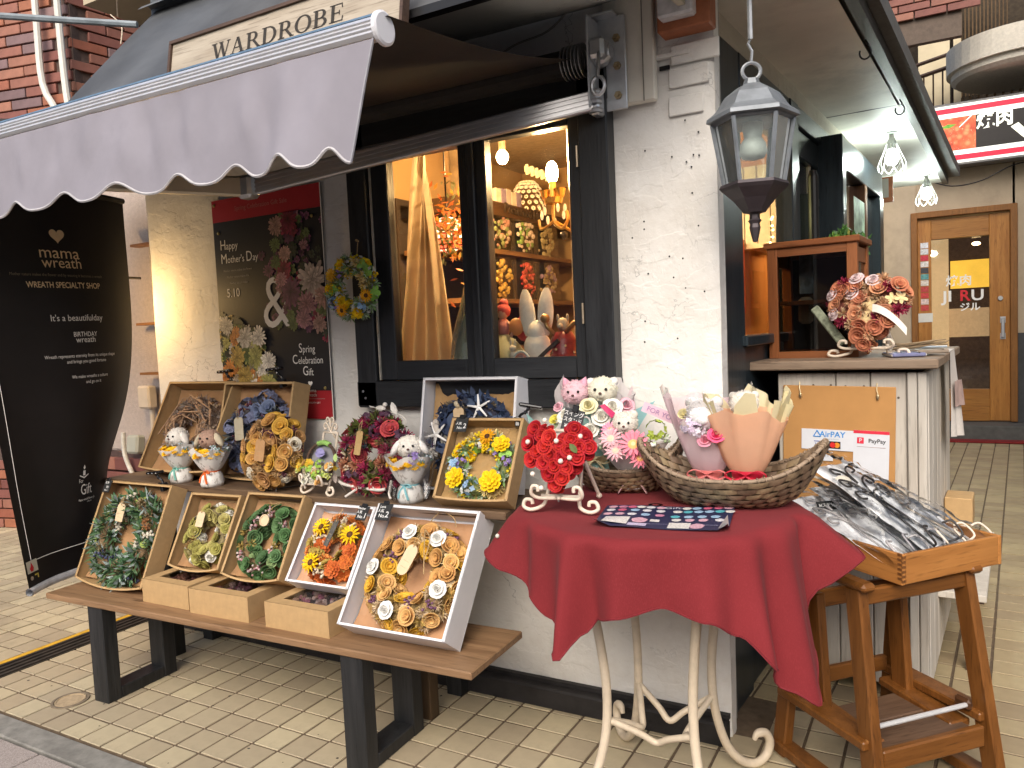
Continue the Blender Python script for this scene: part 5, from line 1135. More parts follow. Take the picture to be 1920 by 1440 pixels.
def tagpiece(t, x, y, z, w_, h_, rot=0, mat=None, round_=False, hole=True, lines=True):
    mb = MB()
    if round_:
        pts = [(w_/2*math.cos(a), (h_/2-w_/2)+w_/2*math.sin(a)) for a in [PI*k/10 for k in range(11)]]+[(w_/2*math.cos(a), -(h_/2-w_/2)+w_/2*math.sin(a)) for a in [PI+PI*k/10 for k in range(11)]]
    else: c_ = w_*.18; pts = [(w_/2, h_/2-c_), (w_/2-c_, h_/2), (-w_/2+c_, h_/2), (-w_/2, h_/2-c_), (-w_/2, -h_/2+c_*.4), (-w_/2+c_*.4, -h_/2), (w_/2-c_*.4, -h_/2), (w_/2, -h_/2+c_*.4)][::-1]
    X = T(x, y, z) @ RZ(rot) @ RX(8)
    o = mb.prism(pts, 0, .0022).build('tag', mat or PAPERTAG, t, X)
    s_ = MB(); s_.tube(bez([(0, h_*.42, .003), (.006, h_*.7, .006), (0, h_*.95, .0)], 5), .0011, 4); s_.tube(bez([(0, h_*.42, .003), (-.005, h_*.7, .006), (.002, h_*.95, .0)], 5), .0011, 4); s_.build('twine', TWINE, t, X)
    if lines:
        l_ = MB()
        for k in range(2): l_.box((0, -h_*.05-k*h_*.2, .0026), (w_*.5, h_*.012, .0004))
        l_.build('faint_text', M((.4, .3, .17)), o)
    return o

# ================================================================== boxes
def pose(X_, Y_, z_, yw, tl): return T(X_, Y_, z_) @ RZ(yw) @ RX(-tl)
def openbox(P, w_, h_, d_, mat, lab, group=None, sag=0, liner=True, lin=None):
    t = thing('display_box', lab, 'box', P, group); th = .004
    MB().box((0, -th/2, h_/2), (w_, th, h_)).build('back', mat, t)
    for s_, nm in ((-1, 'side'), (1, 'side')):
        o = MB().box((s_*(w_/2-th/2), -d_/2-th/2, h_/2), (th, d_-th, h_), bev=.0012).box((s_*(w_/2-th*1.2), -d_+.002, h_/2), (th*2.4, .004, h_), bev=.001).build(nm, mat, t)
    MB().box((0, -d_/2, h_-th/2), (w_-2*th, d_, th), bev=.001).box((0, -d_+.002, h_-th*1.2), (w_-2*th, .004, th*2.4), bev=.001).build('top_side', mat, t)
    mb = MB(); nn = 14
    for k in range(2):
        mb.grid(lambda u, v: (-w_/2+th+(w_-2*th)*u, -d_*v, (th if k else 0)-sag*(4*u*(1-u))*v), nn, 3)
    mb.grid(lambda u, v: (-w_/2+th+(w_-2*th)*u, -d_, th*1.6*v-sag*(4*u*(1-u))), nn, 1); mb.build('bottom_side', mat, t)
    if liner:
        rr = random.Random(int(w_*1e4)); k_ = rr.uniform(0, 9)
        lm = lin or M((.36, .20, .09), .7, .12, 20, .3, .003)
        MB().grid(lambda u, v: (-w_/2+.008+(w_-.016)*u, -.008-.012*abs(mnoise.noise(Vector((u*4+k_, v*4, 1))))-.02*max(0, abs(u-.5)-.42)*8-.02*max(0, .1-v)*6, .008+(h_-.02)*v), 16, 16).build('paper_liner', lm, t, smooth=False)
    return t
def inbox(P, w_, h_, d_, up=.5, out=.03, roll=0): return P @ T(0, -out, h_*up) @ RX(90) @ RZ(roll)
CHALK = M((.02, .021, .022), .7, .3, 30, .1); CHW = M((.7, .7, .68), .8)
def pricecard(X, lines, lab, w_=.042, h_=.048, group='chalk price cards clipped to the boxes'):
    t = thing('price_card', lab, 'sign', X, group); MB().box((0, 0, 0), (w_, h_, .002)).build('card', CHALK, t)
    for txt, x, y, s_, ln_ in lines:
        text('lettering', txt, s_, CHW, t, T(x, y, .0016), bold=.0002)
    MB().box((0, h_/2+.002, .002), (.02, .012, .006), bev=.001).build('clip', BLACK, t); return t
def cliplamp(P, lab):
    t = thing('clip_lamp', lab, 'lamp', P, 'black clip-on lamps on the box rims'); GL = M((.012, .012, .014), .25, .2, 30, .05, coat=.3)
    MB().box((0, 0, -.008), (.016, .03, .032), RX(10), bev=.003).box((0, -.01, .004), (.03, .012, .012), bev=.003).build('clip', GL, t)
    mb = MB(); mb.tube([(0, 0, .004), (-.008, 0, .018), (-.022, -.002, .026), (-.03, -.004, .038)], .0045, 6); mb.ball((-.022, -.002, .026), .007, 8, 5); mb.ball((-.03, -.004, .038), .007, 8, 5); mb.build('arm', GL, t)
    MB().box((-.032, -.006, .05), (.075, .03, .012), RY(-6), bev=.004).build('head', GL, t); mb = MB()
    for k in range(3): mb.ball((-.056+.022*k, -.018, .0435+.002*k), (.005, .005, .002), 6, 4)
    mb.build('lens', M((.6, .6, .62), .2), t); return t

# ================================================================== bench
BW1 = wood((.20, .11, .055), (.40, .24, .125), 0, .5, 3, .3)
bn_ = thing('display_bench', 'low brown plank bench with black square leg frames', 'bench', T(-2.89, 1.57, 0) @ RZ(1.9))
MB().box((.908, .15, .361), (1.816, .30, .022), bev=.003).build('plank', BW1, bn_)
LEGB = wood((.010, .011, .012), (.03, .03, .031), 2, .5, 4, .3, (.16, .15, .13, .72))
for lx in (.265, 1.41):
    lg = MB(); lg.box((lx, .035, .175), (.078, .055, .35), RZ(0), bev=.003).box((lx, .27, .175), (.078, .055, .35), bev=.003).box((lx, .1525, .022), (.078, .18, .04), bev=.003).box((lx, .1525, .338), (.078, .18, .02)); lg.build('leg_frame', LEGB, bn_)
t_ = thing('upper_bench', 'higher dark brown plank bench standing behind the low bench against the wall', 'bench')
MB().box((-2.06, 2.065, .7175), (1.9, .32, .025), T(0, 0, 0), bev=.003).build('plank', wood((.09, .055, .035), (.20, .13, .075), 0, .5, 3, .3), t_)
for lx in (-2.75, -1.49):
    MB().box((lx, 1.99, .352), (.06, .05, .705), bev=.003).build('leg', LEGB if lx < -2 else wood((.05, .03, .015), (.1, .06, .03), 2), t_); MB().box((lx, 2.17, .352), (.06, .05, .705), bev=.003).build('leg', LEGB, t_)
cbx = MB().tube(bez([(-1.545, 2.0, .7), (-1.55, 1.96, .4), (-1.54, 1.95, .15), (-1.56, 1.95, .01)], 5), .004, 5); o = cbx.build('lamp_cable', M((.5, .45, .35), .6)); tag(o, 'pale cable hanging down behind the right bench leg', 'cable')

# ---- lower row
GRN = [(.07, .16, .07), (.13, .22, .11), (.30, .36, .34), (.09, .14, .05)]
P1 = pose(-2.685, 1.742, .372, .3, 24.8); openbox(P1, .393, .378, .072, KRAFT, 'large open kraft box leaning at the left end of the low bench', 'open kraft boxes on the benches', .022)
W1 = wreath(inbox(P1, .393, .378, .07, .45, .04), .127, .047, [([proto('leafy', *GRN[:3])], 26, (.03, .04)), ([proto('berry', (.62, .58, .48), (.55, .5, .4))], 8, (.017, .022)), ([proto('berry', (.05, .06, .12), (.08, .09, .15))], 4, (.017, .02)), ([proto('pom', (.30, .22, .12), (.36, .28, .16))], 5, (.015, .02)), ([proto('leaf', (.24, .30, .07))], 9, (.014, .02))],
    'green and silver leaf wreath with white berries, in the leftmost low box', 1, fill=(GRN, 900, .044, .085), fixed=[(proto('pom', (.42, .2, .08), (.48, .26, .12)), 28, 1.3, .017), (proto('pom', (.45, .2, .08), (.5, .26, .12)), 18, 1.2, .017)])
tagpiece(W1, -.02, .085, .05, .043, .066, -4)
P2 = pose(-2.275, 1.790, .455, 5, 30); openbox(P2, .240, .266, .075, KRAFT, 'smaller open kraft box with a yellow-green wreath, second from the left', 'open kraft boxes on the benches', .016)
YG = [(.36, .33, .09), (.42, .37, .13), (.30, .27, .07)]
W2 = wreath(inbox(P2, .24, .266, .07, .47, .035), .068, .034, [([proto('rose', (.72, .70, .62))], 8, (.02, .024)), ([proto('cup', YG[0]), proto('cup', YG[1]), proto('cup', YG[2])], 26, (.016, .023)), ([proto('pom', (.5, .42, .2), (.42, .36, .16))], 8, (.011, .015)), ([proto('pom', (.4, .25, .1), (.45, .3, .13))], 3, (.013, .016))],
    'pale yellow-green wreath of rolled roses and white roses in a narrow kraft box', 2, sy=1.12, fill=([(.36, .3, .12), (.45, .4, .2), (.3, .2, .1)], 320, .026, .09), base=(.25, .2, .1))
tagpiece(W2, -.026, .042, .045, .034, .054, -3)
P3 = pose(-1.985, 1.780, .455, 3.4, 31.7); openbox(P3, .255, .288, .075, KRAFT, 'open kraft box with a dark green wreath, third from the left', 'open kraft boxes on the benches', .016)
G3 = [(.075, .155, .055), (.10, .19, .075), (.06, .12, .045)]
W3 = wreath(inbox(P3, .255, .288, .07, .46, .035), .078, .040, [([proto('cup', G3[0]), proto('cup', G3[1]), proto('cup', G3[2])], 30, (.017, .024)), ([proto('berry', (.45, .22, .24), (.55, .45, .42))], 9, (.014, .018)), ([proto('pom', (.38, .27, .08), (.45, .33, .1))], 6, (.014, .018)), ([proto('cup', (.25, .35, .15))], 4, (.012, .015))],
    'dark green wreath of rolled roses with pink berries in the third low box', 3, sy=1.1, fill=([(.08, .13, .04), (.05, .09, .03), (.3, .22, .08)], 380, .026, .09))
o = MB().lathe([(.020, 0), (.020, .003), (.016, .003), (.016, 0), (.020, 0)], 22, X=T(.004, .055, .055) @ RX(12)).lathe([(0, .0), (.0155, .0), (.0155, .0015), (0, .0015)], 20, X=T(.004, .055, .055) @ RX(12)).build('wooden_medallion', PAPERTAG, W3)
tw_ = MB().tube(bez([(.0, .075, .05), (.02, .1, .055), (.035, .125, .04), (.01, .115, .05), (-.02, .13, .04)], 5), .0012, 4).build('twine', TWINE, W3)
P4 = pose(-1.707, 1.789, .455, 2, 36.9); openbox(P4, .253, .272, .070, WHITEBOX, 'open white box with the orange sunflower wreath', 'open white boxes on the benches', .0, lin=M((.55, .33, .2), .7, .1, 20, .3, .003))
ORG = [(.62, .17, .035), (.55, .13, .03), (.66, .24, .06)]; SF = proto('sun', (.85, .52, .008), (.07, .03, .012), (.15, .06, .02))
W4 = wreath(inbox(P4, .253, .272, .07, .48, .035), .068, .036, [([proto('daf', ORG[0], (.4, .1, .02)), proto('daf', ORG[1], (.4, .1, .02)), proto('daf', ORG[2], (.5, .2, .05))], 20, (.020, .026)), ([proto('daf', (.42, .30, .05), (.2, .12, .02)), proto('daf', (.36, .26, .06), (.2, .12, .02))], 6, (.02, .025)), ([proto('berry', (.70, .60, .45), (.62, .5, .36))], 8, (.015, .019)), ([proto('leaf', (.10, .16, .04))], 5, (.018, .024))],
    'orange wreath with three yellow sunflowers and a dark tag in a white box', 4, sy=1.1, base=(.3, .12, .04), fill=([(.5, .17, .05), (.35, .25, .08)], 160, .022, .18), fixed=[(SF, 138, 1.35, .036), (SF, 28, 1.35, .037), (SF, 232, 1.4, .036)])
tagpiece(W4, 0.002, .035, .05, .019, .088, -14, M((.09, .085, .075), .8, .4, 60, .2))
P5 = pose(-1.360, 1.726, .372, 1.6, 36.6); openbox(P5, .371, .381, .096, WHITEBOX, 'largest white box with a golden wreath, at the right end of the low bench', 'open white boxes on the benches', .0, lin=M((.44, .24, .12), .6, .1, 12, .3, .004))
TAN = [(.62, .36, .12), (.66, .40, .15), (.70, .42, .10), (.55, .30, .10)]; WR = proto('rose', (.78, .77, .73))
W5 = wreath(inbox(P5, .371, .381, .09, .47, .04, -4), .112, .056, [([proto('cup', TAN[0]), proto('cup', TAN[1]), proto('cup', (.66, .38, .04)), proto('cup', TAN[3])], 40, (.019, .026)), ([proto('berry', (.16, .07, .13), (.2, .1, .16))], 7, (.014, .018)), ([proto('pom', (.52, .38, .22), (.6, .46, .3))], 14, (.016, .021)), ([proto('pom', (.48, .33, .1), (.42, .28, .08))], 14, (.015, .02)), ([proto('cut', (.72, .55, .32))], 7, (.014, .018))],
    'golden wreath of rolled wood roses with five white roses in the largest white box', 5, fill=([(.5, .36, .16), (.58, .45, .26), (.4, .28, .1)], 520, .034, .07), base=(.3, .2, .08), fixed=[(WR, 112, 1.3, .031), (WR, 62, 1.3, .032), (WR, 183, 1.2, .031), (WR, 345, 1.35, .032), (WR, 258, 1.35, .032)])
tagpiece(W5, -.008, .030, .065, .042, .094, -16, PAPERTAG, True)
hb_ = MB().tube(bez([(-.01, .17, .02), (.02, .2, .03), (.07, .19, .03), (.085, .165, .02)], 5), .0016, 4).tube(bez([(.01, .13, .06), (.03, .09, .07), (.06, .0, .06)], 5), .0018, 4).tube(bez([(.01, .13, .06), (.045, .1, .07), (.05, .04, .065)], 5), .0018, 4).build('twine', TWINE, W5)
pricecard(P4 @ T(.085, -.074, .245) @ RX(90) @ RZ(-2), [('Mother', -.006, .015, .010, 1), ('人気', -.011, .002, .011, 1), ('No.', -.002, -.013, .015, 1), ('1', .015, -.009, .026, 1)], 'black chalk card No.1 clipped to the white sunflower box')
pricecard(P5 @ T(-.150, -.100, .352) @ RX(90) @ RZ(-1), [('Love', -.008, .016, .011, 1), ('人気', -.011, .002, .012, 1), ('No.', -.002, -.014, .016, 1), ('2', .016, -.009, .028, 1)], 'black chalk card No.2 clipped to the largest white box', .05, .056)
pricecard(P1 @ T(-.170, -.076, .352) @ RX(90), [('新作', -.004, .013, .011, 1), ('¥9', .004, -.004, .013, 1), ('No.1', 0, -.016, .009, 1)], 'small black chalk card in the top corner of the leftmost low box', .040, .048)
cliplamp(P1 @ T(.12, -.05, .38) @ RX(25), 'black clip lamp on the top rim of the leftmost low box')
# closed gift boxes with windows
def giftbox(x, y, w_, d_, h_, lab, yw, col):
    t = thing('gift_box', lab, 'box', T(x, y, .372) @ RZ(yw), 'closed kraft gift boxes on the low bench')
    MB().box((0, d_/2, (h_-.03)/2), (w_-.004, d_-.004, h_-.03), bev=.001).build('tray', KRAFT, t)
    lid = MB(); a_, b_ = w_/2, .05; z_ = h_-.002
    lid.box((0, .02, z_), (w_, .04, .004)); lid.box((0, d_-.02, z_), (w_, .04, .004)); lid.box((-a_+.02, d_/2, z_), (.04, d_-.08, .004)); lid.box((a_-.02, d_/2, z_), (.04, d_-.08, .004))
    lid.box((0, .001, h_/2), (w_+.002, .003, h_), bev=.0005); lid.box((a_, d_/2, h_/2), (.003, d_, h_), bev=.0005); lid.box((-a_, d_/2, h_/2), (.003, d_, h_), bev=.0005); lid.build('lid', KRAFT, t)
    MB().box((0, d_/2, z_), (w_-.08, d_-.08, .001)).build('window_film', glass((.97, .97, .97), .5, .05), t)
    rr = random.Random(int(x*100)); mb = MB(); cc = [M(c, .7, .3, 60, .4) for c in col]
    mb.box((0, d_/2, h_-.022), (w_-.06, d_-.06, .002), mi=3)
    for k in range(46): mb.ball((rr.uniform(-w_/2+.05, w_/2-.05), rr.uniform(.045, d_-.05), h_-.019+rr.uniform(0, .004)), (rr.uniform(.006, .014),)*2+(.008,), 6, 4, rr.randrange(3))
    stuff(mb.build('flowers', cc+[M((.02, .015, .015))], t))
giftbox(-2.325, 1.655, .235, .24, .082, 'closed kraft gift box with a window lid, left of three on the bench', .5, ((.2, .08, .08), (.3, .14, .1), (.15, .06, .05)))
giftbox(-2.052, 1.648, .263, .24, .083, 'closed kraft gift box with a window lid, middle of three on the bench', 2, ((.25, .1, .14), (.3, .2, .2), (.15, .05, .08)))
giftbox(-1.716, 1.655, .256, .23, .081, 'closed kraft gift box with pink flowers under its film, beside the largest white box', .8, ((.42, .12, .2), (.55, .4, .36), (.35, .2, .15)))
# ---- upper row
z2 = .73
Q1 = pose(-2.672, 2.045, z2, -1.6, 27.4); openbox(Q1, .412, .380, .09, KRAFT, 'large open kraft box with a twig wreath, leftmost on the upper bench', 'open kraft boxes on the benches', .01)
LAVT = [(.26, .19, .15), (.32, .24, .19), (.2, .15, .15), (.36, .28, .22)]
V1 = wreath(inbox(Q1, .412, .38, .09, .46, .04), .110, .042, [([proto('berry', (.3, .23, .18), (.36, .28, .2))], 14, (.014, .018)), ([proto('leafy', (.24, .2, .18), (.3, .25, .2))], 12, (.022, .03)), ([proto('shell', (.5, .36, .2))], 5, (.012, .018))], 'brown lavender and twig wreath with loose vines, upper left box', 11, fill=(LAVT, 900, .035, .07), base=(.2, .14, .1))
vn = MB(); rr = random.Random(4)
for k in range(9):
    a0_ = rr.uniform(0, 6.28); R_ = .105+rr.uniform(-.02, .05); vn.tube([((R_+.012*math.sin(3*a+k))*math.cos(a+a0_)-.01, (R_+.012*math.sin(2*a+k))*math.sin(a+a0_), .03+.015*math.sin(4*a+k)) for a in [rr.uniform(3, 5.5)*q/26 for q in range(27)]], .0028, 5)
vn.build('vines', M((.40, .25, .15), .7, .2), V1)
V1n = MB().lathe([(0, 0), (.03, .004)], 8).build('copper_disc', M((.55, .26, .12), .6), V1, T(.02, -.05, -.01))
Q2 = pose(-2.298, 2.10, z2, .7, 14); openbox(Q2, .373, .366, .087, KRAFT, 'large open kraft box with a blue wreath, second on the upper bench', 'open kraft boxes on the benches', .012)
BL = [(.12, .14, .22), (.17, .19, .30), (.10, .10, .15), (.22, .24, .36)]
V2 = wreath(inbox(Q2, .373, .366, .09, .44, .04), .105, .050, [([proto('hyd', BL[1], BL[3])], 10, (.034, .042)), ([proto('cup', (.20, .26, .34)), proto('cup', (.16, .20, .32))], 9, (.026, .032)), ([proto('pom', BL[0], BL[2])], 12, (.02, .026)), ([proto('berry', (.10, .03, .05), (.13, .05, .07))], 6, (.015, .018)), ([proto('leafy', (.10, .13, .10), (.14, .16, .16))], 10, (.03, .036))], 'slate blue hydrangea wreath in the second upper kraft box', 12, fill=(BL+[(.14, .13, .12)], 500, .035, .14), base=(.08, .07, .07))
tagpiece(V2, -.055, .02, .062, .046, .088, 6, M((.46, .41, .3), .7, .08))
cliplamp(Q1 @ T(.155, -.06, .385) @ RX(20), 'black clip lamp on the top rim of the twig wreath box'); cliplamp(Q2 @ T(.10, -.06, .372) @ RX(10), 'black clip lamp on the top rim of the blue wreath box')
# tan round wreath on a small dark wire stand
V3 = wreath(T(-2.083, 1.955, .868) @ RZ(2) @ RX(72), .078, .054, [([proto('rose', (.66, .60, .48))], 4, (.024, .027)), ([proto('cup', (.50, .27, .08)), proto('cup', (.46, .25, .10)), proto('cup', (.56, .32, .05))], 30, (.020, .027)), ([proto('pom', (.42, .26, .12), (.5, .32, .15))], 16, (.016, .021)), ([proto('berry', (.08, .02, .04), (.11, .04, .05))], 6, (.014, .018)), ([proto('cut', (.7, .5, .22))], 3, (.016, .02))], 'round tan and gold wreath of wood roses standing in front of the blue wreath box', 13, fill=([(.45, .28, .12), (.52, .34, .16), (.36, .22, .1)], 480, .03, .07), base=(.28, .16, .07))
tagpiece(V3, .004, -.008, .068, .044, .076, -4, M((.42, .24, .11), .8, .1))
st3 = thing('wire_stand', 'small dark wire stand holding up the tan wreath', 'stand', T(-2.08, 1.955, .73)); mb = MB()
for s_ in (-1, 1): mb.tube(bez([(s_*.045, -.045, .003), (s_*.04, -.03, .02), (s_*.035, .045, .05), (s_*.03, .06, .22)], 5), .0025, 5); mb.tube([(s_*.04, -.03, .012), (s_*.055, .085, .003)], .0025, 5)
mb.tube([(-.03, .06, .2), (.03, .06, .2)], .0025, 5); mb.build('wire', DARKWIRE, st3)
# flower stand (scroll easel)
def easel(X, h_, w_, lab, mat=CREAMWIRE, r=.0042, top=True):
    t = thing('scroll_easel', lab, 'easel', X); mb = MB(); lean = .28
    for s_ in (-1, 1):
        fr = [Vector((s_*w_*.32, .0+lean*z_, z_)) for z_ in (h_, h_*.5, h_*.22)]
        foot = bez([(s_*w_*.32, lean*h_*.3, h_*.30), (s_*w_*.34, -.004, h_*.12), (s_*w_*.42, -.02, .012), (s_*w_*.60, -.025, .006), (s_*w_*.74, -.022, h_*.07), (s_*w_*.70, -.02, h_*.15), (s_*w_*.58, -.02, h_*.15), (s_*w_*.56, -.02, h_*.10)], 6)
        mb.tube(list(fr)+foot[1:], r, 7)
        mb.tube(bez([(s_*w_*.05, -.03, h_*.20), (s_*w_*.38, -.035, h_*.20), (s_*w_*.50, -.045, h_*.26), (s_*w_*.46, -.05, h_*.36), (s_*w_*.36, -.05, h_*.36), (s_*w_*.35, -.05, h_*.30)], 6), r*.95, 7)
    mb.tube([(-w_*.4, -.01, h_*.20), (w_*.4, -.01, h_*.20)], r, 7); mb.tube([(-w_*.32, lean*h_, h_), (w_*.32, lean*h_, h_)], r, 7); mb.tube([(0, -.035, h_*.2), (0, .0, h_*.2)], r, 6)
    mb.build('front_frame', mat, t, smooth=True)
    MB().tube([(w_*.1, lean*h_, h_*.98), (w_*.34, lean*h_+h_*.55, .008)], r, 7).ball((w_*.34, lean*h_+h_*.55, .007), r*1.6, 7, 5).build('back_leg', mat, t)
    if top:
        tp = MB(); 
        for s_ in (-1, 1):
            tp.tube(bez([(0, lean*h_, h_), (s_*w_*.1, lean*h_, h_*1.1), (s_*w_*.22, lean*h_, h_*1.16), (s_*w_*.30, lean*h_, h_*1.10), (s_*w_*.24, lean*h_, h_*1.05), (s_*w_*.18, lean*h_, h_*1.09)], 5), r*.8, 6); tp.tube(bez([(0, lean*h_, h_*1.08), (s_*w_*.03, lean*h_, h_*1.22), (s_*w_*.13, lean*h_, h_*1.25), (s_*w_*.16, lean*h_, h_*1.19), (s_*w_*.09, lean*h_, h_*1.18)], 5), r*.8, 6)
        tp.build('crest', mat, t, smooth=True)
    return t
easel(T(-1.845, 1.935, .7305) @ RZ(-4), .205, .105, 'cream scroll easel carrying the small yellow and green hoop arrangement')
hp = thing('hoop_arrangement', 'small twig hoop with yellow, white and lime flowers on a cream easel', 'flower arrangement', T(-1.85, 1.945, .845) @ RZ(-4) @ RX(74))
mb = MB(); mb.tube([(.066*math.cos(a), .062*math.sin(a), 0) for a in [2*PI*k/30 for k in range(31)]], .0055, 7); mb.tube([(.066*math.cos(a)+.003, .060*math.sin(a), .004) for a in [2*PI*k/30 for k in range(31)]], .004, 6); mb.build('twig_hoop', M((.10, .06, .04), .8, .3), hp)
MB().tube([(.066*math.cos(a), .062*math.sin(a), 0) for a in [rad(62+10*k) for k in range(6)]], .009, 8).build('green_wrap', M((.28, .50, .13), .8, .2, 60, .4), hp)
MB().lathe([(0, .0), (.06, .0)], 24, X=T(0, 0, -.012)).build('disc', M((.25, .25, .27), .6), hp)
put(hp, proto('leaf', (.30, .28, .52)), (0, .022, .008), (0, 0, 1), .026, 90, 'lilac_bow'); put(hp, proto('leaf', (.30, .28, .52)), (.004, .03, .01), (0, .2, 1), .024, 80, 'lilac_bow')
rr = random.Random(6); SM = [(proto('berry', (.5, .55, .12), (.6, .65, .3)), .013), (proto('rose', (.7, .68, .58)), .017), (proto('hyd', (.36, .58, .09), (.3, .5, .08)), .02), (proto('pom', (.62, .55, .4), (.55, .46, .3)), .014), (proto('daf', (.7, .48, .05), (.7, .3, .02)), .016), (proto('cup', (.66, .38, .12)), .016), (proto('berry', (.7, .7, .6), (.6, .6, .4)), .012)]
for k in range(34):
    me, s_ = SM[k % len(SM)]; a = rr.uniform(PI*1.02, PI*1.98); R_ = rr.uniform(.025, .078); put(hp, me, (R_*math.cos(a)*1.05, R_*math.sin(a)*.95-.008, .012+rr.uniform(0, .02)), (rr.gauss(0, .3), rr.gauss(0, .3), 1), s_, rr.uniform(0, 360))
put(hp, proto('leaf', (.4, .55, .2)), (.078, .012, .01), (.3, 0, 1), .016, 10); put(hp, proto('pom', (.65, .45, .02), (.7, .5, .03)), (.08, -.022, .008), (.3, 0, 1), .010, 0)
# red wreath on a white twig stand with a bird
V4 = wreath(T(-1.662, 2.005, .868) @ RZ(3) @ RX(70), .085, .052, [([proto('cup', (.50, .07, .075)), proto('cup', (.45, .06, .07))], 9, (.024, .03)), ([proto('pom', (.28, .02, .07), (.34, .03, .09))], 20, (.02, .027)), ([proto('pom', (.42, .17, .1), (.46, .22, .12))], 9, (.019, .023)), ([proto('leafy', (.12, .14, .03), (.09, .1, .03))], 16, (.024, .03)), ([proto('hyd', (.07, .03, .06), (.1, .05, .08))], 9, (.024, .03)), ([proto('berry', (.66, .58, .45), (.55, .45, .3))], 5, (.013, .016)), ([proto('leaf', (.16, .22, .24))], 3, (.025, .03))], 'crimson and dark red wreath of roses and dried flowers on a white twig stand', 14, fill=([(.12, .11, .04), (.15, .05, .04), (.09, .04, .05)], 420, .032, .1), base=(.1, .06, .04))
tagpiece(V4, -.028, .022, .06, .026, .08, -6, M((.42, .28, .12), .8, .1))
st4 = thing('twig_stand', 'white metal twig stand with a little bird and leaf holding the red wreath', 'stand', T(-1.66, 1.985, .7305)); mb = MB()
mb.tube(bez([(-.13, -.035, .055), (-.09, -.045, .04), (0, -.05, .033), (.06, -.05, .03), (.085, -.045, .034)], 5), .005, 7); mb.tube(bez([(-.02, -.05, .034), (-.05, -.06, .015), (-.065, -.07, .004)], 4), .004, 6); mb.tube(bez([(.1, -.03, .06), (.1, -.045, .02), (.11, -.05, .004)], 4), .004, 6); mb.tube([(-.1, -.045, .04), (-.12, -.0, .004)], .004, 6); mb.tube([(.04, -.05, .034), (.03, -.052, .055)], .003, 5)
mb.tube(bez([(.0, .06, .0), (.02, .07, .15), (.10, .065, .235), (.05, .068, .268), (-.03, .07, .262)], 6), .0032, 6); mb.build('twigs', M((.68, .64, .58), .5, .1), st4)
b_ = MB(); b_.ball((-.005, .066, .283), (.022, .010, .011), 10, 6); b_.ball((.016, .064, .297), (.009, .008, .008), 8, 5); b_.add([(-.02, .066, .285), (-.055, .066, .293), (-.05, .066, .287)], [(0, 1, 2)]); b_.build('bird', M((.7, .66, .6), .5, .05), st4, smooth=True)
put(st4, proto('leaf', (.68, .65, .6)), (.055, .064, .285), (0, -1, .1), .026, -60); put(st4, proto('leaf', (.4, .34, .3)), (-.12, -.05, .06), (0, -1, .3), .02, 20)

# ---- plush bouquets
PLW = M((.74, .70, .62), .95, .08, 90, .8, .003, sheen=.5); EYE = M((.01, .01, .01), .1)
def plush(par, X, r, mat, ears='flop', earmat=None, nose=True, nm='plush_head', face=True):
    h_ = MB().ball((0, 0, 0), (r, r*.92, r*.9), 18, 12).ball((0, -r*.72, -r*.22), (r*.36, r*.3, r*.28), 10, 7).build(nm, mat, par, X, smooth=True)
    fz = MB(); rf_ = random.Random(int(r*1e5))
    for q in range(420):
        z_ = rf_.uniform(-.8, 1); a = rf_.uniform(0, 2*PI); c_ = math.sqrt(1-z_*z_); d_ = Vector((c_*math.cos(a), c_*math.sin(a), z_))
        if d_.y < -.55 and abs(d_.x) < .55 and -.5 < d_.z < .4: continue
        p = Vector((d_.x*r, d_.y*r*.92, d_.z*r*.9))*.97; e_ = Matrix.Rotation(rf_.uniform(0, 6.28), 3, d_) @ (d_.orthogonal().normalized()*r*.05); t_ = p+(d_+Vector((rf_.gauss(0, .35), rf_.gauss(0, .35), rf_.gauss(0, .35)))).normalized()*r*.13
        fz.add([p-e_, p+e_, t_], [(0, 1, 2)])
    stuff(fz.build('fur', mat, h_))
    for s_ in (-1, 1):
        if face: MB().ball((s_*r*.36, -r*.88, r*.12), r*.105, 8, 6).build('eye', EYE, h_, smooth=True)
        e = MB()
        if ears == 'flop': e.ball((0, 0, 0), (r*.30, r*.42, r*.74), 10, 7, X=T(s_*r*1.02, -.12*r, -.02*r) @ RY(s_*-34))
        elif ears == 'cat': e.lathe([(r*.34, 0), (r*.22, r*.3), (0, r*.6)], 8, X=T(s_*r*.6, 0, r*.6) @ RY(s_*22))
        elif ears == 'round': e.ball((s_*r*.68, 0, r*.66), (r*.34, r*.2, r*.34), 10, 7)
        elif ears == 'puff':
            for q in range(5): e.ball((s_*r*(.6+.15*math.cos(q)), 0, r*(.55-.22*q)), (r*.32, r*.3, r*.3), 8, 6)
        e.build('ear', earmat or mat, h_, smooth=True)
    if nose: MB().ball((0, -r*1.08, -r*.12), (r*.12, r*.08, r*.09), 8, 5).build('nose', M((.12, .05, .04), .4), h_, smooth=True)
    return h_
def cone_wrap(mb, z0, z1, r0, r1, jag=.02, n=48, seed=0, power=.8, tilt=(0, 0), pleat=.05, squash=1, a0=0, a1=2*PI, mi=0):
    rr = random.Random(seed); top = [rr.uniform(-1, 1) for _ in range(12)]
    def f_(u, v):
        a = a0+(a1-a0)*u; k = u*11.999; i = int(k); fr_ = k-i; tz = top[i]*(1-fr_)+top[(i+1) % 12]*fr_
        r_ = r0+(r1-r0)*v**power; r_ *= 1+pleat*math.sin(9*a+seed)*v+pleat*.5*math.sin(17*a)*v
        z_ = z0+(z1-z0)*v+jag*tz*v*v
        return (r_*math.cos(a)+tilt[0]*v, r_*math.sin(a)*squash+tilt[1]*v, z_)
    mb.grid(f_, n, 10, mi)
PAPW = M((.66, .64, .61), .8, .08, 30, .4, .003)
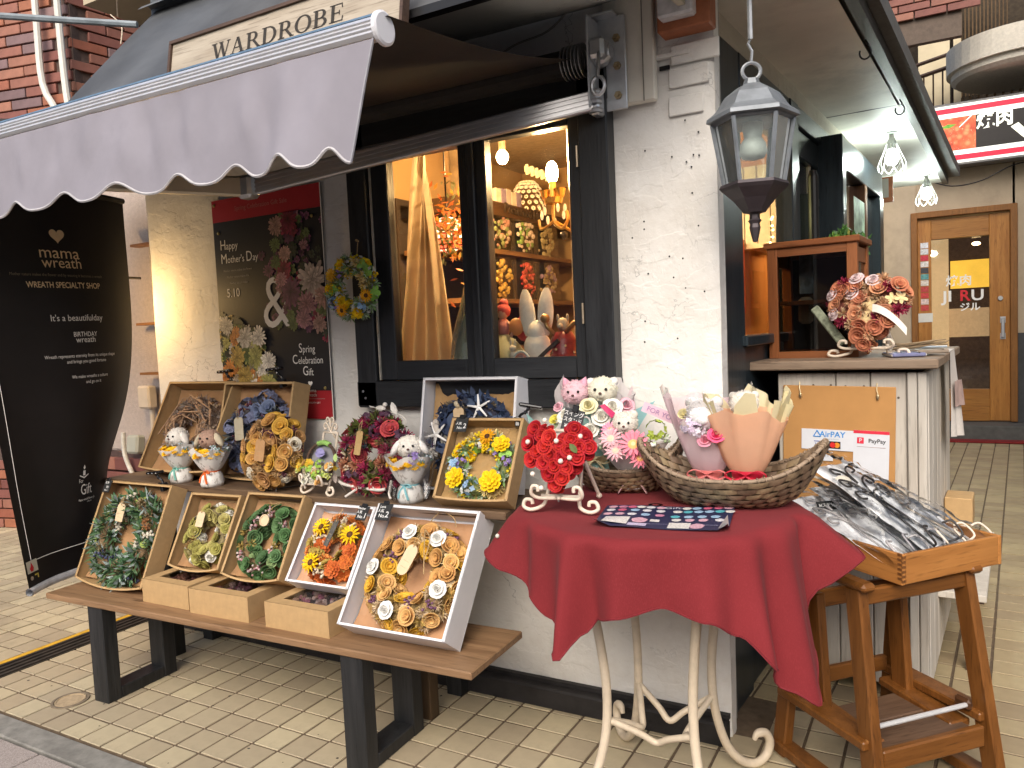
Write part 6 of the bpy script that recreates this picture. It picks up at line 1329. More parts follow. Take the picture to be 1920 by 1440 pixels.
mnp, n, l, b = _new('printed_paper'); t = tex(n, l, 70, 3, .5, (1, 1, .35)); t2 = tex(n, l, 7, 3)
c = mixcol(n, l, ramp(n, l, t.outputs[0], .56, .60), (.78, .76, .72), (.5, .47, .43)); l.new(c, b.inputs['Base Color']); b.inputs['Roughness'].default_value = .75; bump(n, l, b, t2.outputs[0], .5, .006)
def dogbouquet(X, dogm, earm, rib, lab, side=0):
    X = X @ S(1.2)
    t = thing('dog_bouquet', lab, 'bouquet', X, 'little plush dog bouquets in printed paper'); mb = MB()
    mb.lathe([(.0, 0), (.034, 0), (.037, .012), (.032, .035), (.022, .048)], 18, fn=lambda q, j, tt: (q[0]*(1+.05*math.sin(6*tt)), q[1]*(1+.05*math.sin(6*tt)), q[2])); cone_wrap(mb, .046, .118, .022, .064, .016, 40, int(abs(X.translation.x)*100), .7, pleat=.04)
    mb.build('paper_wrap', mnp, t, smooth=True)
    rb_ = MB(); rb_.lathe([(.0245, .042), (.0255, .047), (.0245, .052)], 18); rb_.tube(bez([(.0, -.026, .047), (.018, -.032, .052), (.028, -.032, .044), (.01, -.03, .045)], 4), .003, 5, flat=.4); rb_.tube(bez([(0, -.026, .046), (.01, -.034, .03), (.02, -.038, .012)], 4), .003, 5); rb_.tube(bez([(0, -.026, .046), (-.01, -.034, .03), (-.012, -.038, .014)], 4), .003, 5); rb_.build('ribbon', rib, t)
    plush(t, T(.004+side*.004, -.004, .146) @ RZ(side*30) @ RX(-4), .034, dogm, 'flop', earm)
    rr = random.Random(9); YL = proto('daf', (.82, .48, .015), (.45, .12, .01)); 
    for k in range(11):
        a = -PI/2+(-1.5+.3*k); put(t, YL, ((.046+.006*(k % 2))*math.cos(a), (.046+.006*(k % 2))*math.sin(a), .102+rr.uniform(-.004, .010)), (math.cos(a)*1.4, math.sin(a)*1.4, 1), rr.uniform(.0125, .016), rr.uniform(0, 360))
    put(t, proto('cup', (.42, .17, .03)), (.016, -.05, .100), (0, -1, .9), .011, 0)
    for k in range(5): a = rr.uniform(-.6, .6); put(t, proto('berry', (.5, .55, .6), (.2, .3, .25)), (.048*math.cos(a), .048*math.sin(a), .118), (math.cos(a), math.sin(a), 1), .014, 0)
    return t
dogbouquet(T(-2.590, 1.955, .7305), M((.76, .72, .66), .95, .08, 90, .8, .003), None, M((.2, .5, .42), .5), 'plush dog bouquet with a pale grey dog and mint ribbon', 0)
dogbouquet(T(-2.390, 1.935, .7305), M((.42, .27, .2), .95, .1, 90, .8, .003), M((.6, .52, .38), .95, .1, 90, .8), M((.70, .13, .02), .5), 'plush dog bouquet with a tan dog and an orange ribbon', .5)
d3 = dogbouquet(T(-1.478, 1.945, .7305), M((.78, .75, .68), .95, .08, 90, .8, .003), M((.80, .78, .75), .95, .05, 90, .8), M((.25, .55, .6), .5), 'plush dog bouquet in clear film with purple flowers and a pale blue ribbon', 1)
for k in range(3): put(d3, proto('hyd', (.35, .25, .6), (.45, .36, .66)), (.04-.012*k, -.035+.02*k, .118+.004*k), (.6, -.6, 1), .018, 40*k)
mb = MB(); cone_wrap(mb, .0, .165, .045, .075, .012, 40, 5, .6); mb.build('clear_film', glass((.99, .99, .99), .35, .1), d3, smooth=True)
# ---- right boxes of the upper row
Q3 = pose(-1.352, 2.135, z2, .3, 12); openbox(Q3, .365, .372, .09, WHITEBOX, 'white box with a navy starfish wreath, behind on the upper bench', 'open white boxes on the benches', 0, lin=M((.40, .24, .10), .7, .1, 20, .3, .003))
NV = [(.03, .045, .09), (.045, .065, .13), (.02, .025, .045), (.07, .10, .17)]; STAR = proto('star', (.80, .79, .77))
V5 = wreath(inbox(Q3, .365, .372, .09, .44, .04), .112, .05, [([proto('leaf', NV[1]), proto('leaf', NV[0]), proto('leaf', NV[3])], 60, (.024, .032)), ([proto('leaf', (.2, .19, .16)), proto('leaf', (.26, .25, .22))], 16, (.018, .026)), ([proto('berry', (.7, .68, .64), (.6, .58, .55))], 6, (.012, .015)), ([proto('pom', (.22, .18, .12), (.16, .12, .08))], 6, (.016, .02)), ([proto('hyd', NV[2], NV[0])], 8, (.024, .03))], 'navy blue wreath with white starfish and shells in the white box', 15, fill=(NV, 420, .04, .22), base=(.03, .03, .05), fixed=[(STAR, 68, 1.45, .044, 12), (STAR, 172, 1.5, .048, 30), (proto('shell', (.55, .5, .44)), 160, 1.2, .028, 20), (proto('shell', (.5, .42, .3)), 108, 1.3, .022, 70)])
tagpiece(V5, -.022, .090, .062, .040, .030, 2, M((.6, .44, .26), .7, .08))
Q4 = pose(-1.225, 1.938, z2, 4.7, 34); openbox(Q4, .249, .270, .066, KRAFT, 'kraft box with a bright yellow and blue wreath at the right of the upper bench', 'open kraft boxes on the benches', .006, lin=M((.40, .25, .10), .7, .15, 20, .3, .003))
SF2 = proto('sun', (.80, .38, .01), (.05, .02, .01), (.1, .04, .012)); YB_ = proto('daf', (.82, .56, .01), (.8, .35, .01)); BH_ = proto('hyd', (.25, .42, .62), (.33, .48, .66)); PH_ = proto('hyd', (.30, .2, .52), (.4, .3, .6))
SPECY = [([proto('berry', (.78, .58, .02), (.7, .5, .02))], 12, (.013, .016)), ([proto('leafy', (.22, .36, .13), (.40, .48, .36))], 12, (.02, .026)), ([proto('clover', (.2, .42, .07)), proto('clover', (.28, .5, .1))], 6, (.015, .02)), ([proto('pom', (.74, .56, .2), (.78, .66, .35))], 6, (.018, .022)), ([proto('hyd', (.65, .65, .6), (.55, .6, .55))], 6, (.014, .018)), ([PH_], 3, (.016, .019)), ([YB_], 5, (.019, .023))]
V6 = wreath(inbox(Q4, .249, .27, .066, .46, .03), .079, .028, SPECY, 'yellow sunflower wreath with blue hydrangeas in a kraft box, card No.2 above', 16, fill=([(.2, .32, .1), (.42, .5, .4), (.6, .5, .1)], 220, .022, .12), base=(.2, .22, .08), fixed=[(SF2, 82, 1.4, .030), (YB_, 42, 1.3, .030), (YB_, 222, 1.35, .034), (YB_, 312, 1.35, .036), (BH_, 265, 1.4, .028), (BH_, 188, 1.3, .026), (PH_, 5, 1.2, .02)])
pricecard(Q4 @ T(-.085, -.068, .244) @ RX(90), [('人気', -.008, .003, .010, 1), ('No.', -.002, -.012, .013, 1), ('2', .014, -.006, .024, 1)], 'black chalk card No.2 clipped to the kraft box with the yellow wreath', .044, .05)
cliplamp(Q4 @ T(.095, -.045, .272) @ RX(20) @ RZ(200), 'black clip lamp on the rim of the kraft box with the yellow wreath')
# hanging wreath on the window frame
V7 = wreath(T(-1.845, 2.158, 1.437) @ RX(90), .080, .030, SPECY, 'yellow and blue flower wreath hanging on the left side of the window frame', 17, fill=([(.2, .32, .1), (.42, .5, .4), (.6, .5, .1), (.3, .25, .4)], 240, .024, .12), base=(.2, .22, .08), fixed=[(SF2, 338, 1.3, .027), (SF2, 248, 1.4, .027), (proto('sun', (.74, .42, .03), (.6, .3, .02)), 145, 1.35, .030), (BH_, 215, 1.3, .026), (BH_, 305, 1.2, .022), (YB_, 110, 1.3, .022), (proto('clover', (.25, .5, .08)), 350, .3, .022), (proto('clover', (.25, .45, .1)), 50, .8, .022)])
o = MB().tube(bez([(-1.838, 2.17, 1.52), (-1.84, 2.185, 1.57), (-1.838, 2.188, 1.60)], 4), .0018, 5).tube([(-1.838, 2.192, 1.605), (-1.838, 2.178, 1.608)], .004, 6).build('cord', TWINE, V7); o.matrix_world = Matrix.Identity(4)

# ---- poster on the wall
POX = T(-2.345, 2.236, 1.40) @ RX(90)
po = thing('poster', "black Mother's Day poster with red bands and photographed flowers on the wall", 'poster', POX); pw, ph_ = .60, .90
POB = M((.018, .017, .019), .45, .1, 6, .04); POR = M((.38, .02, .03), .45, .05, 6, .03)
MB().box((0, 0, -.0015), (pw, ph_, .003)).build('sheet', POB, po); MB().box((0, ph_/2-.045, .0004), (pw, .09, .001)).build('red_band', POR, po); MB().box((0, -ph_/2+.055, .0004), (pw, .11, .001)).build('red_band', POR, po); MB().box((.2985, 0, .0004), (.004, ph_, .0012)).build('white_edge', WHITE, po)
PW_ = M((.82, .80, .76), .5, .04)
def ptext(s, x, y, sz, **k): text('lettering', s, sz, k.pop('mat', PW_), po, T(x, y, .0016), **k)
ptext('Spring Celebration Gift Sale', -.02, .405, .026, mat=M((.45, .16, .14)))
def caps(words, x, y, big, small, mat=PW_, sx=.86, center=False):
    ms = []; cx_ = 0
    for wd_ in words.split(' '):
        for part, sz, dy in ((wd_[0], big, big*.08), (wd_[1:], small, 0)):
            me = textdata(part, sz, mat, 'LEFT', sx=sx); xs_ = [v.co.x for v in me.vertices]; ms.append((me, cx_-min(xs_), dy)); cx_ += max(xs_)-min(xs_)+small*.10
        cx_ += small*.25
    for me, dx, dy in ms: inst('lettering', me, po, T(x+dx-(cx_/2 if center else 0), y+dy, .0016))
caps('Happy', -.262, .258, .058, .043); caps("Mother's Day", -.262, .202, .058, .041)
for k in range(3): ptext('Mother nature makes the flower'[:30-6*k], -.17, .158-.026*k, .0125, mat=M((.35, .33, .3)))
ptext('5.10', -.205, .065, .050, sx=.9); 
text('ampersand', '&', .30, PW_, po, T(.035, .005, .0026), sx=.86, bold=-.001)
for s_, y in (('Spring', -.178), ('Celebration', -.222), ('Gift', -.268)): caps(s_, .19, y, .052, .040, sx=.8, center=True)
mb = MB(); mb.add([(.19, -.312, .002)]+[(.19+p[0]*.012, -.312+p[1]*.013, .002) for p in heart], [(0, 1+i, 1+(i+1) % 32) for i in range(32)]); mb.build('heart_emblem', PW_, po)
ptext('mama', .19, -.340, .020, sx=1.2); ptext('wreath', .19, -.357, .019, sx=1.1); ptext('MAMAWREATH GIFT', .19, -.388, .010); MB().box((.19, -.372, .001), (.14, .0012, .0006)).build('rule', M((.3, .3, .3)), po)
rr = random.Random(21); fl = MB(); flc = []
pal = [(.62, .50, .42), (.34, .03, .07), (.50, .24, .26), (.22, .07, .14), (.56, .33, .26), (.14, .19, .06), (.72, .66, .56), (.62, .44, .12), (.60, .24, .06), (.52, .50, .16), (.06, .07, .04), (.34, .3, .2)]
lay = [0]
def pflower(x, y, r_, ci, np_=9, rings=3):
    base = pal[ci]; k_ = rr.uniform(.8, 1.35); rings = rings+2; np_ = np_+5; 
    for q in range(rings):
        rr_ = r_*(1-q*.19); off = rr.uniform(0, 6)
        for p in range(np_-q):
            lay[0] += 1; z_ = .0008+.0000006*lay[0]
            a = off+2*PI*(p+rr.uniform(-.3, .3))/(np_-q); ln_ = rr_*rr.uniform(.8, 1.12); c_, s_ = math.cos(a), math.sin(a); w_ = ln_*rr.uniform(1.6, 2.5)/np_
            P_ = [(0, 0), (.45*ln_*c_-w_*s_, .45*ln_*s_+w_*c_), (.9*ln_*c_-w_*.8*s_, .9*ln_*s_+w_*.8*c_), (ln_*c_, ln_*s_), (.9*ln_*c_+w_*.8*s_, .9*ln_*s_-w_*.8*c_), (.45*ln_*c_+w_*s_, .45*ln_*s_-w_*c_)]
            P_ = [(min(pw/2-.002, max(-pw/2+.002, x+a_)), min(ph_/2-.092, max(-ph_/2+.112, y+b_))) for a_, b_ in P_]
            fl.add([(a_, b_, z_) for a_, b_ in P_], [(0, 1, 2, 3, 4, 5)]); sh_ = rr.uniform(.6, 1.1)*k_
            for t_ in (.22, .5, .85, 1.1, .85, .5): flc.append([min(1, max(0, c*sh_*t_*(1-.13*q if ci in (1, 3) else 1)+rr.uniform(-.012, .012))) for c in base])
# upper right garland and lower left bouquet
for k in range(130): pflower(.13+rr.gauss(0, .06)+.06*(k % 3 == 0), rr.uniform(-.08, .34), rr.uniform(.012, .024), rr.choice((3, 10, 5, 3, 10)), 3, 1)
for k in range(110): a = rr.uniform(-.1, 1.7); R_ = .30*math.sqrt(rr.random()); pflower(-.28+R_*math.cos(a), -.33+R_*math.sin(a), rr.uniform(.012, .024), rr.choice((10, 5, 11, 10, 7)), 3, 1)
path = bez([(.10, .34, 0), (.12, .22, 0), (.12, .1, 0), (.17, .0, 0), (.25, -.06, 0)], 6)
for k in range(60):
    p = path[min(len(path)-1, int(rr.random()*len(path)))]; sp_ = .05+.02*k/60; pflower(p.x+rr.gauss(0, sp_), p.y+rr.gauss(0, .03), rr.uniform(.018, .04), rr.choice((1, 2, 3, 4, 5, 5, 10, 10)), rr.choice((5, 7, 9)))
for (x, y, r_, c_) in ((.13, .33, .05, 1), (.06, .31, .04, 4), (.09, .14, .045, 1), (.10, .2, .035, 4), (.05, .24, .03, 5), (.05, .17, .03, 5), (.12, .05, .06, 3), (.24, .09, .075, 0), (.20, .0, .05, 2), (.29, .02, .05, 4), (.07, .1, .035, 2), (.26, -.08, .04, 4), (.18, -.06, .045, 2)): pflower(x, y, r_, c_, 11, 4)
for k in range(70):
    a = rr.uniform(-.2, 1.9); R_ = .27*math.sqrt(rr.random()); pflower(-.28+R_*math.cos(a)*1.05, -.33+R_*math.sin(a)*1.05, rr.uniform(.02, .04), rr.choice((6, 6, 7, 8, 9, 11, 5, 10)), rr.choice((7, 9, 11)))
for (x, y, r_, c_) in ((-.25, -.07, .045, 6), (-.15, -.12, .05, 6), (-.07, -.12, .045, 6), (-.09, -.2, .05, 9), (-.2, -.2, .05, 7), (-.02, -.22, .045, 6), (-.16, -.28, .05, 7), (-.03, -.31, .05, 9), (-.25, -.25, .04, 8), (-.08, -.33, .04, 8), (-.2, -.1, .03, 8)): pflower(x, y, r_, c_, 11, 4)
pmat, n, l, b = _new('printed_flowers'); at_ = n.new('ShaderNodeVertexColor'); at_.layer_name = 'print'; l.new(at_.outputs[0], b.inputs['Base Color']); b.inputs['Roughness'].default_value = .45
fo = fl.build('flower_photo', pmat, po); ca_ = fo.data.color_attributes.new('print', 'FLOAT_COLOR', 'POINT')
for i_, c in enumerate(flc): ca_.data[i_].color = (*c, 1)
stuff(fo)
for (x, y) in ((-.27, .315), (.25, .33), (.265, -.33), (-.285, .43)): MB().lathe([(0, .004), (.006, .003), (.007, 0)], 8, X=T(x, y, .001)).build('pin', M((.5, .4, .15), .3, metal=.6), po)
# ================================================================== round table and its cloth
TC = Vector((-.655, 1.905, 0)); TZ = .785
tb = thing('round_table', 'round table on cream wrought iron legs under the red cloth', 'table', T(TC.x, TC.y, 0))
MB().lathe([(0, TZ-.022), (.325, TZ-.022), (.33, TZ-.012), (.325, TZ-.004), (0, TZ-.004)], 40).build('tabletop', M((.4, .3, .2)), tb)
LEGM = M((.66, .56, .42), .5, .1, 30, .2, .002, dirt=.15)
legang = [rad(226), rad(133), rad(50), rad(317)]
for k, a in enumerate(legang):
    mb = MB(); c_, s_ = math.cos(a), math.sin(a)
    pr = bez([(.20, TZ-.02), (.19, .6), (.165, .45), (.15, .32), (.16, .20), (.20, .09), (.255, .03), (.31, .013), (.35, .035), (.362, .075), (.345, .105), (.315, .11), (.298, .092), (.303, .072)] if False else [(.20, 0, TZ-.02), (.195, 0, .6), (.172, 0, .45), (.158, 0, .32), (.165, 0, .20), (.20, 0, .09), (.25, 0, .03), (.30, 0, .012), (.335, 0, .03), (.345, 0, .065), (.33, 0, .092), (.303, 0, .095), (.292, 0, .08)], 6)
    mb.tube([(p.x*c_, p.x*s_, p.z) for p in pr], [.0125]*(len(pr)-8)+[.0115, .0105, .0095, .0085, .008, .0075, .007, .006], 8); mb.ball((.30*c_, .30*s_, .004), .008, 6, 4)
    mb.build('leg', LEGM, tb, smooth=True)
for k in range(4):
    a, b2 = legang[k], legang[(k+1) % 4]; 
    mb = MB(); p0 = Vector((.155*math.cos(a), .155*math.sin(a), .235)); p1 = Vector((.155*math.cos(b2), .155*math.sin(b2), .235)); m_ = (p0+p1)/2*.42+Vector((0, 0, .15))
    mb.tube(bez([p0, p0*.6+m_*.4+Vector((0, 0, .065)), m_+Vector((0, 0, .0)), p1*.6+m_*.4+Vector((0, 0, .065)), p1] if False else [p0, (p0+p1)/2*.7+(p0-p1)*.18+Vector((0, 0, .033)), (p0+p1)/2*.55+Vector((0, 0, .043)), (p0+p1)/2*.7-(p0-p1)*.18+Vector((0, 0, .033)), p1], 6), .009, 8); mb.build('stretcher', LEGM, tb, smooth=True)
# cloth: square laid over a disc, corners hanging; folds grow towards the hem
RT = .335
# (azimuth deg, drop, flare, ) measured round the table; azimuth 0 = +X, 90 = towards the wall
KEY = [(-152, .125, .065), (-140, .155, .055), (-128, .20, .02), (-118, .24, .01), (-109, .278, .012), (-104, .295, .02), (-100.5, .25, .0), (-94, .21, -.005), (-85, .19, .005), (-70, .172, .01), (-56, .19, .02), (-45, .23, .04), (-36, .30, .05), (-27, .375, .05), (-20, .41, .045), (-12, .375, .05), (-5, .31, .045), (0, .20, .075), (5, .125, .14), (11, .115, .125), (22, .13, .08), (40, .14, .04), (70, .15, .0), (110, .20, -.03), (150, .17, .0), (175, .13, .03), (195, .115, .06), (208, .125, .065)]
def keyat(a):
    while a < -152: a += 360
    while a >= 208: a -= 360
    for i in range(len(KEY)-1):
        if KEY[i][0] <= a <= KEY[i+1][0]:
            k0, k1 = KEY[i], KEY[i+1]; t = (a-k0[0])/(k1[0]-k0[0]); t = t*t*(3-2*t); return k0[1]+(k1[1]-k0[1])*t, k0[2]+(k1[2]-k0[2])*t
    return KEY[-1][1:]
FOLD = [(-150, .03, 8), (-134, -.03, 5), (-116, -.02, 6), (-105, .05, 4), (-97, -.02, 4), (-86, .018, 5), (-70, -.022, 8), (-55, .02, 5), (-46, -.015, 4), (-38, .03, 4), (-30, -.03, 4), (-20, .04, 5), (-9, .0, 5), (-2, -.05, 4), (180, .03, 12)]
def clothpt(a, v):
    """a azimuth deg, v 0 centre .. .5 rim .. 1 hem"""
    A = rad(a)
    if v <= .5:
        r_ = RT*v/.5; z_ = TZ+.0015*mnoise.noise(Vector((r_*math.cos(A)*9, r_*math.sin(A)*9, 2))); return Vector((TC.x+r_*math.cos(A), TC.y+r_*math.sin(A), z_))
    t = (v-.5)/.5; D, fl_ = keyat(a); s = t*D
    rb_ = .045; turn = min(1, s/rb_)                              # rounded rim
    r_ = RT+.022*math.sin(turn*PI/2)+fl_*t**1.15; z_ = TZ-(rb_*(1-math.cos(turn*PI/2))*.5 if s < rb_ else s-rb_*.5)
    f_ = 0
    for (fa, amp_, wd_) in FOLD:
        d_ = (a-fa+180) % 360-180; f_ += amp_*math.exp(-(d_/wd_)**2)
    r_ += f_*t**.8+.004*mnoise.noise(Vector((A*6, t*2, 5)))*t
    x, y = TC.x+r_*math.cos(A), TC.y+r_*math.sin(A)
    return Vector((x, min(y, 2.232), z_))
mb = MB(); NA, NV_ = 240, 36; vs = [clothpt(a*360/NA, 1e-4+v/NV_) if v else Vector((TC.x, TC.y, TZ)) for v in range(NV_+1) for a in range(NA)]
mb.add(vs, [(v*NA+a, v*NA+(a+1) % NA, (v+1)*NA+(a+1) % NA, (v+1)*NA+a) for v in range(1, NV_) for a in range(NA)]+[(0, NA+a, NA+(a+1) % NA) for a in range(NA)])
CLM = cloth((.198, .0225, .0265), .85, 650, .35)
clo = mb.build('tablecloth', CLM, smooth=True); tag(clo, 'dark red square cloth draped over the round table with two hanging corners', 'tablecloth')
hm = MB(); hm.tube([clothpt(a*360/NA, 1) for a in range(NA+1)], .0026, 5, cap=False); hm.build('hem', M((.17, .013, .018), .85, .15, 60, .3), clo)
pn_ = MB().ball(clothpt(212, .80)+Vector((-.003, -.006, 0)), .006, 8, 5).build('pin', M((.6, .58, .5), .3)); tag(pn_, 'tiny pale pin stuck in the left side of the red cloth', 'pin')
TZ2 = TZ+.003
# flyer
fx = [Vector((-.765, 1.845, 0)), Vector((-.455, 1.930, 0)), Vector((-.416, 1.690, 0)), Vector((-.722, 1.640, 0))]
flt = thing('gift_flyer', 'dark blue printed gift leaflet with rows of flower pictures on the red cloth', 'leaflet', T(0, 0, TZ2))
def fp(u, v, up=0):
    p = (fx[3]*(1-u)+fx[2]*u)*(1-v)+(fx[0]*(1-u)+fx[1]*u)*v
    z_ = .001+.006*max(0, 1-u*7)*max(0, 1-v*4)*3+.016*max(0, (u-.93)/.07)*max(0, 1-v*9)+.0018*math.sin(u*8)+up
    return Vector((p.x, p.y, z_))
NAVY = M((.022, .025, .07), .4, .1, 10, 0)
mb = MB(); mb.grid(lambda u, v: fp(u, v), 28, 14); mb.build('sheet', NAVY, flt, smooth=True)
rr = random.Random(31); mb = MB(); pc_ = [M(c, .45, .35, 200, 0) for c in ((.6, .35, .42), (.55, .12, .2), (.62, .6, .62), (.3, .45, .6), (.5, .45, .6), (.1, .4, .45), (.65, .62, .58), (.5, .2, .3))]
def dot(u, v, ru, rv, ci): mb.add([fp(u, v, .0012)]+[fp(u+ru*math.cos(t)*(1+.1*math.sin(5*t)), v+rv*math.sin(t), .0008) for t in [2*PI*k/14 for k in range(14)]], [(0, 1+i, 1+(i+1) % 14) for i in range(14)], ci)
for rrow, (v, us) in enumerate(((.90, (.06, .14, .215, .285, .36, .44)), (.74, (.06, .15, .25, .345, .45)), (.55, (.055, .15, .245, .35, .46)), (.90, (.64, .715, .80, .88, .955)), (.74, (.58, .66, .74, .82, .90, .975)), (.52, (.58, .68, .78, .88)), (.38, (.60, .70, .80, .92)))):
    for u in us: dot(u, v, .036, .058, rr.randrange(8))
dot(.33, .30, .06, .11, 0); dot(.77, .14, .055, .1, 0)
def rect(u0, u1, v0, v1, ci): mb.add([fp(u0, v0, .001), fp(u1, v0, .001), fp(u1, v1, .001), fp(u0, v1, .001)], [(0, 1, 2, 3)], ci)
rect(.06, .25, .10, .42, 6); rect(.26, .40, .06, .17, 4); rect(.41, .48, .26, .36, 6); rect(.56, .72, .04, .26, 6)
stuff(mb.build('printed_pictures', pc_, flt))
text('lettering', 'Gift', .028, M((.6, .6, .65)), flt, T(*fp(.53, .90, .0015)) @ RZ(14)); text('lettering', 'MAMA WREATH', .009, M((.35, .35, .5)), flt, T(*fp(.45, .16, .0015)) @ RZ(12)); text('lettering', 'FLOWER GIFT', .009, M((.35, .35, .5)), flt, T(*fp(.90, .16, .0015)) @ RZ(12))
mb = MB(); mb.add([fp(.93, .0, .004), fp(1, .0, .02), fp(1, .12, .004)], [(0, 1, 2)]); mb.build('turned_corner', WHITE, flt); mb = MB(); mb.add([fp(-.01, .03, .003), fp(.05, .0, .002), fp(.03, .14, .001), fp(-.03, .12, .004)], [(0, 1, 2, 3)]); mb.build('red_corner', M((.55, .03, .05), .4), flt)
# heart of red wood roses on a cream easel
EX_ = T(-.848, 1.735, TZ2) @ RZ(6)
easel(EX_ @ T(0, .02, 0), .20, .135, 'cream scroll easel on the red cloth holding the red heart', top=False, r=.0052)
hrt = thing('heart_wreath', 'heart of bright red wood roses with white pearls on a cream easel', 'heart wreath', EX_ @ T(.0, -.002, .145) @ RX(75))
RR = [(.42, .012, .016), (.36, .010, .014), (.47, .018, .02)]
heart3 = [(x, y-.30*math.exp(-(x/.22)**2)*(y > 0)) for x, y in heart]; hp2 = [(x*.092, y*.092) for x, y in heart3]
MB().prism([(x*.93, y*.93) for x, y in hp2], -.028, .0, X=T(0, .008, 0)).build('base', M((.2, .01, .015), .8), hrt)
rr = random.Random(12); pts = []
def inheart(x, y, s_=1):
    x, y = x/.088/s_*17/16*.94, (y/.088/s_)*1.0; x *= 1.0
    xx, yy = x/1.0, y*1.05+.08; return (xx*xx*1.05+(yy-.45*abs(xx)**.7*1.1+.0)**2*1.05) < .86
def pip(x, y):
    c_ = False; n_ = len(hp2)
    for i in range(n_):
        (xa, ya), (xb, yb) = hp2[i], hp2[(i+1) % n_]
        if (ya > y) != (yb > y) and x < (xb-xa)*(y-ya)/(yb-ya)+xa: c_ = not c_
    return c_
tries = 0
while len(pts) < 34 and tries < 6000:
    tries += 1; x, y = rr.uniform(-.09, .09), rr.uniform(-.095, .075)
    if pip(x, y) and all((x-a)**2+(y-b_)**2 > .0235**2 for a, b_ in pts): pts.append((x, y))
for x, y in pts:
    e = math.hypot(x, y)/.09; put(hrt, proto('cup', rr.choice(RR)), (x, y+.008, .016*(1-e*e)+.004), (x*4, y*4, 1.2), rr.uniform(.0185, .022), rr.uniform(0, 360))
for i in range(20):
    a = hp2[int(i*len(hp2)/20)]
    if abs(a[0]) < .012 and a[1] > 0: continue
    put(hrt, proto('cup', rr.choice(RR)), (a[0]*.90, a[1]*.90+.008, -.006), (a[0]*11, a[1]*11, .7), .0185, rr.uniform(0, 360))
PRL = M((.80, .72, .62), .35, .05, 30, 0)
for (x, y) in ((-.035, .082), (-.078, .026), (.004, .028), (.062, .042), (.018, -.022), (.041, -.013), (-.06, -.055), (-.03, -.09)): MB().ball((x, y+.008, .030 if abs(x) < .05 and y < .05 else .016), .0068, 10, 7).build('pearl', PRL, hrt, smooth=True)
put(hrt, proto('leaf', (.10, .13, .04)), (.05, .018, .03), (.3, 0, 1), .016, 40, 'leaf')

# ---- woven baskets
WIC = M((.20, .14, .085), .6, .4, 25, .5, .003, rnd=.35); WICR = M((.30, .22, .15), .65, .25, 40, .4, .002)
def basket(X, L_, W_, H_, tip, lab):
    t = thing('woven_basket', lab, 'basket', X, 'woven boat shaped baskets on the red table')
    def sf(a, v, o=0):
        k = .42+.58*v**.62; c_, s_ = math.cos(a), math.sin(a); e = abs(c_)**2.6
        x = (L_/2*k*(1+.02))*math.copysign(abs(c_)**.9, c_); y = W_/2*k*math.copysign(abs(s_)**1.0, s_)*(1-.0*e); z_ = (H_+tip*e)*v**1.35
        p = Vector((x, y, z_)); n_ = Vector((c_/L_*W_*1.1, s_, -.35*(1-v))).normalized(); return p+n_*o, n_
    mb = MB(); mb.grid(lambda u, v: sf(2*PI*u, v, -.004)[0], 60, 10); mb.grid(lambda u, v: sf(2*PI*u, v, -.010)[0], 60, 10); mb.lathe([(0, .004), (.42, .004), (.44, .0), (0, .0)], 30, X=S(L_/2, W_/2, 1)); mb.build('shell', M((.09, .06, .038), .8, .4, 30, .5), t, smooth=True)
    wv = MB(); rows, cols = 6, 30; rr = random.Random(int(L_*1000))
    for r_ in range(rows):
        for c in range(cols):
            a0_ = 2*PI*(c+.5*(r_ % 2))/cols; da = 2*PI/cols*1.12; v0 = r_/rows; v1 = (r_+1.05)/rows; tw_ = rr.uniform(-.25, .25)
            for side in (1, -1):
                vs = []
                for j in range(3):
                    for i in range(4):
                        u_ = i/3; b_ = math.sin(PI*u_)*.0085+.0015*math.sin(PI*j/2); aa = a0_+da*u_; vv = min(1.02, max(0.01, v0+(v1-v0)*(.08+.84*j/2)+tw_*(u_-.5)*.1))
                        p, n_ = sf(aa, vv, 0); vs.append(p+n_*(b_ if side > 0 else -.012-b_))
                wv.add(vs, [(j*4+i, j*4+i+1, j*4+i+5, j*4+i+4) for j in range(2) for i in range(3)])
    stuff(wv.build('weave', WIC, t, smooth=True))
    rm = MB(); rp = [sf(2*PI*k/80, 1.0, -.004)[0]+Vector((0, 0, .003)) for k in range(81)]; rm.tube(rp, .0055, 6, cap=False)
    for k in range(60):
        p = rp[int(k*80/60)]; q = rp[(int(k*80/60)+1) % 80]; d_ = (q-p).normalized(); X_ = T(*p) @ align(d_); rm.tube([X_ @ Vector((.007*math.cos(t2), .007*math.sin(t2), .006*t2/6-.003)) for t2 in [2*PI*i/8 for i in range(9)]], .0018, 4)
    rm.build('bound_rim', WICR, t, smooth=True); return t
BX2 = T(-.480, 1.985, TZ2) @ RZ(6); basket(BX2, .46, .25, .072, .085, 'larger woven boat shaped basket with the pink and peach bouquets')
BX1 = T(-.800, 2.065, TZ2) @ RZ(14); basket(BX1, .34, .19, .062, .085, 'smaller woven basket behind with the cat and bear bouquets')
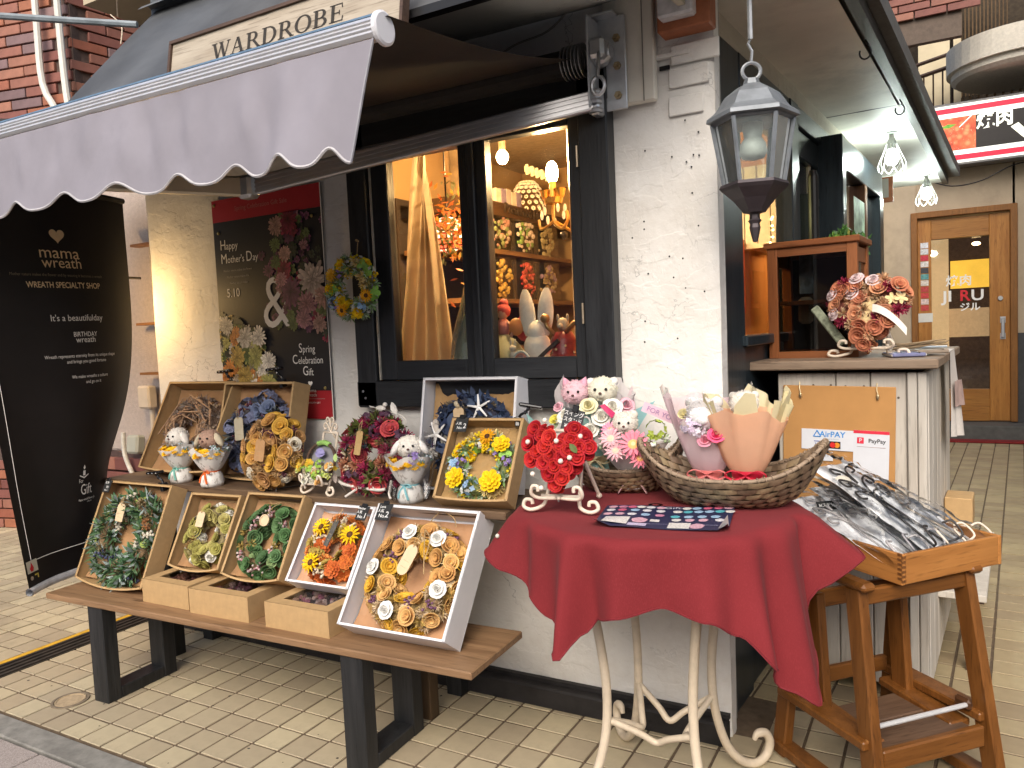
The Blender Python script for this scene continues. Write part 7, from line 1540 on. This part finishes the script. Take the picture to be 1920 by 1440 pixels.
def wrapped(X, lab, zt, r0, r1, zmax, paper, tie, foot=.03, seed=1, jag=.03, layers=1, inner=None, squash=.62, low=None):
    t = thing('wrapped_bouquet', lab, 'bouquet', X, 'wrapped plush bouquets in the baskets')
    mb = MB()
    if low:
        cone_wrap(mb, zt, zmax, r0, r1, jag, 56, seed, .75, (0, 0), .06, squash, rad(-38), rad(218)); cone_wrap(mb, zt, low, r0*1.04, r0+(r1-r0)*.72, jag*1.5, 30, seed+2, .75, (0, 0), .06, squash, rad(200), rad(340))
    else: cone_wrap(mb, zt, zmax, r0, r1, jag, 56, seed, .75, (0, 0), .06, squash)
    mb.build('wrapper', paper, t, smooth=True)
    if inner: mb = MB(); cone_wrap(mb, zt+.01, zmax+.045, r0*.9, r1*1.06, jag*1.7, 72, seed+4, .70, (0, .008), .10, squash, rad(-50), rad(230)); mb.build('inner_wrapper', inner, t, smooth=True)
    ft = MB(); ft.lathe([(r0*1.6, .0), (r0*1.35, foot*.5), (r0, zt)], 24, fn=lambda q, j, tt: (q[0]*(1+.12*math.sin(8*tt)*(2-j)/2), q[1]*(1+.12*math.sin(8*tt)*(2-j)/2)*.75, q[2])); ft.build('foot', paper, t, smooth=True)
    rb_ = MB(); rb_.lathe([(r0*1.04, zt-.010), (r0*1.1, zt), (r0*1.04, zt+.010)], 24, fn=lambda q, j, tt: (q[0], q[1]*.85, q[2]))
    for s_ in (-1, 1):
        rb_.tube(bez([(0, -r0*1.0, zt), (s_*.03, -r0*1.25, zt+.014), (s_*.05, -r0*1.2, zt+.002), (s_*.028, -r0*1.15, zt-.010), (0, -r0*1.05, zt)], 4), .007, 6, flat=.25); rb_.tube(bez([(0, -r0, zt), (s_*.022, -r0*1.3, zt-.018), (s_*.04, -r0*1.5, zt-.045)], 4), .006, 6, flat=.25)
    rb_.build('ribbon', tie, t, smooth=True); return t
PINKP = translucent((.90, .68, .73), .4, .5, .62); PEACH = translucent((.86, .52, .34), .4, .6, 1.0); CREAMP = translucent((.86, .78, .50), .45, .6, 1.0)
C_ = wrapped(BX2 @ T(-.055, .015, .012), 'tall bouquet in pale pink see-through wrap with a coral ribbon, left in the large basket', .060, .032, .108, .262, PINKP, M((.62, .17, .16), .4, .1, 20, .2), seed=3, jag=.012, low=.165)
mb = MB(); cone_wrap(mb, .062, .285, .031, .122, .012, 48, 8, .7, (0, .012), .03, .6); mb.build('clear_wrap', glass((.995, .985, .985), .5, .08), C_, smooth=True)
plush(C_, T(-.005, -.018, .215), .048, M((.80, .78, .77), .95, .05, 90, .8, .003), 'round', None, False, 'plush_body', False)
for k, (x, y, z_, me, s_) in enumerate(((.03, -.055, .165, proto('rose', (.78, .10, .22)), .028), (.0, -.05, .15, proto('rose', (.72, .3, .38)), .024), (-.04, -.04, .19, proto('hyd', (.6, .52, .66), (.66, .6, .7)), .028), (-.055, -.03, .215, proto('cup', (.74, .66, .34)), .016), (-.02, -.05, .18, proto('hyd', (.62, .5, .62), (.7, .64, .72)), .026), (-.03, -.02, .24, proto('leafy', (.7, .68, .64), (.6, .6, .55)), .026))): put(C_, me, (x, y, z_), (x*3, -1, .8), s_, 30*k)
D_ = wrapped(BX2 @ T(.045, -.012, .012), 'bouquet in peach and cream paper with a red printed ribbon, right in the large basket', .066, .036, .102, .215, PEACH, M((.50, .015, .04), .35, .1, 20, .2), seed=5, jag=.022, inner=CREAMP)
for k in (0, 2, 4, 5):
    a = -2.75+k*.62; mb = MB(); z_ = .20; mb.add([(.088*math.cos(a-.42), .054*math.sin(a-.42), z_-.02), (.088*math.cos(a+.42), .054*math.sin(a+.42), z_-.02), (.108*math.cos(a+.22), .068*math.sin(a+.22), z_+.05+.012*(k % 3)), (.112*math.cos(a), .07*math.sin(a), z_+.078-.008*(k % 2)), (.104*math.cos(a-.25), .066*math.sin(a-.25), z_+.045)], [(0, 1, 2, 3, 4)]); mb.build('paper_point', CREAMP, D_)
plush(D_, T(-.004, .002, .245) @ RZ(20), .036, PLW, 'puff'); put(D_, proto('cup', (.7, .5, .05)), (-.012, -.05, .222), (0, -1, .5), .010, 0)
A_ = wrapped(BX1 @ T(-.085, .035, .012), 'bouquet with pink cat and cream dog plush heads in mint and white wrap', .07, .03, .105, .215, translucent((.40, .66, .62), .35, .6), M((.6, .5, .3), .5), seed=6, jag=.04, inner=translucent((.72, .68, .68), .4, .6))
plush(A_, T(-.05, -.03, .268), .040, M((.74, .48, .53), .95, .06, 90, .8, .003), 'cat', M((.66, .33, .42), .9), True); plush(A_, T(.028, -.02, .272), .044, M((.74, .71, .58), .95, .05, 90, .8, .003), 'puff', M((.78, .76, .72), .95, .04, 90, .8), True)
RW, RPk, RY_ = proto('rose', (.76, .74, .66)), proto('rose', (.70, .40, .46)), proto('rose', (.74, .70, .44))
for k, (x, y, z_, me, s_) in enumerate(((.06, -.06, .222, RW, .036), (-.005, -.07, .228, RY_, .033), (.095, -.03, .225, RPk, .03), (-.075, -.06, .20, RW, .03), (-.10, -.03, .225, RPk, .02), (.03, -.075, .195, RW, .034), (-.05, -.075, .175, RW, .033), (.0, -.08, .16, RW, .03), (-.11, -.045, .19, proto('cup', (.7, .62, .1)), .016), (-.115, -.05, .16, proto('leafy', (.6, .66, .5), (.4, .5, .3)), .026), (.10, -.05, .18, proto('hyd', (.7, .4, .5), (.75, .55, .6)), .03))): put(A_, me, (x, y, z_), (x*4, -1, .8), s_, 40*k)
for (pts_, m_) in ((((-.10, -.04, .12), (-.20, -.03, .21), (-.185, -.02, .135), (-.09, -.03, .05)), translucent((.36, .66, .62), .35, .6)), (((.09, .0, .2), (.175, .02, .235), (.12, .02, .15)), translucent((.36, .66, .68), .35, .6)), (((.07, -.01, .19), (.112, .0, .285), (.125, .0, .18)), translucent((.70, .56, .58), .4, .6))):
    MB().add(list(pts_), [tuple(range(len(pts_)))]).build('paper_point', m_, A_)
B_ = wrapped(BX1 @ T(.03, -.045, .012), 'bouquet with a cream bear, pink gerberas and a FOR YOU tag in the small basket', .035, .022, .10, .135, translucent((.70, .62, .60), .4, .6, .9), M((.5, .3, .3), .5), seed=9, jag=.025)
plush(B_, T(-.015, -.02, .185), .036, M((.72, .68, .60), .95, .06, 90, .8, .003), 'round', None, True)
GB = proto('sun', (.78, .25, .33), (.75, .38, .15), (.8, .6, .3)); GB2 = proto('sun', (.76, .46, .50), (.7, .5, .4), (.8, .6, .4))
for k, (x, y, z_, me, s_) in enumerate(((.012, -.075, .130, GB, .048), (-.05, -.06, .145, GB2, .036), (-.035, -.08, .115, GB2, .034), (.03, -.085, .095, GB, .032), (-.055, -.03, .165, proto('sun', (.78, .32, .45), (.7, .4, .2)), .03), (.07, -.03, .165, proto('hyd', (.50, .62, .10), (.42, .56, .07)), .034), (.055, -.05, .13, proto('berry', (.7, .72, .66), (.4, .5, .3)), .022), (-.085, -.04, .125, proto('berry', (.7, .72, .66), (.4, .5, .3)), .02), (.09, -.02, .14, proto('berry', (.7, .72, .66), (.4, .5, .3)), .02))): put(B_, me, (x, y, z_), (x*3, -1, .7), s_, 25*k)
sl = MB().box((0, 0, 0), (.115, .001, .028), T(.085, .01, .205) @ RY(24)).build('gift_tag', M((.74, .50, .60), .5, .05), B_); text('lettering', 'FOR YOU', .020, M((.35, .2, .4)), B_, T(.083, .008, .205) @ RY(24) @ RX(90))
MB().add([(-.05, -.03, .20), (-.085, -.02, .235), (-.07, -.02, .24), (-.04, -.03, .215)], [(0, 1, 2, 3)]).build('red_tip', M((.5, .03, .12), .5), B_)
# chalk board on a wire scroll in front of the bouquets
cbd = thing('chalk_card', 'slanting black chalk card with a handwritten price, between heart and plush bouquets', 'sign', T(-.868, 1.872, 1.005) @ RX(78) @ RZ(-12))
MB().box((0, 0, 0), (.060, .066, .0025)).build('card', M((.045, .047, .05), .7, .2, 30, .1), cbd); text('lettering', 'スイング', .015, CHW, cbd, T(0, .019, .002), bold=.0002); text('lettering', 'スタンド', .014, CHW, cbd, T(0, .002, .002), bold=.0002); text('lettering', '¥4,780', .015, CHW, cbd, T(0, -.016, .002), bold=.0003)
MB().box((.002, .035, .003), (.018, .02, .008), bev=.002).build('clip', BLACK, cbd); mb = MB()
for s_ in (0, 1): mb.tube([(.035+.014*math.cos(t), -.012+.034*s_-.016+.014*math.sin(t), -.004) for t in [2*PI*k/16 for k in range(15)]], .0026, 6)
mb.tube([(-.014+.012*math.cos(t), -.045+.012*math.sin(t), -.004) for t in [2*PI*k/16 for k in range(15)]], .0024, 6); mb.tube([(.02, -.02, -.004), (.01, -.12, -.01), (.01, -.22, -.012)], .0024, 5); mb.build('wire_scroll', M((.5, .48, .44), .4, metal=.3), cbd)

# ================================================================== stool with a tray of wrapped stands
STM = wood((.13, .047, .010), (.22, .085, .02), 2, .35, 4, .12); STX = wood((.13, .047, .010), (.22, .085, .02), 0, .35, 4, .12)
SX = T(-.170, 2.035, 0) @ RZ(47)       # x along the front edge, y to the back
stl = thing('wooden_stool', 'brown wooden high stool with splayed legs, a low shelf and a metal foot rod', 'stool', SX)
fw_, dp = .345, .27
def beam(p, q, w_, d_, nm, mat=STM, par=None):
    p, q = Vector(p), Vector(q); ax = (q-p); L2 = ax.length; X_ = T(*((p+q)/2)) @ align(ax, (0, 1, 0)); return MB().box((0, 0, 0), (w_, d_, L2), X_, bev=.004).build(nm, mat, par or stl)
tops = {}
for sx_ in (0, 1):
    x_ = sx_*fw_; o_ = (-1 if sx_ == 0 else 1)
    beam((x_+o_*.02, -.055, .0), (x_, .03, .575), .030, .052, 'front_leg'); beam((x_+o_*.02, dp+.045, .0), (x_, dp-.03, .575), .030, .052, 'rear_leg')
    beam((x_+o_*.02, -.06, .03), (x_+o_*.02, dp+.05, .03), .028, .05, 'runner'); beam((x_+o_*.013, -.035, .20), (x_+o_*.013, dp+.03, .20), .024, .06, 'side_rail'); beam((x_-o_*.032, dp-.07, .155), (x_-o_*.032, dp-.045, .50), .026, .06, 'seat_post'); beam((x_-o_*.032, .01, .165), (x_-o_*.032, dp-.01, .185), .022, .07, 'shelf_bracket')
    MB().box((x_, dp/2-.02, .585), (.044, dp-.0, .024), bev=.009).build('arm', STX, stl)
beam((0.01, -.035, .155), (fw_-.01, -.035, .155), .055, .02, 'front_rail', STX); beam((0.01, dp+.02, .22), (fw_-.01, dp+.02, .22), .045, .02, 'rear_rail', STX); beam((0.01, dp-.03, .47), (fw_-.01, dp-.03, .47), .05, .02, 'back_rail', STX); beam((.01, .02, .552), (fw_-.01, .02, .552), .04, .022, 'seat_rail', STX)
for k in range(2): MB().box((fw_/2, .035+.115*k, .165), (fw_-.05, .108, .014), bev=.003).build('shelf_board', wood((.09, .05, .03), (.15, .09, .055), 0), stl)
MB().tube([(.03, -.005, .225), (fw_-.03, -.005, .225)], .0065, 10).build('foot_rod', M((.66, .66, .66), .3, .05, 30, 0, metal=.4), stl)
for x_ in (.022, fw_-.022): MB().box((x_, .01, .223), (.018, .05, .032), bev=.008).build('rod_holder', wood((.05, .02, .008), (.09, .035, .012), 1), stl)
mb = MB()
for (x_, y_, z_) in ((-.029, -.03, .21), (-.03, .12, .2), (-.03, .22, .2)): mb.lathe([(0, 0), (.006, 0), (.006, -.003)], 8, X=T(x_, y_, z_) @ RY(-90))
mb.build('screw_cap', M((.35, .16, .05), .4), stl)
TX_ = T(-.089, 2.075, .585) @ RZ(51)
TRM = wood((.34, .135, .032), (.50, .22, .06), 0, .45, 3, .2, (.6, .34, .12, .70)); TRMY = wood((.34, .135, .032), (.50, .22, .06), 1, .45, 3, .2, (.6, .34, .12, .70))
try_ = thing('wooden_tray', 'orange brown wooden tray with finger joints full of bagged wire stands, on the stool', 'tray', TX_)
tw2, td, th2 = .355, .40, .076
MB().box((tw2/2, .006, th2/2), (tw2-.024, .012, th2), bev=.002).build('front_panel', TRM, try_); MB().box((tw2/2, td-.006, th2/2), (tw2-.024, .012, th2), bev=.002).build('rear_panel', TRM, try_)
MB().box((.006, td/2, th2/2), (.012, td, th2+.002), bev=.002).build('side_panel', TRMY, try_); MB().box((tw2-.006, td/2, th2/2), (.012, td, th2+.002), bev=.002).build('side_panel', TRMY, try_)
MB().box((tw2/2, td/2, .006), (tw2-.024, td-.024, .008)).build('bottom', TRM, try_)
mb = MB()
for k in range(6): mb.box((.006, -.0002, .010+.012*k), (.0125, .003, .006)); mb.box((-.0003, .006, .016+.012*k), (.002, .0125, .006))
mb.build('finger_joint', wood((.12, .045, .012), (.2, .08, .025), 2), try_)
BAG = glass((.985, .99, .99), 1.1, .14); rr = random.Random(41)
def bagstand(k, X, mat, lab, L_=.30, big=True):
    t = thing('bagged_wire_stand', lab, 'wire stand', X, 'wire stands in clear bags in the tray'); mb = MB(); r_ = .0031
    mb.tube([(-.02, 0, 0), (-.004, L_*.55, .004)], r_, 6); mb.tube([(.03, 0, 0), (.004, L_*.55, .004)], r_, 6)
    for s_ in (-1, 1):
        mb.tube(bez([(0, L_*.52, .004), (s_*.016, L_*.62, .006), (s_*.05, L_*.64, .008), (s_*.058, L_*.57, .008), (s_*.04, L_*.55, .008)], 6), r_, 6)
        mb.tube(bez([(0, L_*.58, .004), (s_*.02, L_*.74, .008), (s_*.052, L_*.80, .009), (s_*.056, L_*.72, .009), (s_*.036, L_*.71, .009), (s_*.036, L_*.75, .009)], 6), r_, 6)
        mb.tube(bez([(0, L_*.74, .006), (s_*.008, L_*.88, .009), (s_*.035, L_*.94, .010), (s_*.042, L_*.88, .010), (s_*.024, L_*.86, .010)], 6), r_, 6)
    if big: mb.tube(bez([(-.02, 0, .004), (-.05, -.01, .03), (-.05, .03, .045), (-.02, .04, .035)], 5), r_, 6); mb.tube(bez([(.03, 0, .004), (.06, -.01, .03), (.06, .03, .045), (.04, .04, .035)], 5), r_, 6)
    mb.build('wire', mat, t, smooth=True)
    ph = k*1.7; crk = lambda u, v, a_: a_*(mnoise.noise(Vector((u*4+ph, v*6, 1)))+.6*abs(mnoise.noise(Vector((u*9+v*5, v*11+ph, 3)))))
    MB().grid(lambda u, v: ((u-.5)*.13, -.01+(L_+.02)*v, -.004+crk(u, v, .007)), 14, 26).build('sheen_sheet', BAG_SHEEN, t)  # white sheet added under the wire, stands in for the bag's silvery sheen
    bg_ = MB(); bg_.grid(lambda u, v: ((u-.5)*.16*(1-.1*v), -.03+(L_+.09)*v, .014+.030*math.sin(PI*v)*math.sin(PI*u)+crk(u, v+.3, .020)), 16, 30)
    bg_.build('clear_bag', BAG, t, smooth=False); return t
BAG_SHEEN = M((.80, .81, .83), .35, .12, 14, .3, .004, spec=.6)  # pale gloss of the sheets added to brighten the bags
spec = [(.065, M((.42, .40, .40), .4, .1, 60, .1), 'pale grey wire stand in a clear bag, nearest the red cloth'), (.13, M((.30, .29, .30), .4, .1, 60, .1), 'grey wire stand in a clear bag, second from the red cloth'), (.185, DARKWIRE, 'dark scrolled wire stand lying uppermost in the middle of the tray'), (.245, CREAMWIRE, 'cream wire stand in a clear bag right of the dark scrolled one'), (.30, CREAMWIRE, 'cream wire stand in a clear bag at the right end of the tray')]
for k, (x_, m_, lab) in enumerate(spec): bagstand(k, TX_ @ T(x_, .045+.01*(k % 2), .042+(.022 if k == 2 else .006*(k % 2))) @ RZ(3+rr.uniform(-5, 5)) @ RX(19+5*(k == 2)+rr.uniform(-2, 2)), m_, lab, .34 if k != 2 else .38)
bl = MB(); 
for s_ in (0, 1): bl.tube(bez([(-.06+.03*s_, 0, .02), (-.04, .05, .07), (.03, .06, .08), (.10, .03, .05), (.13, -.02, .02)], 6), .004, 6, mi=0)
X_ = TX_ @ T(.04, .37, .12) @ RZ(-30); lw = bl.build('leaf_wire', CREAMWIRE, None, X_); tag(lw, 'cream wire hoop with leaves at the back of the tray, by the basket', 'wire stand')
for (x_, y_, z_, c, sp_) in ((-.05, .03, .055, (.05, .05, .05), 20), (-.075, -.01, .03, (.04, .04, .04), 60), (.045, .075, .105, (.66, .62, .54), -20), (.11, .01, .075, (.64, .6, .52), 70)): put(lw, proto('leaf', c), (x_, y_, z_), (-.1, -.9, .5), .026, sp_)
for k, (x_, y_, tx) in enumerate(((.07, .30, 'Mステンレス'), (.235, .30, 'アイアン'))):
    t = thing('tray_label', 'small black handwritten label %s in the tray' % ('left, beside the red cloth' if k == 0 else 'stuck up behind the dark scrolled stand'), 'label', TX_ @ T(x_, y_, .135+.01*k) @ RZ(-12) @ RX(58)); MB().box((0, 0, 0), (.085 if k == 0 else .05, .026, .002)).build('card', CHALK, t); text('lettering', tx, .013 if k == 0 else .010, CHW, t, T(0, 0, .0015), bold=.0003)
# coral heart wreath on the counter
HX = CT @ T(.350, .135, 1.113) @ RZ(-6)
es = easel(HX @ T(0, .02, 0), .16, .17, 'cream scroll easel on the counter holding the coral heart wreath', top=False, r=.005)
ch = thing('heart_wreath', 'coral and cream heart wreath of wood roses with a white ribbon on the counter', 'heart wreath', HX @ T(0, .0, .160) @ RX(76))
hs_ = .126; heart2 = [(x*.98, (y if y > -.3 else -.3+(y+.3)*.85)*1.08+.25*math.exp(-(x/.3)**2)*(y > 0)) for x, y in heart]; MB().prism([(x*hs_*.85, hs_*.85*y) for x, y in heart2], -.04, .0).build('base', M((.35, .12, .09), .9, .4, 60, .6), ch)
hp2 = [(x*hs_, y*hs_) for x, y in heart2]; rr = random.Random(77); pts = []; tries = 0
COR = [(.55, .21, .11), (.58, .26, .14), (.50, .18, .10)]
while len(pts) < 50 and tries < 9000:
    tries += 1; x, y = rr.uniform(-.13, .13), rr.uniform(-.135, .105)
    if pip(x, y) and all((x-a)**2+(y-b_)**2 > .0255**2 for a, b_ in pts): pts.append((x, y))
kinds = [(proto('cup', COR[0]), .028), (proto('pom', (.60, .36, .2), (.52, .28, .16)), .025), (proto('cup', COR[1]), .026), (proto('pom', (.30, .02, .06), (.36, .04, .08)), .024), (proto('rose', (.74, .60, .60)), .029), (proto('cut', (.72, .55, .28)), .022), (proto('cup', COR[2]), .026), (proto('pom', (.58, .40, .24), (.5, .34, .2)), .024)]
for k, (x, y) in enumerate(pts):
    me, s_ = kinds[(k*5) % 8]; e = math.hypot(x, y)/.15; put(ch, me, (x, y, .02*(1-e*e)+.006), (x*6, y*6, 1), s_*rr.uniform(.9, 1.1), rr.uniform(0, 360))
for i in range(26):
    a = hp2[int(i*len(hp2)/26)]; me, s_ = kinds[(0, 1, 3, 1, 6, 7)[i % 6]]; put(ch, me, (a[0]*.98, a[1]*.98, -.014), (a[0]*9, a[1]*9, .4), s_, rr.uniform(0, 360))
sv = MB(); sv.grid(lambda u, v: (.03+.10*u-.0*v, -.008-.06*u*u-.018*u+.026*(v-.5), .052-.02*u+.006*math.sin(u*5)), 14, 3); sv.build('ribbon', M((.72, .68, .62), .5, .05), ch, smooth=True)
